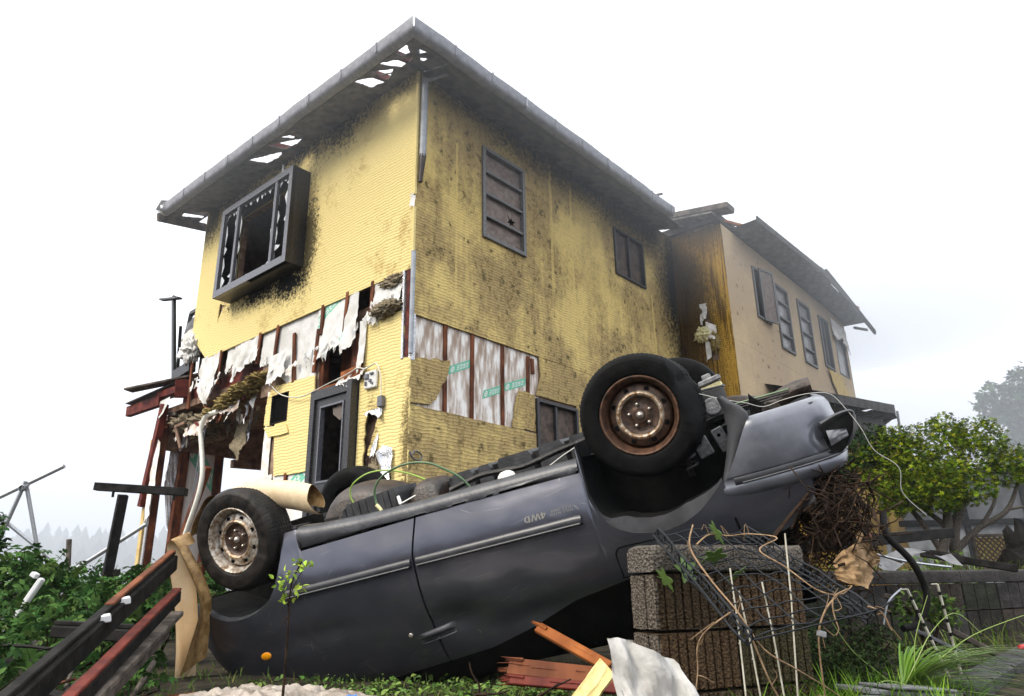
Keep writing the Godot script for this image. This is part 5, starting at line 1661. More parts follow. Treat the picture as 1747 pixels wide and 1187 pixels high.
func underbody() -> void:
	var mb := MB.new()
	var rows := []
	for d in steps(0.28, 2.2, 0.06):
		var row := []
		for k in 17:
			var n := lerpf(-0.09, -1.42, k / 16.0)
			var tunnel := 0.06 * exp(-pow((n + 0.75) / 0.12, 2.0))
			row.append(V(d, -0.115 + tunnel * -0.6 + nz.get_noise_2d(d * 4.0, n * 4.0) * 0.015, n))
		rows.append(row)
	mb.grid(rows)
	part("floor_pan", mb, M["pan"], car)
	mb = MB.new()
	mb.grid([[V(2.86, -0.16, 0.0), V(2.86, -0.14, -1.4)], [V(3.28, -0.17, -0.06), V(3.3, -0.16, -1.4)]])
	mb.grid([[V(2.13, -0.14, -0.42), V(2.13, -0.16, -1.3)], [V(2.9, -0.14, -0.42), V(2.9, -0.16, -1.3)]])
	mb.grid([[V(-0.5, -0.12, -0.42), V(-0.5, -0.12, -1.3)], [V(0.32, -0.12, -0.42), V(0.32, -0.12, -1.3)]])
	part("rear_floor", mb, M["black_part"], car)
	# ribbed cover
	var cov := pv([0.545, -0.13, 0.62, -0.02, 0.655, 0.008, 0.99, 0.022, 0.965, -0.10, 0.94, -0.13])
	for k in 8:
		var x0: float = [0.545, 0.635, 0.685, 0.735, 0.785, 0.85, 0.905, 0.945][k]
		var x1: float = [0.633, 0.683, 0.733, 0.783, 0.848, 0.903, 0.943, 0.985][k]
		for p in Geometry2D.intersect_polygons(cov, rectp(x0 + 0.002, -0.2, x1 - 0.002, 0.1)):
			mb = MB.new(); mb.poly(p, -0.52, -0.24 + (0.004 if k % 2 == 0 else 0.0))
			part("cover_rib", mb, M["pan_grey"], car)
	var hump := func(called: String, pts: Array, n0: float, n1: float, m: String) -> void:
		# a pressed hump: rounded in both directions
		var rr := []
		for j in 13:
			var t := j / 12.0
			var f := sqrt(maxf(0.0, 1.0 - pow(absf(t - 0.5) * 2.0, 3.0)))
			var row := []
			for q in curve(pts, 20): row.append(V(q.x, lerpf(-0.12, q.y, f), lerpf(n0, n1, t)))
			rr.append(row)
		var b := MB.new(); b.grid(rr)
		part(called, b, M[m], car)
	hump.call("rusty_hump", [V(0.20, -0.12, 0), V(0.23, 0.03, 0), V(0.30, 0.11, 0), V(0.42, 0.135, 0), V(0.55, 0.115, 0), V(0.70, 0.04, 0), V(0.74, -0.1, 0)], -0.55, -1.1, "rusty_pan")
	hump.call("pressed_hump", [V(0.95, -0.12, 0), V(1.0, -0.03, 0), V(1.05, 0.02, 0), V(1.16, 0.012, 0), V(1.19, -0.04, 0), V(1.19, -0.12, 0)], -0.34, -0.7, "rusty_pan")
	# long rail with notches towards the rear wheel
	var segs := [[1.20, 1.40, 0.0], [1.43, 1.52, 0.0], [1.56, 1.78, 0.008], [1.82, 1.98, 0.01], [2.01, 2.14, 0.012]]
	for q in segs:
		mb = MB.new()
		var x0: float = q[0]
		var t: float = q[2]
		var p := pv([x0, -0.13, x0 + (0.06 if x0 < 1.25 else 0.01), -0.02 + t, x0 + (0.11 if x0 < 1.25 else 0.02), t, q[1] - 0.015, t, q[1], -0.03 + t, q[1], -0.13])
		mb.poly(p, -0.66, -0.44)
		part("frame_rail", mb, M["pan_grey"], car)
	mb = MB.new(); mb.beam(V(1.22, -0.055, -0.55), V(2.14, -0.042, -0.55), 0.12, 0.08)
	part("frame_rail", mb, M["pan"], car)
	mb = MB.new(); mb.tube(curve([V(1.30, -0.085, -0.30), V(1.5, -0.055, -0.34), V(1.75, -0.075, -0.32), V(1.95, -0.05, -0.36), V(2.15, -0.03, -0.4)], 30), 0.016, 0.016, 8)
	part("brake_line_cover", mb, M["pan"], car)
	mb = MB.new(); mb.xf = Transform3D(Basis.IDENTITY.scaled(V(1.4, 1, 1)), V(1.735, -0.10, -0.10)); mb.xf.basis = Basis(V(1, 0, 0), -PI / 2) * Basis.from_scale(V(1.5, 1.0, 1.0)); mb.lathe([[0.0, 0.032], [0.018, 0.028], [0.03, 0.014], [0.034, 0.0]], 16)
	part("white_cap", mb, M["white_enamel"], car)
	mb = MB.new(); mb.beam(V(1.085, -0.08, -0.10), V(1.07, -0.03, -0.12), 0.018, 0.008); mb.beam(V(1.09, -0.075, -0.10), V(1.17, -0.055, -0.14), 0.008, 0.008)
	part("pale_clip", mb, M["white_enamel"], car)
	# green hoses that spring up from the floor
	mb = MB.new(); mb.tube(curve([V(0.94, -0.075, -0.10), V(0.925, -0.02, -0.12), V(0.935, 0.04, -0.12), V(0.985, 0.09, -0.12), V(1.08, 0.12, -0.12), V(1.2, 0.122, -0.12), V(1.31, 0.09, -0.12), V(1.39, 0.035, -0.12), V(1.46, -0.03, -0.13), V(1.50, -0.10, -0.14)], 48), 0.0065, 0.0065, 8)
	part("green_hose", mb, M["hose_green"], car)
	mb = MB.new(); mb.tube(curve([V(0.935, -0.045, -0.10), V(0.955, -0.07, -0.095), V(0.965, -0.09, -0.09)], 8), 0.012, 0.009, 8)
	part("frayed_hose_end", mb, M["yellow_plastic"], car)
	mb = MB.new(); mb.tube(curve([V(0.60, 0.0, -0.4), V(0.585, 0.05, -0.4), V(0.60, 0.10, -0.4), V(0.65, 0.135, -0.4), V(0.74, 0.158, -0.42), V(0.86, 0.14, -0.44), V(0.98, 0.085, -0.46), V(1.08, 0.02, -0.46)], 40), 0.005, 0.005, 8)
	part("bright_green_hose", mb, M["hose_bright"], car)
	mb = MB.new(); mb.tube(curve([V(1.72, -0.14, -0.08), V(1.85, -0.115, -0.1), V(1.95, -0.115, -0.12), V(2.05, -0.08, -0.14), V(2.15, -0.05, -0.16)], 30), 0.0035, 0.0035, 5)
	part("white_wire", mb, M["wire_white"], car)
	mb = MB.new(); mb.tube(curve([V(2.80, 0.02, -0.12), V(2.92, -0.05, -0.08), V(3.0, -0.09, -0.09), V(3.07, -0.13, -0.09), V(3.16, -0.125, -0.1), V(3.27, -0.13, -0.09), V(3.36, -0.16, -0.14), V(3.40, -0.24, -0.13), V(3.43, -0.34, -0.1), V(3.45, -0.45, -0.1), V(3.52, -0.55, -0.12), V(3.50, -0.66, -0.14), V(3.56, -0.78, -0.16)], 70), 0.0017, 0.0017, 5)
	part("white_wire", mb, M["wire_white"], car)
	# rear suspension and what shows beside the wheel
	mb = MB.new(); mb.tube([V(2.50, 0.0, -0.2), V(2.50, 0.0, -1.25)], 0.04, 0.04, 10)
	part("rear_axle", mb, M["pan"], car)
	mb = MB.new(); mb.tube([V(0.0, 0.0, -0.2), V(0.0, -0.02, -1.25)], 0.03, 0.03, 10)
	part("front_axle", mb, M["pan"], car)
	for q in [[2.735, -0.235, 0.075, 0.10, -0.2], [2.83, -0.225, 0.06, 0.12, -0.24]]:
		mb = MB.new(); mb.box(V(q[0], q[1], q[4]), V(q[2], q[3], 0.012), Basis(V(0, 0, 1), 0.22), 0.006)
		var bk := part("bracket_plate", mb, M["bracket"], car)
		mb = MB.new(); mb.xf = Transform3D(Basis.IDENTITY, V(q[0] - 0.008, q[1] + 0.022, q[4] + 0.0075)); mb.lathe([[0.0, 0.0], [0.009, 0.0]], 12)
		part("bolt_hole", mb, M["hole"], bk)
	mb = MB.new(); mb.box(V(2.83, -0.045, -0.34), V(0.16, 0.14, 0.02), Basis(V(0, 0, 1), -0.03), 0.005)
	mb.box(V(2.83, 0.03, -0.40), V(0.17, 0.012, 0.14), Basis(V(0, 0, 1), -0.06), 0.003)
	part("suspension_box", mb, M["pan_grey"], car)
	mb = MB.new(); mb.xf = Transform3D(Basis(V(0, 0, 1), 0.3), V(2.83, -0.06, -0.325)); mb.lathe([[0.0, 0.0], [0.018, 0.004], [0.03, 0.0], [0.042, 0.006], [0.046, -0.004]], 18)
	part("suspension_boss", mb, M["bracket"], car)
	for k in 3:
		mb = MB.new(); mb.tube([V(2.62, -0.14 + k * 0.016, -0.33 - k * 0.02), V(2.9, -0.105 + k * 0.012, -0.33 - k * 0.02), V(3.2, -0.11 + k * 0.012, -0.32)], 0.006, 0.006, 6)
		part("green_pipe" if k == 2 else "brake_pipe", mb, M["hose_green"] if k == 2 else M["pan"], car)
	mb = MB.new(); mb.box(V(2.82, 0.045, -0.82), V(0.12, 0.035, 0.08), Basis(V(0, 0, 1), 0.12), 0.005)
	part("yellow_bracket", mb, M["yellow_plastic"], car)
	mb = MB.new(); mb.box(V(2.82, 0.085, -0.80), V(0.13, 0.03, 0.06), Basis(V(0, 0, 1), 0.12), 0.006); mb.box(V(2.81, 0.11, -0.8), V(0.05, 0.03, 0.04), Basis(V(0, 0, 1), 0.12), 0.004)
	part("bracket_clamp", mb, M["bracket"], car)
	# exhaust run, propeller shaft, springs and control arms
	mb = MB.new(); mb.tube(curve([V(0.25, -0.06, -0.95), V(0.9, -0.05, -1.0), V(1.6, -0.04, -0.92), V(2.3, -0.02, -1.0), V(2.9, -0.06, -0.8), V(3.05, -0.12, -0.55)], 50), 0.028, 0.028, 10)
	part("exhaust_run", mb, M["rusty_pan"], car)
	mb = MB.new(); mb.tube([V(0.3, -0.04, -0.75), V(2.45, -0.02, -0.75)], 0.033, 0.033, 10)
	part("propeller_shaft", mb, M["pan"], car)
	for q in [V(2.62, -0.03, -0.36), V(0.14, -0.03, -0.34)]:
		var helix := []
		for k in 73: helix.append(q + V(cos(k * 0.55) * 0.045, -0.30 * k / 72.0, sin(k * 0.55) * 0.045))
		mb = MB.new(); mb.tube(helix, 0.008, 0.008, 6)
		part("coil_spring", mb, M["pan_grey"], car)
		mb = MB.new(); mb.tube([q + V(0, 0.03, 0), q + V(0.0, -0.34, 0)], 0.02, 0.016, 10)
		part("shock_absorber", mb, M["rusty_pan"], car)
		mb = MB.new(); mb.beam(q + V(-0.06, 0.03, 0.1), q + V(-0.4, -0.03, -0.12), 0.04, 0.035); mb.beam(q + V(-0.06, 0.01, 0.1), q + V(0.2, -0.02, -0.25), 0.035, 0.03)
		part("control_arm", mb, M["rusty_pan"], car)
	# exhaust and tow hook at the tail
	mb = MB.new(); mb.tube(curve([V(3.03, -0.20, -0.5), V(3.10, -0.15, -0.5), V(3.17, -0.115, -0.5), V(3.25, -0.10, -0.5), V(3.31, -0.10, -0.5)], 20), 0.045, 0.045, 14)
	part("exhaust_pipe", mb, M["rusty_pan"], car)
	mb = MB.new(); mb.poly(pv([2.99, -0.17, 3.015, -0.05, 3.03, -0.075, 3.075, -0.125, 3.09, -0.17]), -0.36, -0.30)
	part("tow_hook", mb, M["black_part"], car)
	mb = MB.new(); mb.poly(pv([3.05, -0.2, 3.055, -0.14, 3.09, -0.115, 3.13, -0.13, 3.15, -0.17, 3.15, -0.2]), -0.30, -0.22)
	part("tail_bracket", mb, M["rusty_pan"], car)

func wheel(called: String, at: Vector3, steel: Material, tyre_m: Material, dent: bool, turn: float) -> void:
	var w := holder(called, car)
	w.position = at
	w.basis = Basis(V(0, 1, 0), turn)
	var R := 0.302
	var prof := [[0.188, -0.005], [0.197, 0.006], [0.205, 0.012], [0.235, 0.0155], [0.262, 0.0135], [0.266, 0.0115], [0.270, 0.0125], [0.284, 0.004], [0.291, -0.006], [0.2965, -0.018]]
	for k in 7:
		var z := -0.024 - k * 0.021
		prof.append([0.301, z - 0.002]); prof.append([0.302, z - 0.016])
		if k < 6: prof.append([0.295, z - 0.0175]); prof.append([0.295, z - 0.0205])
	prof.append_array([[0.2945, -0.172], [0.286, -0.186], [0.272, -0.196], [0.24, -0.20], [0.188, -0.18]])
	var rows := []
	var sides := 240
	for q in prof:
		var row := []
		for j in sides + 1:
			var a := TAU * j / sides
			var r: float = q[0]
			if r > 0.29 and j % 3 == 0: r -= 0.0026
			var p := V(cos(a) * r, sin(a) * r, q[1])
			if dent:
				var e := maxf(0.0, p.x * cos(0.06) + p.y * sin(0.06) - 0.208)
				var f := clampf((q[1] + 0.13) / 0.15, 0.0, 1.0)
				p.z -= e * 1.25 * f
				p.x -= e * 0.28 * f
				# kinks along the flattened tread
				p.x -= 0.012 * exp(-pow((p.y - 0.10) / 0.03, 2.0)) * (1.0 if e > 0.03 else 0.0)
			else:
				p.z += nz.get_noise_2d(cos(a) * 2.0, sin(a) * 2.0) * 0.006
			row.append(p)
		rows.append(row)
	var mb := MB.new(); mb.grid(rows, Vector2(12, 1))
	part("tyre", mb, tyre_m, w)
	mb = MB.new(); mb.lathe([[0.191, -0.012], [0.194, 0.002], [0.188, 0.009], [0.181, 0.004], [0.177, -0.012], [0.166, -0.03], [0.160, -0.060], [0.157, -0.066]], 64)
	part("rim", mb, M["rust"] if dent else M["rim_silver"], w)
	# dished face with eight black discs in place of shaded holes
	var ring := [[0.158, -0.064], [0.155, -0.052], [0.150, -0.042], [0.143, -0.036], [0.118, -0.028], [0.112, -0.020], [0.106, -0.016], [0.100, -0.019], [0.094, -0.030], [0.088, -0.040], [0.07, -0.044], [0.045, -0.041], [0.040, -0.034], [0.030, -0.033]]
	mb = MB.new(); mb.lathe([ring[0], ring[1], ring[2], ring[3], ring[4]], 64)
	part("rim_face", mb, steel, w)
	mb = MB.new(); mb.lathe([ring[4], ring[5], ring[6], ring[7], ring[8]], 64)
	part("rim_step", mb, M["rim_ring"], w)
	mb = MB.new(); mb.lathe([ring[8], ring[9], ring[10], ring[11], ring[12], ring[13], [0.0, -0.033]], 48)
	part("rim_bowl", mb, M["rust_dark"], w)
	for k in 8:
		var a := TAU * (k + 0.3) / 8.0
		var c := V(cos(a) * 0.131, sin(a) * 0.131, -0.0305)
		mb = MB.new(); mb.xf = Transform3D(Basis.IDENTITY, c); mb.lathe([[0.0, 0.0005], [0.0105, 0.0005], [0.0125, 0.002], [0.0135, -0.002]], 14)
		part("rim_hole_disc", mb, M["hole"], w)
	for k in 5:
		var a := TAU * (k + 0.25) / 5.0
		mb = MB.new(); mb.xf = Transform3D(Basis.IDENTITY, V(cos(a) * 0.054, sin(a) * 0.054, -0.043)); mb.lathe([[0.0, 0.020], [0.006, 0.019], [0.009, 0.014], [0.010, 0.0]], 6)
		part("wheel_nut", mb, M["nut"], w)
	mb = MB.new(); mb.lathe([[0.0, -0.012], [0.006, -0.012], [0.008, -0.016], [0.012, -0.016], [0.014, -0.020], [0.018, -0.022], [0.020, -0.034]], 20)
	part("hub_nut", mb, M["nut"], w)
	mb = MB.new(); mb.lathe([[0.165, -0.06], [0.15, -0.16], [0.05, -0.17], [0.0, -0.17]], 24)
	part("drum", mb, M["black_part"], w)

func wheels() -> void:
	wheel("rear_wheel", V(2.519, 0.0, 0.0), M["rust_dark"], M["tyre"], true, 0.0)
	wheel("front_wheel", V(0.0, 0.0, 0.0), M["rim_silver"], M["tyre_mud"], false, -0.06)
	# far wheels show their inner faces
	for q in [V(2.55, 0.02, -1.22), V(0.0, 0.0, -1.25)]:
		var w := holder("far_wheel", car)
		w.position = q
		var mb := MB.new()
		mb.lathe([[0.17, 0.0], [0.20, 0.012], [0.25, 0.014], [0.28, 0.0], [0.296, -0.02], [0.30, -0.04], [0.30, -0.14], [0.29, -0.17], [0.25, -0.19], [0.17, -0.18]], 64)
		part("tyre", mb, M["tyre"], w)
		mb = MB.new(); mb.lathe([[0.0, -0.03], [0.06, -0.03], [0.10, -0.08], [0.16, -0.09], [0.172, 0.0]], 40)
		part("rim", mb, M["black_part"], w)

# ---------------------------------------------------------------- plants
var leaf_mesh: ArrayMesh
var sprig_mesh: ArrayMesh
var blade_mesh: ArrayMesh

func make_leaf(l: float, w: float, fold: float, droop: float) -> ArrayMesh:
	var mb := MB.new()
	var rows := []
	for i in 5:
		var t := i / 4.0
		var ww := w * sin(PI * pow(t, 0.8)) + 0.001
		var y := -droop * t * t * l
		rows.append([V(-ww, y + fold * ww, -t * l), V(0, y, -t * l), V(ww, y + fold * ww, -t * l)])
	mb.grid(rows)
	return mb.mesh()

func plant_meshes() -> void:
	leaf_mesh = make_leaf(1.0, 0.28, 0.35, 0.25)
	# a sprig of five leaflets
	var mb := MB.new()
	for k in 5:
		var a: float = [0.0, 0.9, -0.9, 1.6, -1.6][k]
		var b := Basis(Vector3.UP, a)
		var o := V(0, 0, -0.35 if k == 0 else (-0.3 if k < 3 else -0.1))
		var rows := []
		for i in 4:
			var t := i / 3.0
			var ww := 0.17 * sin(PI * pow(clampf(t, 0.02, 0.98), 0.8))
			rows.append([o + b * V(-ww, ww * 0.3 - t * t * 0.12, -t * 0.6), o + b * V(0, -t * t * 0.12, -t * 0.6), o + b * V(ww, ww * 0.3 - t * t * 0.12, -t * 0.6)])
		mb.grid(rows)
	sprig_mesh = mb.mesh()
	mb = MB.new()
	var rows := []
	for i in 6:
		var t := i / 5.0
		rows.append([V(-0.012 * (1.0 - t * t), t - t * t * 0.12, t * t * 0.34), V(0, t - t * t * 0.12 - 0.004, t * t * 0.34), V(0.012 * (1.0 - t * t), t - t * t * 0.12, t * t * 0.34)])
	mb.grid(rows)
	blade_mesh = mb.mesh()

func scatter(called: String, to: Node3D, me: Mesh, xs: Array, cols: Array, m: Material) -> MultiMeshInstance3D:
	var mm := MultiMesh.new()
	mm.transform_format = MultiMesh.TRANSFORM_3D
	mm.use_colors = true
	mm.mesh = me
	mm.instance_count = xs.size()
	for k in xs.size():
		mm.set_instance_transform(k, xs[k])
		mm.set_instance_color(k, cols[k])
	var o := MultiMeshInstance3D.new()
	o.name = called
	o.multimesh = mm
	o.set_meta("kind", "stuff")
	o.material_override = m
	to.add_child(o, true)
	return o

func rnd_basis(up_bias: float) -> Basis:
	var d := V(rg.randf_range(-1, 1), rg.randf_range(-1, 1) + up_bias, rg.randf_range(-1, 1)).normalized()
	var b := Basis(Vector3.UP, rg.randf() * TAU)
	var ax := Vector3.UP.cross(d)
	if ax.length() < 0.01: return b
	return Basis(ax.normalized(), Vector3.UP.angle_to(d) * 0.8) * b

func tone(c: Color, v: float) -> Color:
	var k := 1.0 + rg.randf_range(-v, v)
	return Color(c.r * k * (1.0 + rg.randf_range(-0.15, 0.15)), c.g * k, c.b * k)

# leaves in clumps within an uneven crown; returns transforms
func crown(cs: Array, per: int, size: float, hollow := 0.55) -> Array:
	var o := []
	for c in cs:
		for k in int(per * c[3] * c[3] * 4.0):
			var d := V(rg.randfn(), rg.randfn(), rg.randfn()).normalized()
			var r: float = c[3] * pow(rg.randf_range(hollow * hollow * hollow, 1.0), 0.33)
			var p := V(c[0], c[1], c[2]) + V(d.x * r, d.y * r * 0.8, d.z * r)
			if nz.get_noise_3d(p.x * 5.0, p.y * 5.0, p.z * 5.0) < -0.08: continue
			o.append(Transform3D(rnd_basis(0.7).scaled(Vector3.ONE * size * rg.randf_range(0.6, 1.25)), p))
	return o

func shrub(called: String, label: String, group: String, at: Vector3, cs: Array, per: int, size: float, cols: Array, me: Mesh) -> Node3D:
	var t := thing(called, label, "shrub", at, group)
	var xs := crown(cs, per, size, 0.3)
	var cc := []
	for k in xs.size(): cc.append(tone(cols[rg.randi() % cols.size()], 0.3))
	scatter("foliage", t, me, xs, cc, M["leaf"])
	var mb := MB.new()
	for c in cs:
		mb.tube(curve([V(c[0] * 0.2, -0.05, c[2] * 0.2), V(c[0] * 0.6, c[1] * 0.5, c[2] * 0.7), V(c[0], c[1], c[2])], 8), 0.014, 0.005, 6)
		for k in 5:
			var d: Vector3 = V(c[0], c[1], c[2])
			mb.tube(curve([d * V(0.8, 0.7, 0.8), d + V(rg.randf_range(-1, 1), rg.randf_range(-0.2, 1), rg.randf_range(-1, 1)) * c[3] * 0.8], 4), 0.006, 0.002, 5)
	part("stem", mb, M["twig"], t)
	return t

# ---------------------------------------------------------------- left of the car
func pipe(called: String, label: String, a: Vector3, b: Vector3, r := 0.0243) -> void:
	var mb := MB.new()
	mb.tube([a, (a + b) * 0.5 + V(0, -0.01, 0), b], r, r, 12)
	solo(called, mb, M["steel"], label, "pipe", "bent scaffold pipes at the left")

func build_left_side() -> void:
	plant_meshes()
	rg.seed = 300
	var mb: MB
	pipe("scaffold_pipe", "long steel pipe rising to the right across the top of the crossed pipes", V(-7.2, 1.30, -9.25), V(-5.64, 1.95, -9.0))
	pipe("scaffold_pipe", "steel pipe leaning left below the joint of the crossed pipes", V(-6.12, 1.78, -9.05), V(-6.75, 0.10, -9.3))
	pipe("scaffold_pipe", "steel pipe leaning right below the joint of the crossed pipes", V(-6.13, 1.72, -9.1), V(-5.75, 0.2, -9.4))
	pipe("scaffold_pipe", "long steel pipe sloping down to the right under the crossed pipes", V(-6.52, 1.42, -9.15), V(-4.9, 0.18, -9.5))
	pipe("scaffold_pipe", "steel pipe rising to the right towards the dark post", V(-5.75, 0.40, -8.95), V(-4.35, 1.20, -8.70))
	for q in [[V(-6.15, 1.70, -9.06), "scaffold clamp at the joint of the crossed pipes"], [V(-6.42, 1.34, -9.15), "scaffold clamp at the upper end of the down-sloping pipe"], [V(-5.22, 0.71, -8.86), "scaffold clamp halfway up the pipe that rises to the dark post"]]:
		mb = MB.new()
		mb.xf = Transform3D(Basis(V(0.3, 0.4, 0.8).normalized(), 0.6), q[0])
		mb.lathe([[0.03, -0.04], [0.045, -0.035], [0.045, 0.035], [0.03, 0.04]], 12)
		mb.box(V(0.05, 0, 0), V(0.05, 0.03, 0.05), Basis.IDENTITY, 0.006)
		mb.tube([V(0.05, -0.05, 0), V(0.05, 0.06, 0)], 0.008, 0.008, 6)
		solo("scaffold_clamp", mb, M["steel"], q[1], "clamp", "scaffold clamps")
	mb = MB.new(); mb.tube([V(-5.25, -0.1, -8.9), V(-5.3, 0.6, -8.9), V(-5.36, 1.05, -8.9)], 0.03, 0.03, 10)
	solo("stake", mb, M["timber_grey"], "short upright stake between the crossed pipes and the dark post", "stake")
	# dark post with a cross rail
	var t := thing("post_and_rail", "dark metal post carrying a level rail, left of the opened room", "post", V(-3.93, 0, -7.3))
	mb = MB.new(); mb.beam(V(-0.08, -0.1, -0.02), V(0.12, 1.34, 0.22), 0.085, 0.085)
	part("post", mb, M["timber_black"], t)
	mb = MB.new(); mb.beam(V(-0.16, 1.425, 0.22), V(0.72, 1.36, 0.19), 0.09, 0.075)
	part("rail", mb, M["timber_black"], t)
	for k in 2:
		mb = MB.new(); mb.tube([V(0.02 + k * 0.6, 1.37 - k * 0.04, 0.22), V(0.02 + k * 0.6, 1.32 - k * 0.04, 0.22)], 0.012, 0.012, 6)
		part("bolt", mb, M["timber_black"], t)
	mb = MB.new(); mb.box(V(0.10, 0.62, 0.1), V(0.06, 0.06, 0.06), Basis.IDENTITY, 0.008)
	part("bracket", mb, M["timber_black"], t)
	# broken timbers that slope down to the left foreground
	var tb := [["timber_beam", V(-1.97, 0.60, -4.28), V(-1.38, -0.04, -1.75), 0.07, 0.085, "timber_black", "black charred beam with a red-brown upper edge, uppermost of the sloping timbers"],
		["timber_beam", V(-1.80, 0.42, -4.02), V(-1.24, -0.09, -1.7), 0.048, 0.06, "timber_black", "black beam with a dark red painted upper face, middle of the sloping timbers"],
		["timber_beam", V(-1.86, 0.33, -4.1), V(-1.48, 0.06, -2.55), 0.14, 0.03, "timber_grey", "wide grey weathered plank, lower of the sloping timbers"],
		["timber_beam", V(-1.82, 0.24, -4.0), V(-1.45, 0.02, -2.6), 0.035, 0.045, "timber_grey", "thin grey batten beneath the weathered plank"],
		["steel_channel", V(-2.25, 0.27, -3.75), V(-1.72, 0.25, -3.55), 0.06, 0.055, "timber_black", "short black steel channel lying level across the sloping timbers"],
		["steel_channel", V(-2.05, 0.02, -3.35), V(-1.55, -0.02, -3.0), 0.10, 0.06, "timber_black", "black channel low on the ground under the sloping timbers"]]
	for q in tb:
		mb = MB.new()
		mb.beam(q[1], q[2], q[3], q[4], Vector3.UP, 0.006)
		if q[0] == "steel_channel" or q[6].begins_with("black charred"):
			mb.beam(q[1] + V(0, q[4] * 0.5 + 0.012, 0), q[2] + V(0, q[4] * 0.5 + 0.012, 0), q[3] * 0.55, 0.02)
		var o := solo(q[0], mb, M[q[5]], q[6], "beam" if q[0] == "timber_beam" else "channel", "broken timbers left of the car")
		if q[6].begins_with("black beam"):
			mb = MB.new(); mb.beam(q[1] + V(0, 0.036, 0), q[2] + V(0, 0.036, 0), 0.045, 0.014)
			part("red_face", mb, M["timber_red"], o)
		if q[6].begins_with("black charred"):
			mb = MB.new(); mb.beam(q[1] + V(0.0, 0.064, 0), q[1].lerp(q[2], 0.42) + V(0.0, 0.064, 0), 0.036, 0.016)
			part("red_edge", mb, M["timber"], o)
			for k in 2:
				mb = MB.new()
				var c: Vector3 = q[1].lerp(q[2], 0.36 + 0.1 * k)
				mb.box(c + V(0.03, 0.04, 0.02), V(0.05, 0.03, 0.04), Basis(V(0.3, 1, 0.2).normalized(), 0.6), 0.004)
				part("bright_cleat", mb, M["litter_white"], o)
	# thin sticks and laths thrown across the timbers
	for q in [[V(-2.2, 0.30, -3.9), V(-1.75, 0.10, -3.05), 0.022, "timber_grey", "thin grey lath crossing under the sloping timbers' upper ends"], [V(-1.95, 0.05, -3.1), V(-1.55, 0.16, -2.75), 0.016, "timber", "short brown stick propped under the red-faced beam"], [V(-2.5, 0.22, -3.6), V(-1.85, 0.20, -3.3), 0.018, "timber_black", "black stick poking out of the leaves left of the timbers"], [V(-1.75, 0.12, -3.75), V(-1.60, -0.02, -3.2), 0.03, "timber_grey", "grey split board below the hanging tan sheet"], [V(-1.55, 0.0, -3.5), V(-1.2, 0.02, -3.35), 0.02, "timber", "brown stick lying on the ground below the car's nose"]]:
		mb = MB.new()
		mb.tube(curve([q[0], q[0].lerp(q[1], 0.5) + V(0.01, 0.012, 0), q[1]], 8), q[2] * 0.5, q[2] * 0.35, 5)
		mb.tube(curve([q[0].lerp(q[1], 0.6), q[0].lerp(q[1], 0.8) + V(0.03, 0.03, 0.02)], 3), q[2] * 0.25, 0.001, 4)
		solo("broken_stick", mb, M[q[3]], q[4], "stick", "broken sticks among the timbers")
	# garden shrubs
	var greens := [Color(0.035, 0.085, 0.02), Color(0.055, 0.12, 0.028), Color(0.028, 0.06, 0.018), Color(0.08, 0.14, 0.035)]
	var sg := "leafy shrubs at the left"
	shrub("rose_shrub", "tall leafy green shrub at the left picture edge, in front of the crossed pipes", sg, V(-4.0, -0.05, -5.6), [[0, 0.45, 0, 0.5], [-0.35, 0.75, 0.1, 0.4], [0.35, 0.55, -0.1, 0.36], [-0.1, 0.95, 0, 0.25]], 950, 0.085, greens, sprig_mesh)
	shrub("rose_shrub", "leafy shrub under the down-sloping pipe", sg, V(-3.1, -0.05, -5.4), [[0, 0.32, 0, 0.4], [-0.35, 0.5, 0, 0.3], [0.4, 0.36, 0.1, 0.34]], 950, 0.08, greens, sprig_mesh)
	shrub("rose_shrub", "leafy shrub at the foot of the dark post", sg, V(-2.55, -0.05, -5.3), [[0, 0.42, 0, 0.34], [0.25, 0.52, -0.1, 0.24], [-0.25, 0.3, 0.2, 0.3]], 950, 0.075, greens, sprig_mesh)
	shrub("rose_shrub", "low dark leafy shrub behind the sloping timbers", sg, V(-2.6, -0.05, -4.3), [[0, 0.22, 0, 0.34], [-0.5, 0.28, 0, 0.34], [0.4, 0.2, 0.1, 0.3]], 950, 0.07, greens, sprig_mesh)
	shrub("rose_shrub", "low leafy shrub nearest the lower left corner", sg, V(-2.45, -0.08, -3.35), [[0, 0.16, 0, 0.3], [-0.4, 0.28, 0, 0.32], [0.35, 0.08, 0.3, 0.2]], 950, 0.065, greens, sprig_mesh)
	shrub("rose_shrub", "leafy shrub farthest back, left of the yellow board edge", sg, V(-3.6, -0.1, -7.6), [[0, 0.4, 0, 0.5], [0.7, 0.35, 0, 0.45], [-0.8, 0.45, 0, 0.5]], 700, 0.09, greens, sprig_mesh)
	shrub("rose_shrub", "small green shrub beside the hanging tan sheet", sg, V(-1.95, -0.06, -3.7), [[0, 0.14, 0, 0.22], [0.25, 0.06, 0.2, 0.16]], 1000, 0.05, greens, sprig_mesh)
	# bits of bright litter among the leaves
	for q in [[V(-3.05, 0.42, -4.75), V(0.035, 0.26, 0.04), 0.5, "pale tube standing among the leaves below the pipes", "litter_white", "tube"], [V(-2.93, 0.13, -3.9), V(0.05, 0.14, 0.02), -0.05, "white upright card at the left edge of the shrubs", "litter_white", "card"]]:
		mb = MB.new(); mb.box(q[0], q[1], Basis(V(0, 0, 1), -q[2]), 0.008); mb.box(q[0] + V(0.01, q[1].y * 0.52, 0.0), V(q[1].x * 1.15, 0.03, q[1].z * 1.1), Basis(V(0, 0, 1), -q[2]), 0.004)
		solo(q[5] + "_litter", mb, M[q[4]], q[3], q[5])
	# tan sheet draped over the front wheel
	tan_sheet()

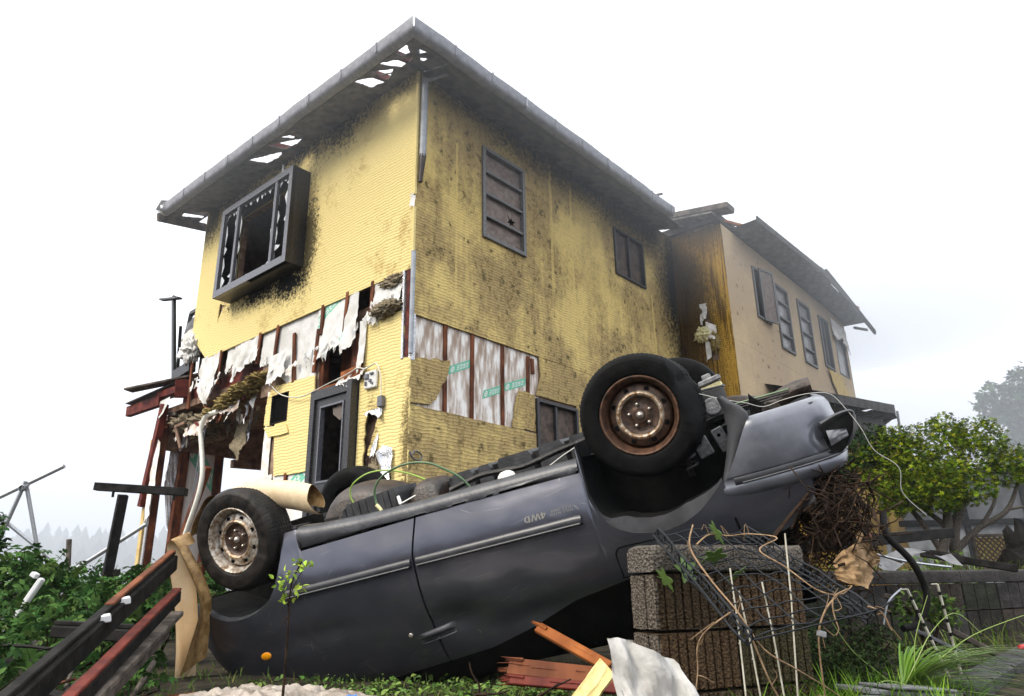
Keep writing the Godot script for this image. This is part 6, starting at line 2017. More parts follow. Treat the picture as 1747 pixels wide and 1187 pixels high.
func tan_sheet() -> void:
	var t := thing("tan_vinyl_sheet", "tan vinyl flooring sheet draped over the raised front wheel, curled and hanging to the ground", "vinyl sheet", V(-1.661, 0.722, -4.37))
	t.basis = car.basis
	# each length has a cream face and a brown underside, 3 mm apart
	var two := func(called: String, rows: Array, thick: float) -> void:
		var back := []
		for r in rows.size():
			var row := []
			for c in rows[r].size():
				var du: Vector3 = rows[mini(r + 1, rows.size() - 1)][c] - rows[maxi(r - 1, 0)][c]
				var dv: Vector3 = rows[r][mini(c + 1, rows[r].size() - 1)] - rows[r][maxi(c - 1, 0)]
				row.append(rows[r][c] + du.cross(dv).normalized() * thick)
			back.append(row)
		var b := MB.new(); b.grid(rows)
		var o := part(called, b, M["tan_face"], t)
		b = MB.new(); b.grid(back)
		part("underside", b, M["tan_back"], o)
	# tube-like curl that opens out flat over the tyre
	var rows := []
	for k in 31:
		var s := k / 30.0
		var d := lerpf(0.50, -0.10, s)
		var open := smoothstep(0.45, 0.95, s)
		var cu := table([-0.10, 0.20, 0.0, 0.235, 0.1, 0.235, 0.2, 0.215, 0.35, 0.165, 0.50, 0.10], d)
		var r := lerpf(0.082, 0.12, open) * (1.0 + 0.05 * sin(s * 11.0))
		var row := []
		for j in 25:
			var a := lerpf(lerpf(-1.15, 0.15, open), lerpf(4.1, 3.0, open), j / 24.0)
			var droop := 0.05 * clampf(1.0 - j / 5.0, 0, 1) * (1.0 - open)
			row.append(V(d + droop + 0.012 * sin(a * 2.0), cu + sin(a) * r * lerpf(1.0, 0.75, open) - droop * 0.6, -0.17 + cos(a) * r * lerpf(0.95, 1.35, open)))
		rows.append(row)
	two.call("curled_length", rows, 0.003)
	# over the shoulder of the tyre and down on its far left
	rows = []
	var line := curve([V(-0.085, 0.292, 0), V(-0.15, 0.275, 0), V(-0.235, 0.215, 0), V(-0.295, 0.13, 0), V(-0.315, 0.10, 0)], 18)
	for k in line.size():
		var row := []
		for j in 7: row.append(line[k] + V(0.0, 0.008 * sin(j * 1.1 + k * 0.5), lerpf(-0.33, -0.005, j / 6.0)))
		rows.append(row)
	two.call("draped_length", rows, -0.003)
	var hang := func(called: String, pts: Array, n0: Array, n1: Array, lean: Array) -> void:
		var rr := []
		var c := curve(pts, 36)
		for k in c.size():
			var s := float(k) / (c.size() - 1)
			var row := []
			for j in 11:
				var q := j / 10.0
				var n := lerpf(table(n0, s), table(n1, s), q)
				row.append(V(c[k].x + table(lean, s) * (q - 0.5) + 0.012 * sin(q * 6.0 + s * 3.0), c[k].y - 0.02 * q, n))
			rr.append(row)
		two.call(called, rr, -0.003 if called == "turned_length" else 0.003)
	hang.call("hanging_length", [V(-0.30, 0.06, 0), V(-0.325, 0.125, 0), V(-0.355, 0.10, 0), V(-0.35, -0.05, 0), V(-0.335, -0.25, 0), V(-0.35, -0.5, 0), V(-0.385, -0.70, 0)], [0, -0.02, 0.15, 0.0, 0.5, 0.04, 1, 0.10], [0, 0.10, 0.15, 0.14, 0.4, 0.17, 1, 0.30], [0, 0.0, 0.4, -0.03, 1, 0.03])
	hang.call("turned_length", [V(-0.30, 0.06, 0), V(-0.27, -0.06, 0), V(-0.245, -0.18, 0), V(-0.24, -0.30, 0), V(-0.275, -0.45, 0), V(-0.315, -0.60, 0)], [0, 0.05, 0.5, 0.0, 1, 0.05], [0, 0.11, 0.4, 0.13, 0.6, 0.16, 1, 0.30], [0, 0.0, 0.5, 0.05, 1, 0.04])

# ---------------------------------------------------------------- right of the car
func build_right_side() -> void:
	rg.seed = 400
	var mb: MB
	# tree with several stems
	var t := thing("garden_tree", "spreading bright green tree with two bare stems, in front of the annex", "tree", V(5.35, -0.05, -9.36))
	mb = MB.new()
	var stems := [[[V(-0.05, 0, 0), V(-0.12, 0.6, 0.05), V(0.05, 1.1, 0.1), V(0.10, 1.6, 0.1), V(0.05, 2.0, 0.05)], 0.085], [[V(0.22, 0, -0.05), V(0.20, 0.6, -0.05), V(0.16, 1.0, 0), V(0.35, 1.4, 0.0), V(0.45, 1.9, 0.05)], 0.10], [[V(0.0, 0.7, 0.05), V(-0.25, 1.15, 0.1), V(-0.5, 1.45, 0.15), V(-0.75, 1.75, 0.1)], 0.045], [[V(0.2, 0.85, 0), V(0.5, 1.1, 0.05), V(0.85, 1.3, 0.1), V(1.15, 1.75, 0.05)], 0.045], [[V(0.05, 1.1, 0.1), V(-0.2, 1.5, -0.1), V(-0.3, 2.0, -0.1)], 0.035], [[V(0.5, 1.1, 0.05), V(0.75, 1.5, 0.1), V(0.8, 2.1, 0.0)], 0.025], [[V(0.85, 1.3, 0.1), V(1.1, 1.35, 0.2), V(1.3, 1.5, 0.2)], 0.018], [[V(0.1, 1.3, 0.1), V(0.3, 1.7, 0.3), V(0.3, 2.2, 0.2)], 0.03]]
	for s in stems: mb.tube(curve(s[0], 14), s[1], s[1] * 0.4, 9)
	part("trunk", mb, M["bark"], t)
	var cs := [[-0.55, 1.6, 0.2, 0.44], [-0.75, 1.85, 0.0, 0.36], [-0.35, 1.6, 0.4, 0.4], [-0.2, 1.75, 0.3, 0.42], [-0.2, 1.45, 0.35, 0.30], [0.1, 2.15, 0.1, 0.40], [-0.35, 2.15, 0, 0.34], [0.5, 2.0, 0.1, 0.38], [0.75, 2.25, 0.0, 0.34], [1.0, 1.95, 0.1, 0.28], [1.2, 1.75, 0.15, 0.18], [0.25, 1.6, 0.35, 0.36], [-0.6, 1.4, 0.3, 0.24], [0.0, 1.45, 0.3, 0.26], [0.9, 1.75, 0.2, 0.25], [0.4, 2.4, 0, 0.25]]
	var xs := crown(cs, 2900, 0.044, 0.2)
	var cc := []
	for k in xs.size():
		cc.append(tone([Color(0.14, 0.20, 0.010), Color(0.09, 0.15, 0.009), Color(0.24, 0.27, 0.016), Color(0.05, 0.09, 0.010)][rg.randi() % 4], 0.3))
	scatter("crown", t, sprig_mesh, xs, cc, M["leaf"])
	var dk := [Color(0.035, 0.06, 0.02), Color(0.05, 0.085, 0.025), Color(0.025, 0.045, 0.018)]
	shrub("evergreen_bush", "dark evergreen bush against the annex wall, left of the bright tree", "", V(4.1, 0, -9.5), [[0.1, 1.72, 0, 0.3], [0.35, 1.95, 0, 0.36], [0.0, 1.95, 0.0, 0.36], [0.75, 2.15, -0.1, 0.36], [1.05, 2.05, -0.2, 0.3]], 1500, 0.06, dk, sprig_mesh)
	shrub("light_green_bush", "small pale green bush at the foot of the annex wall", "", V(4.75, -0.05, -8.6), [[0, 0.55, 0, 0.3], [0.3, 0.6, 0, 0.26], [-0.25, 0.45, 0, 0.24]], 700, 0.07, [Color(0.14, 0.2, 0.05), Color(0.1, 0.15, 0.04)], leaf_mesh)
	# tall tree fading into the mist at the right edge
	var mt := thing("misty_tree", "tall grey-green tree fading into the mist at the right edge", "tree", V(18.6, 0, -24.5))
	mb = MB.new(); mb.tube(curve([V(0, -0.3, 0), V(0.1, 2.5, 0), V(0, 6.5, 0)], 8), 0.3, 0.08, 9)
	for k in 7:
		var a := k * 0.9
		mb.tube(curve([V(0, 2.0 + k * 0.6, 0), V(cos(a) * 0.8, 3.0 + k * 0.6, sin(a) * 0.8), V(cos(a) * 1.4, 3.6 + k * 0.6, sin(a) * 1.4)], 6), 0.08, 0.03, 6)
	part("trunk", mb, M["bark"], mt)
	cs = []
	for k in 15: cs.append([rg.randf_range(-1.3, 1.3), rg.randf_range(2.6, 6.8), rg.randf_range(-1.2, 1.2), rg.randf_range(0.7, 1.1)])
	cs.append_array([[-1.4, 4.4, 0, 0.8], [-1.7, 3.4, 0, 0.8], [-2.0, 2.4, 0.2, 0.9], [-1.1, 5.6, 0, 0.7], [1.0, 1.9, 0, 1.2], [-0.6, 1.8, 0, 1.0]])
	xs = crown(cs, 150, 0.28, 0.3)
	cc = []
	for k in xs.size(): cc.append(tone(dk[rg.randi() % 3], 0.3))
	scatter("crown", mt, sprig_mesh, xs, cc, M["leaf"])
	shrub("hedge_bush", "hazy green bush behind the bright tree, beside the grey panel fence", "", V(8.3, 0, -13.5), [[0, 1.6, 0, 0.8], [1.0, 1.9, 0, 0.8], [-0.8, 1.9, 0, 0.7], [2.0, 2.2, 0, 0.9]], 330, 0.13, [Color(0.09, 0.15, 0.035), Color(0.06, 0.1, 0.03)], sprig_mesh)
	# panel fence with dark frame
	var f := thing("panel_fence", "grey panel fence in a dark frame behind the tree at the right", "fence", V(6.1, 0, -11.4))
	for k in 4:
		mb = MB.new(); mb.box(V(0.35 + k * 0.98, 1.62, 0), V(0.9, 0.66, 0.03), Basis.IDENTITY, 0.004)
		part("panel", mb, M["panel_grey"], f)
		mb = MB.new(); mb.box(V(0.35 + k * 0.98, 0.62, 0.01), V(0.9, 1.16, 0.03), Basis.IDENTITY, 0.004)
		part("panel", mb, M["panel_white"], f)
		mb = MB.new(); mb.box(V(0.84 + k * 0.98, 1.0, 0.02), V(0.09, 2.12, 0.09), Basis(V(0, 0, 1), 0.03), 0.006)
		part("post", mb, M["timber_black"], f)
	for y in [2.02, 1.24]:
		mb = MB.new(); mb.beam(V(-0.2, y, 0.05), V(3.9, y + 0.02, 0.05), 0.06, 0.09)
		part("rail", mb, M["timber_black"], f)
	# lattice screen
	var l := thing("lattice_screen", "small dark lattice screen over a cream board, in front of the pale fence", "lattice", V(5.72, 0.55, -9.3))
	for k in 9:
		for s in [-1, 1]:
			mb = MB.new()
			var x := -0.05 + k * 0.07
			for p in Geometry2D.intersect_polyline_with_polygon(PackedVector2Array([Vector2(x - s * 0.25, -0.05), Vector2(x + s * 0.25, 0.45)]), rectp(0.0, 0.0, 0.46, 0.38)):
				mb.beam(V(p[0].x, p[0].y, 0.012 * s), V(p[1].x, p[1].y, 0.012 * s), 0.010, 0.018, V(0, 0, 1), 0.0)
			if mb.v.size() > 0: part("slat", mb, M["lattice_wood"], l)
	for q in [[V(0, -0.02, 0), V(0, 0.40, 0)], [V(0.46, -0.02, 0), V(0.46, 0.40, 0)], [V(0, 0.39, 0), V(0.46, 0.39, 0)], [V(0, -0.01, 0), V(0.46, -0.01, 0)]]:
		mb = MB.new(); mb.beam(q[0], q[1], 0.03, 0.035)
		part("frame", mb, M["lattice_wood"], l)
	mb = MB.new(); mb.box(V(0.23, 0.19, -0.06), V(0.40, 0.36, 0.02), Basis.IDENTITY, 0.004)
	part("cream_board", mb, M["trim_yellow"], l)
	mb = MB.new(); mb.box(V(0.03, -0.3, -0.02), V(0.04, 0.6, 0.04), Basis.IDENTITY, 0.004); mb.box(V(0.43, -0.3, -0.02), V(0.04, 0.6, 0.04), Basis.IDENTITY, 0.004)
	part("leg", mb, M["lattice_wood"], l)
	# dark heap of roots and rubble by the right edge
	var hp := MB.new()
	var rows := []
	for i in 15:
		var row := []
		for j in 25:
			var a := TAU * j / 24.0
			var ph := PI * 0.5 * i / 14.0
			var r := 1.0 + nz.get_noise_3d(cos(a) * 2.0, sin(a) * 2.0, ph * 3.0) * 0.6 + nz.get_noise_3d(cos(a) * 7.0, sin(a) * 7.0, ph * 9.0) * 0.25
			row.append(V(5.62 + cos(a) * sin(ph) * 0.46 * r, -0.05 + cos(ph) * 0.98 * r, -7.9 + sin(a) * sin(ph) * 0.5 * r))
		rows.append(row)
	hp.grid(rows)
	for k in 90:
		var p := V(5.62 + rg.randf_range(-0.45, 0.45), rg.randf_range(0.1, 0.85), -7.7 + rg.randf_range(-0.4, 0.4))
		hp.tube(curve([p, p + V(rg.randf_range(-0.25, 0.25), rg.randf_range(-0.1, 0.25), rg.randf_range(-0.1, 0.2)), p + V(rg.randf_range(-0.4, 0.4), rg.randf_range(-0.2, 0.3), rg.randf_range(-0.1, 0.3))], 5), 0.008, 0.003, 4)
	solo("root_heap", hp, M["timber_black"], "dark heap of roots and soil at the right edge beside the lattice", "heap")
	# planks and sheets on and before the low wall
	for q in [["fallen_beam", V(1.9, 0.66, -5.1), V(4.2, 0.86, -7.2), 0.1, 0.09, "timber_black", "dark beam lying level behind the low wall, under the tree"],
		["fallen_beam", V(2.95, 0.62, -5.45), V(3.55, 0.50, -5.35), 0.05, 0.05, "timber_black", "black bar slanting down to the right on top of the low wall"],
		["fallen_board", V(2.3, 0.35, -4.75), V(2.86, -0.02, -4.55), 0.16, 0.03, "timber_grey", "brown board slanting down in front of the low wall, right of the small bush"],
		["fallen_board", V(2.32, 0.18, -4.6), V(2.6, 0.02, -4.5), 0.12, 0.02, "slate", "grey board lying under the slanting brown board"]]:
		mb = MB.new(); mb.beam(q[1], q[2], q[3], q[4])
		mb.beam(q[1].lerp(q[2], 0.1) + V(0, q[4] * 0.55, 0), q[1].lerp(q[2], 0.4) + V(0.01, q[4] * 0.55, 0), q[3] * 0.5, q[4] * 0.3)
		solo(q[0], mb, M[q[5]], q[6], "beam" if q[0] == "fallen_beam" else "board")
	mb = MB.new()
	rows = []
	for i in 9:
		var row := []
		for j in 5:
			var s := i / 8.0
			row.append(V(2.35 + s * 0.68, 0.62 - 0.03 * sin(s * 9.0) - 0.10 * j / 4.0 * (0.6 + 0.4 * sin(s * 7.0)), -5.1 + 0.12 * j / 4.0 - s * 0.12))
		rows.append(row)
	mb.grid(rows)
	solo("bent_metal_sheet", mb, M["slate"], "bent pale grey metal sheet on top of the low wall", "metal sheet")
	# wires and a black hose that hang about the car's rear
	mb = MB.new(); mb.tube(curve([V(1.95, 0.78, -3.9), V(1.90, 0.66, -3.8), V(1.98, 0.52, -3.75), V(2.02, 0.36, -3.75), V(1.95, 0.24, -3.75), V(1.85, 0.22, -3.7)], 30), 0.018, 0.016, 8)
	solo("black_hose", mb, M["timber_black"], "black hose hanging in a curve right of the tan paper", "hose")
	mb = MB.new(); mb.tube(curve([V(3.18, 0.60, -4.6), V(3.45, 0.45, -4.7), V(3.75, 0.28, -4.8)], 10), 0.006, 0.006, 6)
	solo("steel_rod", mb, M["steel"], "thin bright rod slanting down at the right edge before the low wall", "rod")
	mb = MB.new(); mb.tube(curve([V(1.90, 0.40, -3.75), V(1.80, 0.34, -3.7), V(1.76, 0.24, -3.7)], 10), 0.005, 0.005, 6)
	mb.tube(curve([V(1.78, 0.58, -3.8), V(2.0, 0.53, -3.85), V(2.25, 0.50, -3.9)], 8), 0.007, 0.007, 6)
	solo("bent_wire", mb, M["steel"], "bent bright wire by the black hose", "wire")
	# litter on the ground at the right
	var lg := "litter on the ground by the right edge"
	for q in [[V(3.10, 0.03, -4.75), V(0.10, 0.05, 0.08), "litter_red", "small red scrap of litter right of the grass clump"], [V(3.62, 0.08, -4.85), V(0.22, 0.06, 0.12), "litter_blue", "crumpled blue scrap of litter near the right edge"], [V(3.86, 0.22, -4.95), V(0.18, 0.22, 0.12), "litter_blue", "blue bag on the right picture edge above the litter"],
		[V(3.45, 0.05, -4.75), V(0.16, 0.07, 0.1), "litter_white", "white crumpled scrap beside the blue litter"], [V(3.0, 0.0, -4.5), V(0.12, 0.06, 0.1), "litter_white", "white paper scrap nearest the grass clump"], [V(3.24, 0.03, -4.6), V(0.20, 0.10, 0.14), "trim_yellow", "cream crumpled bag behind the kerb"]]:
		mb = MB.new()
		rows = []
		for i in 9:
			var row := []
			for j in 13:
				var a := TAU * j / 12.0
				var ph := PI * i / 8.0
				var d := V(sin(ph) * cos(a), cos(ph), sin(ph) * sin(a))
				var r: float = 1.0 + nz.get_noise_3d(d.x * 2.5 + q[0].x * 5, d.y * 2.5, d.z * 2.5) * 0.8
				row.append(q[0] + d * q[1] * 0.5 * r)
			rows.append(row)
		mb.grid(rows)
		solo("litter_scrap", mb, M[q[2]], q[3], "litter", lg)
	# kerb and asphalt at the lower right corner
	var ka := V(1.25, 0, -2.60); var kb := V(4.85, 0, -6.80)
	var kd := (kb - ka).normalized()
	var kn := V(-kd.z, 0, kd.x)
	if kn.z < 0: kn = -kn
	var kerb := Node3D.new()
	kerb.name = numbered("kerb"); kerb.position = ka; add_child(kerb); kerb.set_meta("kind", "structure")
	for k in 9:
		mb = MB.new(); mb.beam(kd * (k * 0.6 + 0.004) + V(0, -0.04, 0), kd * (k * 0.6 + 0.596) + V(0, -0.04, 0), 0.15, 0.14, Vector3.UP, 0.012)
		part("kerb_stone", mb, M["kerb_concrete"], kerb)
	mb = MB.new()
	mb.grid([[ka - kd * 3.0 + kn * 0.08 + V(0, -0.062, 0), ka - kd * 3.0 + kn * 6.0 + V(0, -0.062, 0)], [kb + kn * 0.08 + V(0, -0.062, 0), kb + kn * 6.0 + V(0, -0.062, 0)]], Vector2(8, 8))
	structure("road", mb, M["asphalt"])
	for q in [[V(1.42, 0.045, -2.98), 0.42, 0.17, 0.35, "grey slate board lying on the kerb below the grass clump"], [V(1.30, 0.03, -2.80), 0.36, 0.16, 0.5, "grey board at the bottom edge, in front of the kerb"]]:
		mb = MB.new(); mb.box(q[0], V(q[1], 0.018, q[2]), Basis(Vector3.UP, q[3]) * Basis(V(0, 0, 1), -0.10), 0.004); mb.box(q[0] + V(0.05, 0.014, 0.0), V(q[1] * 0.8, 0.01, q[2] * 0.9), Basis(Vector3.UP, q[3] + 0.06) * Basis(V(0, 0, 1), -0.10), 0.003)
		solo("slate_board", mb, M["slate"], q[4], "board")

# ---------------------------------------------------------------- foreground
func build_foreground() -> void:
	rg.seed = 500
	var mb: MB
	# bent wire panel: two folded side rails and a wide net between
	var wp := thing("wire_panel", "bent dark grey wire garden panel leaning off the top of the block wall end", "wire panel", V(0.52, 0.61, -2.69))
	var o := V(0.52, 0.61, -2.69)
	var TL := V(0, 0, 0); var TR := V(0.86, 0.62, -2.84) - o; var BL := V(0.69, 0.285, -2.26) - o; var BR := V(1.07, 0.36, -2.34) - o
	var surf := func(u: float, v: float) -> Vector3:
		return TL.lerp(TR, u).lerp(BL.lerp(BR, u), v) + V(0, 0.02 * sin(u * 3.0) - 0.02 * v * u + nz.get_noise_2d(u * 3.0, v * 3.0) * 0.02, 0.01 * sin(v * 4.0))
	var up := (TR - TL).cross(BL - TL).normalized()
	if up.y < 0: up = -up
	for k in 12:
		var ps := []
		for j in 9: ps.append(surf.call(j / 8.0, k / 11.0))
		mb = MB.new(); mb.tube(curve(ps, 14), 0.0027, 0.0027, 6)
		part("cross_wire", mb, M["wire_grey"], wp)
	for k in 4:
		var ps := []
		for j in 9: ps.append(surf.call((k + 1) / 5.0, j / 8.0))
		mb = MB.new(); mb.tube(curve(ps, 14), 0.0027, 0.0027, 6)
		part("long_wire", mb, M["wire_grey"], wp)
	for s in 2:
		for k in 4:
			var ps := []
			var du: float = (-0.07 if s == 0 else 0.07) * [0.0, 0.5, 1.0, 0.3][k]
			for j in 9: ps.append(surf.call(float(s) + du, j / 8.0) + up * [0.0, 0.032, 0.006, -0.02][k])
			mb = MB.new(); mb.tube(curve(ps, 16), 0.0038, 0.0038, 6)
			part("rail_wire", mb, M["wire_grey"], wp)
		for k in 13:
			var v := k / 12.0
			var ps := []
			for j in 5:
				var du: float = (-0.07 if s == 0 else 0.07) * [0.0, 0.5, 1.0, 0.3, 0.0][j]
				ps.append(surf.call(float(s) + du, v) + up * [0.0, 0.032, 0.006, -0.02, 0.0][j])
			mb = MB.new(); mb.tube(ps, 0.003, 0.003, 5)
			part("rail_stirrup", mb, M["wire_grey"], wp)
	mb = MB.new(); mb.tube(curve([BL, BL.lerp(BR, 0.5) + V(0.0, 0.0, 0.03), BR + V(0.02, 0.0, 0.02), BR + V(0.09, 0.03, 0.0)], 16), 0.003, 0.003, 6)
	part("edge_wire", mb, M["wire_grey"], wp)
	mb = MB.new(); mb.box(V(0.88, 0.30, -2.235) - o, V(0.028, 0.018, 0.01), Basis(V(0, 0, 1), -0.25), 0.003)
	part("grey_tag", mb, M["slate"], wp)
	# garden canes
	var cg := "cream garden canes before the block wall end"
	for q in [[V(0.700, 0.49, -2.46), V(0.702, -0.12, -2.42), "leftmost of the cream canes, passing through the wire panel's left rail"], [V(0.712, 0.42, -2.43), V(0.765, -0.12, -2.42), "second cream cane from the left, its foot well apart from the first"], [V(0.786, 0.445, -2.42), V(0.835, -0.12, -2.43), "third cream cane from the left, behind the middle of the wire panel"], [V(0.883, 0.595, -2.43), V(0.848, -0.12, -2.43), "tallest cream cane, with a blue foot, at the right of the group"]]:
		var dv: Vector3 = q[1] - q[0]
		mb = MB.new(); mb.tube([q[0], q[0] + dv * 0.3 + V(0.003, 0, 0), q[0] + dv * 0.7 + V(-0.002, 0, 0), q[1]], 0.0027, 0.0029, 7)
		for k in 4: mb.tube([q[0] + dv * (0.15 + k * 0.22), q[0] + dv * (0.155 + k * 0.22)], 0.0034, 0.0034, 7)
		var c := solo("garden_cane", mb, M["pole_cream"], q[2], "cane", cg)
		if q[2].begins_with("tallest"):
			mb = MB.new(); mb.tube([q[0] + dv * 0.74, q[0] + dv * 0.86], 0.0034, 0.0034, 8)
			part("blue_band", mb, M["litter_blue"], c)
	for q in [[V(1.80, 0.40, -3.5), V(1.92, 0.02, -3.5), "cream cane with dark bands, left of the pair behind the grass clump"], [V(1.97, 0.42, -3.55), V(2.03, 0.02, -3.6), "cream cane with dark bands, right of the pair behind the grass clump"]]:
		mb = MB.new(); mb.tube([q[0], q[1]], 0.006, 0.006, 7)
		mb.tube([q[0] + V(0, 0.001, 0), q[0] - V(0.03, 0, 0)], 0.004, 0.003, 6)
		var c := solo("banded_cane", mb, M["pole_cream"], q[2], "cane", "banded canes behind the grass clump")
		for k in 6:
			mb = MB.new(); mb.tube([q[0].lerp(q[1], 0.08 + k * 0.15), q[0].lerp(q[1], 0.12 + k * 0.15)], 0.0066, 0.0066, 7)
			part("dark_band", mb, M["timber_black"], c)
	# dry vines over the panel
	var vg := "dry vines tangled in the wire panel"
	var vines := [["long dry vine running down through the left rail of the wire panel to the grass", [V(0.63, 0.64, -2.62), V(0.59, 0.56, -2.52), V(0.62, 0.46, -2.42), V(0.67, 0.36, -2.32), V(0.72, 0.26, -2.27), V(0.82, 0.20, -2.3), V(0.95, 0.13, -2.4), V(1.06, 0.06, -2.5)]],
		["dry vine arching over the top of the wire panel and folding back", [V(0.62, 0.57, -2.55), V(0.68, 0.605, -2.6), V(0.75, 0.60, -2.6), V(0.82, 0.605, -2.6), V(0.88, 0.585, -2.5), V(0.80, 0.545, -2.45), V(0.86, 0.49, -2.4), V(0.93, 0.42, -2.35), V(1.0, 0.405, -2.35), V(1.04, 0.43, -2.35)]],
		["dry vine that drops in a loop before the ribbed blocks", [V(0.66, 0.365, -2.33), V(0.58, 0.31, -2.35), V(0.55, 0.26, -2.37), V(0.545, 0.18, -2.38), V(0.52, 0.06, -2.4)]],
		["thin vine hanging from the right corner of the wire panel", [V(0.99, 0.41, -2.33), V(0.93, 0.36, -2.31), V(0.895, 0.28, -2.3), V(0.91, 0.10, -2.35), V(0.93, -0.02, -2.4)]],
		["short curled vine under the right rail of the wire panel", [V(1.02, 0.42, -2.34), V(0.96, 0.40, -2.30), V(0.95, 0.36, -2.3), V(0.955, 0.31, -2.29)]],
		["dry vine on the far right tip of the wire panel", [V(1.07, 0.37, -2.33), V(1.11, 0.35, -2.33), V(1.13, 0.30, -2.33)]],
		["vine sweeping low across the canes towards the grass", [V(0.70, 0.28, -2.3), V(0.74, 0.16, -2.3), V(0.80, 0.06, -2.33), V(0.84, -0.05, -2.35)]]]
	for q in vines:
		mb = MB.new(); mb.tube(curve(q[1], 44), 0.0031, 0.0018, 6)
		for k in 3:
			var p: Vector3 = q[1][1 + k % (q[1].size() - 1)]
			mb.tube(curve([p, p + V(rg.randf_range(-0.03, 0.03), rg.randf_range(-0.02, 0.04), 0.01), p + V(rg.randf_range(-0.06, 0.06), rg.randf_range(-0.03, 0.06), 0.01)], 6), 0.0016, 0.0008, 5)
		solo("dry_vine", mb, M["vine"], q[0], "vine", vg)
	# ivy leaves caught in the panel
	var iv := thing("caught_leaves", "green lobed leaves caught under the upper left of the wire panel", "leaves", V(0.60, 0.55, -2.58))
	for q in [[0.10, 0.06, 0.0, 0.05], [-0.02, -0.06, 0.02, 0.055], [0.08, -0.02, 0.02, 0.05], [-0.09, -0.09, 0.0, 0.05], [0.14, -0.08, 0.06, 0.04]]:
		mb = MB.new()
		mb.xf = Transform3D(Basis(V(0.2, 1, 0.3).normalized(), rg.randf() * 6.0) * Basis(V(1, 0, 0), 0.9), V(q[0], q[1], q[2]))
		var pl := PackedVector2Array()
		for k in 20:
			var a := TAU * k / 20.0
			pl.append(Vector2(cos(a), sin(a)) * q[3] * (0.72 + 0.28 * cos(a * 5.0)))
		mb.poly(pl, -0.0012, 0.0)
		mb.tube([V(0, 0, 0), V(-0.06, 0.0, 0.0)], 0.0012, 0.0012, 5)
		mat("ivy", lin(0.09, 0.16, 0.03), 0.5)
		part("leaf", mb, M["ivy"], iv)
	# grass over the near ground and under the wall
	var xs := []; var cc := []
	var gc := [Color(0.07, 0.13, 0.02), Color(0.10, 0.17, 0.03), Color(0.05, 0.09, 0.018), Color(0.16, 0.17, 0.05)]
	for k in 9000:
		var x := rg.randf_range(-2.6, 2.6)
		var z := rg.randf_range(-5.2, -2.1)
		if nz.get_noise_2d(x * 2.2, z * 2.2) < -0.05: continue
		if (x - 1.2) * 0.759 - (-z - 2.6) * 0.651 > 0.0: continue
		var s := rg.randf_range(0.03, 0.085)
		xs.append(Transform3D(Basis(Vector3.UP, rg.randf() * TAU) * Basis(V(1, 0, 0), rg.randf_range(0, 0.7)) * Basis.from_scale(V(s * 2.4, s, s)), V(x, ground_y(x, z) - 0.005, z)))
		cc.append(tone(gc[rg.randi() % 4], 0.35))
	for k in 1500:
		var x := rg.randf_range(0.75, 1.75)
		var z := -2.45 - (x - 0.75) * 0.75 + rg.randf_range(-0.35, 0.25)
		var s := rg.randf_range(0.08, 0.21)
		xs.append(Transform3D(Basis(Vector3.UP, rg.randf() * TAU) * Basis(V(1, 0, 0), rg.randf_range(0, 0.8)) * Basis.from_scale(V(s * 1.3, s, s)), V(x, ground_y(x, z) - 0.01, z)))
		cc.append(tone([Color(0.10, 0.20, 0.02), Color(0.15, 0.26, 0.03), Color(0.07, 0.14, 0.02)][rg.randi() % 3], 0.3))
	var g := scatter(numbered("grass"), self, blade_mesh, xs, cc, M["blade"])
	tag(g, "short wet grass and weeds on the near ground", "grass", "", "stuff")
	# small weeds in front of the car
	xs = []; cc = []
	for k in 5200:
		var x := rg.randf_range(-1.3, 0.6)
		var z := rg.randf_range(-4.1, -2.6)
		if nz.get_noise_2d(x * 3.1 + 7.0, z * 3.1) < 0.02: continue
		xs.append(Transform3D(rnd_basis(1.2).scaled(Vector3.ONE * rg.randf_range(0.015, 0.045)), V(x, ground_y(x, z) + rg.randf_range(0.0, 0.06), z)))
		cc.append(tone([Color(0.09, 0.16, 0.03), Color(0.13, 0.2, 0.05), Color(0.06, 0.1, 0.03)][rg.randi() % 3], 0.3))
	g = scatter(numbered("weeds"), self, leaf_mesh, xs, cc, M["leaf"])
	tag(g, "low leafy weeds in front of the overturned car", "weeds", "", "stuff")
	# tall weeds along and on top of the low wall
	xs = []; cc = []
	for k in 2600:
		var t := rg.randf_range(0.0, 5.2)
		var up_ := rg.randf() < 0.42
		var p := V(1.55, 0, -4.95) + V(0.915, 0, -0.404) * t + V(0.404, 0, 0.915) * (rg.randf_range(-0.35, -0.16) if up_ else rg.randf_range(0.05, 0.5))
		if nz.get_noise_2d(p.x * 2.5, p.z * 2.5 + (9.0 if up_ else 0.0)) < 0.0: continue
		var s := rg.randf_range(0.08, 0.28)
		p.y = 0.45 if up_ else ground_y(p.x, p.z) - 0.01
		xs.append(Transform3D(Basis(Vector3.UP, rg.randf() * TAU) * Basis(V(1, 0, 0), rg.randf_range(0, 0.9)) * Basis.from_scale(V(s * 1.2, s, s)), p))
		cc.append(tone([Color(0.10, 0.17, 0.025), Color(0.17, 0.21, 0.05), Color(0.06, 0.10, 0.02)][rg.randi() % 3], 0.3))
	g = scatter(numbered("tall_weeds"), self, blade_mesh, xs, cc, M["blade"])
	tag(g, "tall straggling weeds along and behind the low block wall", "weeds", "", "stuff")
	# grass clump with long blades
	var cl := thing("grass_clump", "clump of long green blades fanning out to the right beside the dark bush", "grass clump", V(1.54, 0.02, -3.17))
	mat("long_blade", lin(0.085, 0.18, 0.012), 0.4)
	mat("long_blade_pale", lin(0.20, 0.28, 0.06), 0.4)
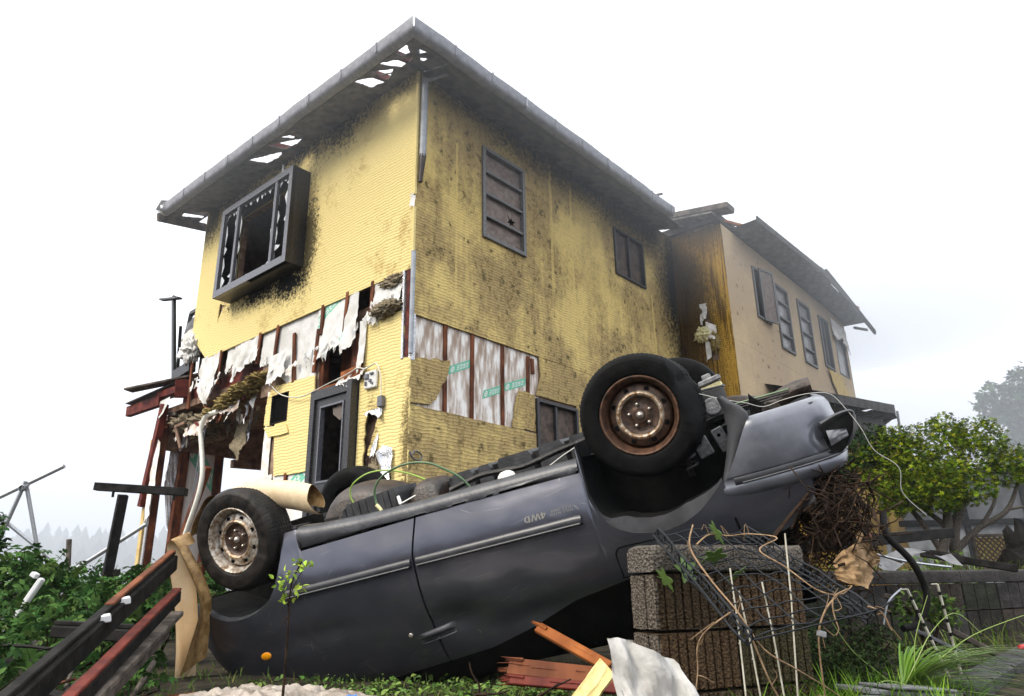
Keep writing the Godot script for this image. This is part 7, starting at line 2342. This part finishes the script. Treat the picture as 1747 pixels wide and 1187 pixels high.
	for k in 190:
		var a := rg.randf_range(-1.5, 1.1) * 0.75
		var l := rg.randf_range(0.22, 0.62)
		var h := rg.randf_range(0.0, 0.20)
		var dv := V(cos(a), 0, sin(a) * 0.8)
		var rows := []
		for j in 9:
			var t := j / 8.0
			var p := dv * l * t + V(0, h * sin(t * 2.0) - 0.05 * t * t, 0)
			var w := 0.0042 * (1.0 - t * t) + 0.0003
			var sd := dv.cross(Vector3.UP).normalized() * w
			rows.append([p - sd + V(0, 0.001, 0), p, p + sd + V(0, 0.001, 0)])
		mb = MB.new(); mb.grid(rows)
		part("blade", mb, M["long_blade"] if k % 5 > 0 else M["long_blade_pale"], cl)
	for q in [[V(0, 0, 0), V(0.28, 0.20, 0.05), V(0.56, 0.30, 0.1)], [V(0, 0, 0), V(0.16, 0.22, 0.0), V(0.27, 0.29, 0.0), V(0.36, 0.21, 0.0)], [V(0.05, 0, 0), V(0.09, 0.2, 0.0), V(0.17, 0.36, 0.0)], [V(0, 0, 0), V(-0.2, 0.16, 0.05), V(-0.30, 0.30, 0.1)], [V(-0.4, -0.02, 0.25), V(-0.22, 0.05, 0.22), V(-0.12, 0.06, 0.2), V(0.02, 0.0, 0.2)]]:
		mb = MB.new(); mb.tube(curve(q, 16), 0.003, 0.0012, 5)
		part("stalk", mb, M["long_blade_pale"], cl)
	shrub("azalea_bush", "round dark small-leaved bush under the wire panel, left of the grass clump", "", V(1.42, -0.02, -3.45), [[0, 0.12, 0, 0.22], [-0.2, 0.12, 0.1, 0.2], [0.16, 0.14, 0, 0.18], [0.02, 0.20, -0.05, 0.17], [-0.1, 0.1, 0.2, 0.18]], 9000, 0.021, [Color(0.02, 0.034, 0.012), Color(0.03, 0.05, 0.016), Color(0.015, 0.022, 0.01)], leaf_mesh)
	shrub("sprouting_bush", "small green bush against the low wall, behind the grass clump", "", V(2.38, 0.06, -4.55), [[0, 0.22, 0, 0.15], [0.16, 0.2, 0, 0.12]], 3500, 0.04, [Color(0.05, 0.09, 0.02), Color(0.09, 0.14, 0.03)], leaf_mesh)
	# sapling in front of the car
	var sp := thing("sapling", "thin sapling with a tuft of light green leaves standing before the car door", "sapling", V(-0.82, 0.0, -2.75))
	var stem := curve([V(0, -0.05, 0), V(0.003, 0.12, 0.0), V(0.012, 0.30, 0.03), V(0.015, 0.42, 0.05), V(0.025, 0.48, 0.06), V(0.055, 0.54, 0.07)], 24)
	mb = MB.new(); mb.tube(stem, 0.006, 0.0025, 7)
	for q in [[0.40, V(-0.035, 0.07, 0.0)], [0.42, V(0.06, 0.05, 0.01)], [0.44, V(0.045, 0.09, 0.0)], [0.38, V(-0.02, -0.03, 0.02)]]:
		var p: Vector3 = stem[int(q[0] / 0.54 * 24)]
		mb.tube(curve([p, p + q[1] * 0.6 + V(0, 0.01, 0), p + q[1]], 6), 0.002, 0.001, 5)
	part("stem", mb, M["twig"], sp)
	xs = []; cc = []
	for q in [[-0.025, 0.45, 0.05], [-0.03, 0.47, 0.05], [0.0, 0.50, 0.06], [0.03, 0.51, 0.07], [0.045, 0.53, 0.07], [0.07, 0.54, 0.07], [0.06, 0.46, 0.07], [0.04, 0.43, 0.06], [0.0, 0.42, 0.05], [0.02, 0.48, 0.07], [0.075, 0.53, 0.07], [0.0, 0.40, 0.05]]:
		for k in 5:
			xs.append(Transform3D(rnd_basis(0.5).scaled(Vector3.ONE * rg.randf_range(0.018, 0.030)), V(q[0], q[1], q[2]) + V(rg.randfn(), rg.randfn(), rg.randfn()) * 0.009))
			cc.append(tone(Color(0.30, 0.42, 0.06), 0.25))
	scatter("leaf_tuft", sp, leaf_mesh, xs, cc, M["leaf"])
	# planks under the car
	for q in [["split_plank", V(-0.035, 0.135, -3.17), V(0.40, 0.10, -3.02), 0.068, 0.02, "timber", "split red-brown plank lying in front of the car, before the block wall end"],
		["split_plank", V(-0.03, 0.09, -3.13), V(0.38, 0.068, -2.99), 0.036, 0.02, "timber_red", "narrow lower splinter of the split red-brown plank"],
		["orange_plank", V(0.10, 0.26, -3.55), V(0.38, 0.12, -3.22), 0.05, 0.022, "timber_orange", "orange plank sloping out from the dark under the car"]]:
		mb = MB.new(); mb.beam(q[1], q[2], q[3], q[4], V(0, 0.5, 0.9), 0.003)
		var dv: Vector3 = (q[2] - q[1]).normalized()
		for k in 16:
			var e: Vector3 = q[1] + V(rg.randf_range(-0.004, 0.004), rg.randf_range(-0.48, 0.48) * q[3], rg.randf_range(-0.4, 0.4) * q[4])
			mb.tube([e + dv * 0.06, e, e - dv * rg.randf_range(0.01, 0.055) + V(0, rg.randf_range(-0.006, 0.006), 0)], rg.randf_range(0.004, 0.008), 0.0006, 5)
		for k in 5:
			var e: Vector3 = q[1].lerp(q[2], rg.randf()) + V(0, rg.randf_range(-0.4, 0.4) * q[3], q[4] * 0.5)
			mb.tube([e, e + dv * rg.randf_range(0.03, 0.12)], 0.0022, 0.0008, 4)
		solo(q[0], mb, M[q[5]], q[6], "plank")
	# piece of yellow siding at the bottom edge
	mb = MB.new()
	mb.xf = Transform3D(Basis(V(0, 0, 1), 0.86) * Basis(V(1, 0, 0), -0.5), V(0.12, 0.07, -2.22))
	mb.r2 = Rect2(-1, -1, 3, 3)
	mb.poly(jag(pv([-0.14, -0.035, 0.20, -0.03, 0.21, 0.03, -0.14, 0.04]), 0.03, 0.003), -0.013, 0.0)
	solo("siding_piece", mb, M["siding_left"], "broken strip of yellow siding leaning up beside the white plastic sheet", "siding piece")
	# white plastic sheet
	plastic_sheets()
	debris()

func plastic_sheets() -> void:
	var ws := thing("white_plastic_sheet", "crumpled white plastic sheet with orange print, in front of the block wall end", "plastic sheet", V(0.24, 0.0, -2.10))
	var folds := [[0.005, 0.305, 0.0], [0.035, 0.31, 0.0], [0.062, 0.30, -0.01], [0.10, 0.285, 0.02], [0.15, 0.262, 0.03], [0.175, 0.255, 0.0], [0.21, 0.20, 0.03], [0.26, 0.12, 0.03]]
	var rows := []
	for i in 33:
		var t := i / 32.0
		var row := []
		var xs := []; var ys := []; var zs := []
		for k in folds.size():
			xs.append_array([k / 7.0, folds[k][0]]); ys.append_array([k / 7.0, folds[k][1]]); zs.append_array([k / 7.0, folds[k][2]])
		var x := table(xs, t); var y := table(ys, t); var z := table(zs, t)
		for j in 15:
			var s := j / 14.0
			var w := nz.get_noise_2d(t * 4.0, s * 3.0) * 0.05 + absf(nz.get_noise_2d(t * 9.0 + s * 3.0, s * 2.0)) * 0.035
			row.append(V(x + s * (0.045 - 0.02 * t) + w * 0.25, lerpf(y, -0.02, s) + 0.0, z + w * (0.3 + s) + 0.05 * sin(t * 9.0) * s))
		rows.append(row)
	var mb := MB.new(); mb.grid(rows)
	part("sheet", mb, M["film_white"], ws)
	# the folded-over top edge
	rows = []
	for i in 15:
		var t := i / 14.0
		var row := []
		for j in 5:
			var s := j / 4.0
			row.append(V(0.004 + t * 0.07 + s * 0.01, 0.308 - 0.006 * t + 0.004 * sin(s * 3.0) - s * 0.03, -0.004 - s * 0.03 + 0.004 * sin(t * 9.0)))
		rows.append(row)
	mb = MB.new(); mb.grid(rows)
	part("folded_edge", mb, M["film_white"], ws)
	for q in [[9, 18, 9, 14], [25, 32, 5, 13]]:
		rows = []
		for i in range(q[0], q[1] + 1):
			var row := []
			var t := i / 32.0
			var xs := []; var ys := []; var zs := []
			for k in folds.size():
				xs.append_array([k / 7.0, folds[k][0]]); ys.append_array([k / 7.0, folds[k][1]]); zs.append_array([k / 7.0, folds[k][2]])
			for j in range(q[2], q[3] + 1):
				var s := j / 14.0
				var w := nz.get_noise_2d(t * 4.0, s * 3.0) * 0.05 + absf(nz.get_noise_2d(t * 9.0 + s * 3.0, s * 2.0)) * 0.035
				row.append(V(table(xs, t) + s * (0.045 - 0.02 * t) + w * 0.25, lerpf(table(ys, t), -0.02, s), table(zs, t) + w * (0.3 + s) + 0.05 * sin(t * 9.0) * s + 0.003))
			rows.append(row)
		mb = MB.new(); mb.grid(rows)
		part("orange_print", mb, M["film_orange"], ws)
	# beige film lying before the car's front
	for q in [[V(-0.98, 0.02, -3.0), 0.42, 0.30, 0.10, "film_beige", "wet beige plastic film heaped on the ground below the car's front door"], [V(-0.42, 0.0, -2.95), 0.34, 0.22, 0.05, "film_beige", "flatter beige plastic film right of the heaped one"]]:
		rows = []
		for i in 61:
			var row := []
			for j in 41:
				var x := i / 60.0 - 0.5; var z := j / 40.0 - 0.5
				var e := clampf(1.0 - pow(absf(x) * 2.0, 2.5), 0, 1) * clampf(1.0 - pow(absf(z) * 2.0, 2.5), 0, 1)
				var h := 0.75 - absf(nz.get_noise_2d(x * 3.5 + q[0].x * 9.0, z * 2.5)) * 1.0 + nz.get_noise_2d(x * 9.0, z * 9.0 + q[0].x) * 0.22
				row.append(q[0] + V((x + nz.get_noise_2d(z * 5.0, q[0].x) * 0.12) * q[1] * 2.0, q[3] * e * h, z * q[2] * 2.0))
			rows.append(row)
		mb = MB.new(); mb.grid(rows)
		solo("plastic_film", mb, M[q[4]], q[5], "plastic film")

func debris() -> void:
	rg.seed = 600
	var mb := MB.new()
	# mass of twigs and bark packed under the car's tail
	var c := V(1.42, 0.72, -3.35)
	for k in 900:
		var p := c + V(rg.randfn() * 0.085, rg.randfn() * 0.12, rg.randfn() * 0.12)
		var d := V(rg.randf_range(-1, 1), rg.randf_range(-0.8, 0.8), rg.randf_range(-0.6, 0.6)).normalized() * rg.randf_range(0.02, 0.09)
		mb.tube([p - d, p + d * 0.2 + V(rg.randfn(), rg.randfn(), rg.randfn()) * 0.012, p + d], 0.0035 if k % 6 else 0.007, 0.0015, 5)
	var nest := solo("packed_twigs", mb, M["twig"], "brown mass of twigs and splinters packed under the car's tail", "twigs", "", "stuff")
	nest.set_meta("kind", "stuff")
	for q in [[V(1.50, 0.98, -3.45), V(1.56, 0.80, -3.40), 0.05, 0.015, "timber_orange", "short orange splinter standing in the packed twigs under the bumper"], [V(1.43, 0.90, -3.3), V(1.62, 0.74, -3.36), 0.045, 0.012, "timber_grey", "grey-brown bark strip slanting across the packed twigs"], [V(1.40, 0.92, -3.22), V(1.08, 0.60, -3.2), 0.012, 0.010, "twig", "long thin stick slanting under the car's rear quarter"], [V(1.57, 1.0, -3.6), V(1.66, 0.62, -3.5), 0.05, 0.02, "timber", "brown upright board behind the packed twigs"]]:
		mb = MB.new(); mb.beam(q[0], q[1], q[2], q[3]); mb.beam(q[0].lerp(q[1], 0.3) + V(0.006, 0.004, 0.006), q[1] + V(0.01, 0.0, 0.006), q[2] * 0.6, q[3] * 0.8)
		solo("splinter", mb, M[q[4]], q[5], "splinter")
	# crumpled tan paper
	mb = MB.new()
	var rows := []
	for i in 21:
		var row := []
		for j in 17:
			var x := i / 20.0; var y := j / 16.0
			var top := table([0.0, 0.52, 0.12, 0.56, 0.4, 0.60, 0.62, 0.66, 0.8, 0.60, 1.0, 0.54], x)
			var bot := table([0.0, 0.45, 0.2, 0.43, 0.5, 0.41, 0.75, 0.47, 1.0, 0.52], x)
			var r := nz.get_noise_2d(x * 5.0, y * 4.0) * 0.03 + absf(nz.get_noise_2d(x * 11.0, y * 3.0)) * 0.03
			row.append(V(1.36 + x * 0.22 + r * 0.2, lerpf(top, bot, y), -3.22 + r + 0.05 * sin(x * 5.0)))
		rows.append(row)
	mb.grid(rows)
	solo("crumpled_paper", mb, M["paper_tan"], "crumpled tan paper hanging below the packed twigs, right of the wire panel", "paper")
	# twigs lying in front of the car
	var tg := "broken twigs on the ground before the car"
	for q in [["bare twig standing up left of the split plank", [V(-0.17, 0.03, -3.1), V(-0.15, 0.07, -3.1), V(-0.18, 0.12, -3.1), V(-0.19, 0.16, -3.1)]], ["bent twig lying left of the split plank", [V(-0.16, 0.05, -3.05), V(-0.08, 0.055, -3.02), V(-0.03, 0.07, -3.0)]], ["straight twig slanting up to the split plank", [V(0.02, 0.03, -2.9), V(0.12, 0.08, -2.92), V(0.2, 0.11, -2.95)]], ["twig lying near the bottom edge, left of the yellow siding strip", [V(-0.1, 0.02, -2.8), V(0.0, 0.03, -2.75), V(0.06, 0.02, -2.72)]]]:
		mb = MB.new(); mb.tube(curve(q[1], 14), 0.006, 0.003, 6)
		mb.tube(curve([q[1][1], q[1][1] + V(0.03, 0.02, 0.01), q[1][1] + V(0.05, 0.02, 0.0)], 5), 0.003, 0.001, 5)
		solo("twig", mb, M["twig"], q[0], "twig", tg)
	for q in [[V(-0.62, 0.06, -2.95), "litter_blue", "tiny blue scrap on the beige film"], [V(-0.36, 0.03, -2.75), "timber_orange", "orange wood chip on the weeds near the bottom edge"], [V(-0.26, 0.03, -2.72), "litter_white", "tiny white scrap in the weeds near the bottom edge"]]:
		mb = MB.new()
		mb.xf = Transform3D(Basis(V(0.2, 1, 0.1).normalized(), rg.randf() * 3.0) * Basis(V(1, 0, 0), -0.9), q[0])
		mb.poly(jag(pv([-0.02, -0.01, 0.02, -0.012, 0.025, 0.01, -0.018, 0.012]), 0.01, 0.004), -0.003, 0.0)
		solo("scrap", mb, M[q[1]], q[2], "scrap")
	# white crumpled paper with green print behind the car's sill
	mb = MB.new()
	rows = []
	for i in 9:
		var row := []
		for j in 7:
			var x := i / 8.0; var y := j / 6.0
			row.append(V(-1.52 + x * 0.10 + nz.get_noise_2d(y * 4.0, 3.0) * 0.02, 0.80 + y * 0.09 + nz.get_noise_2d(x * 5.0, 8.0) * 0.02, -4.52 + nz.get_noise_2d(x * 6.0, y * 6.0) * 0.04))
		rows.append(row)
	mb.grid(rows)
	var cp := solo("paper_scrap", mb, M["wrap"], "white paper scrap with green print on the car's floor near the front wheel", "paper scrap")
	mb = MB.new()
	var r2 := []
	for i in range(2, 7):
		var row := []
		for j in range(1, 6):
			row.append(rows[i][j] + V(0, 0, 0.003))
		r2.append(row)
	mb.grid(r2)
	part("green_print", mb, M["green_print"], cp)
	for q in [[V(-3.2, -0.03, -8.2)]]: pass
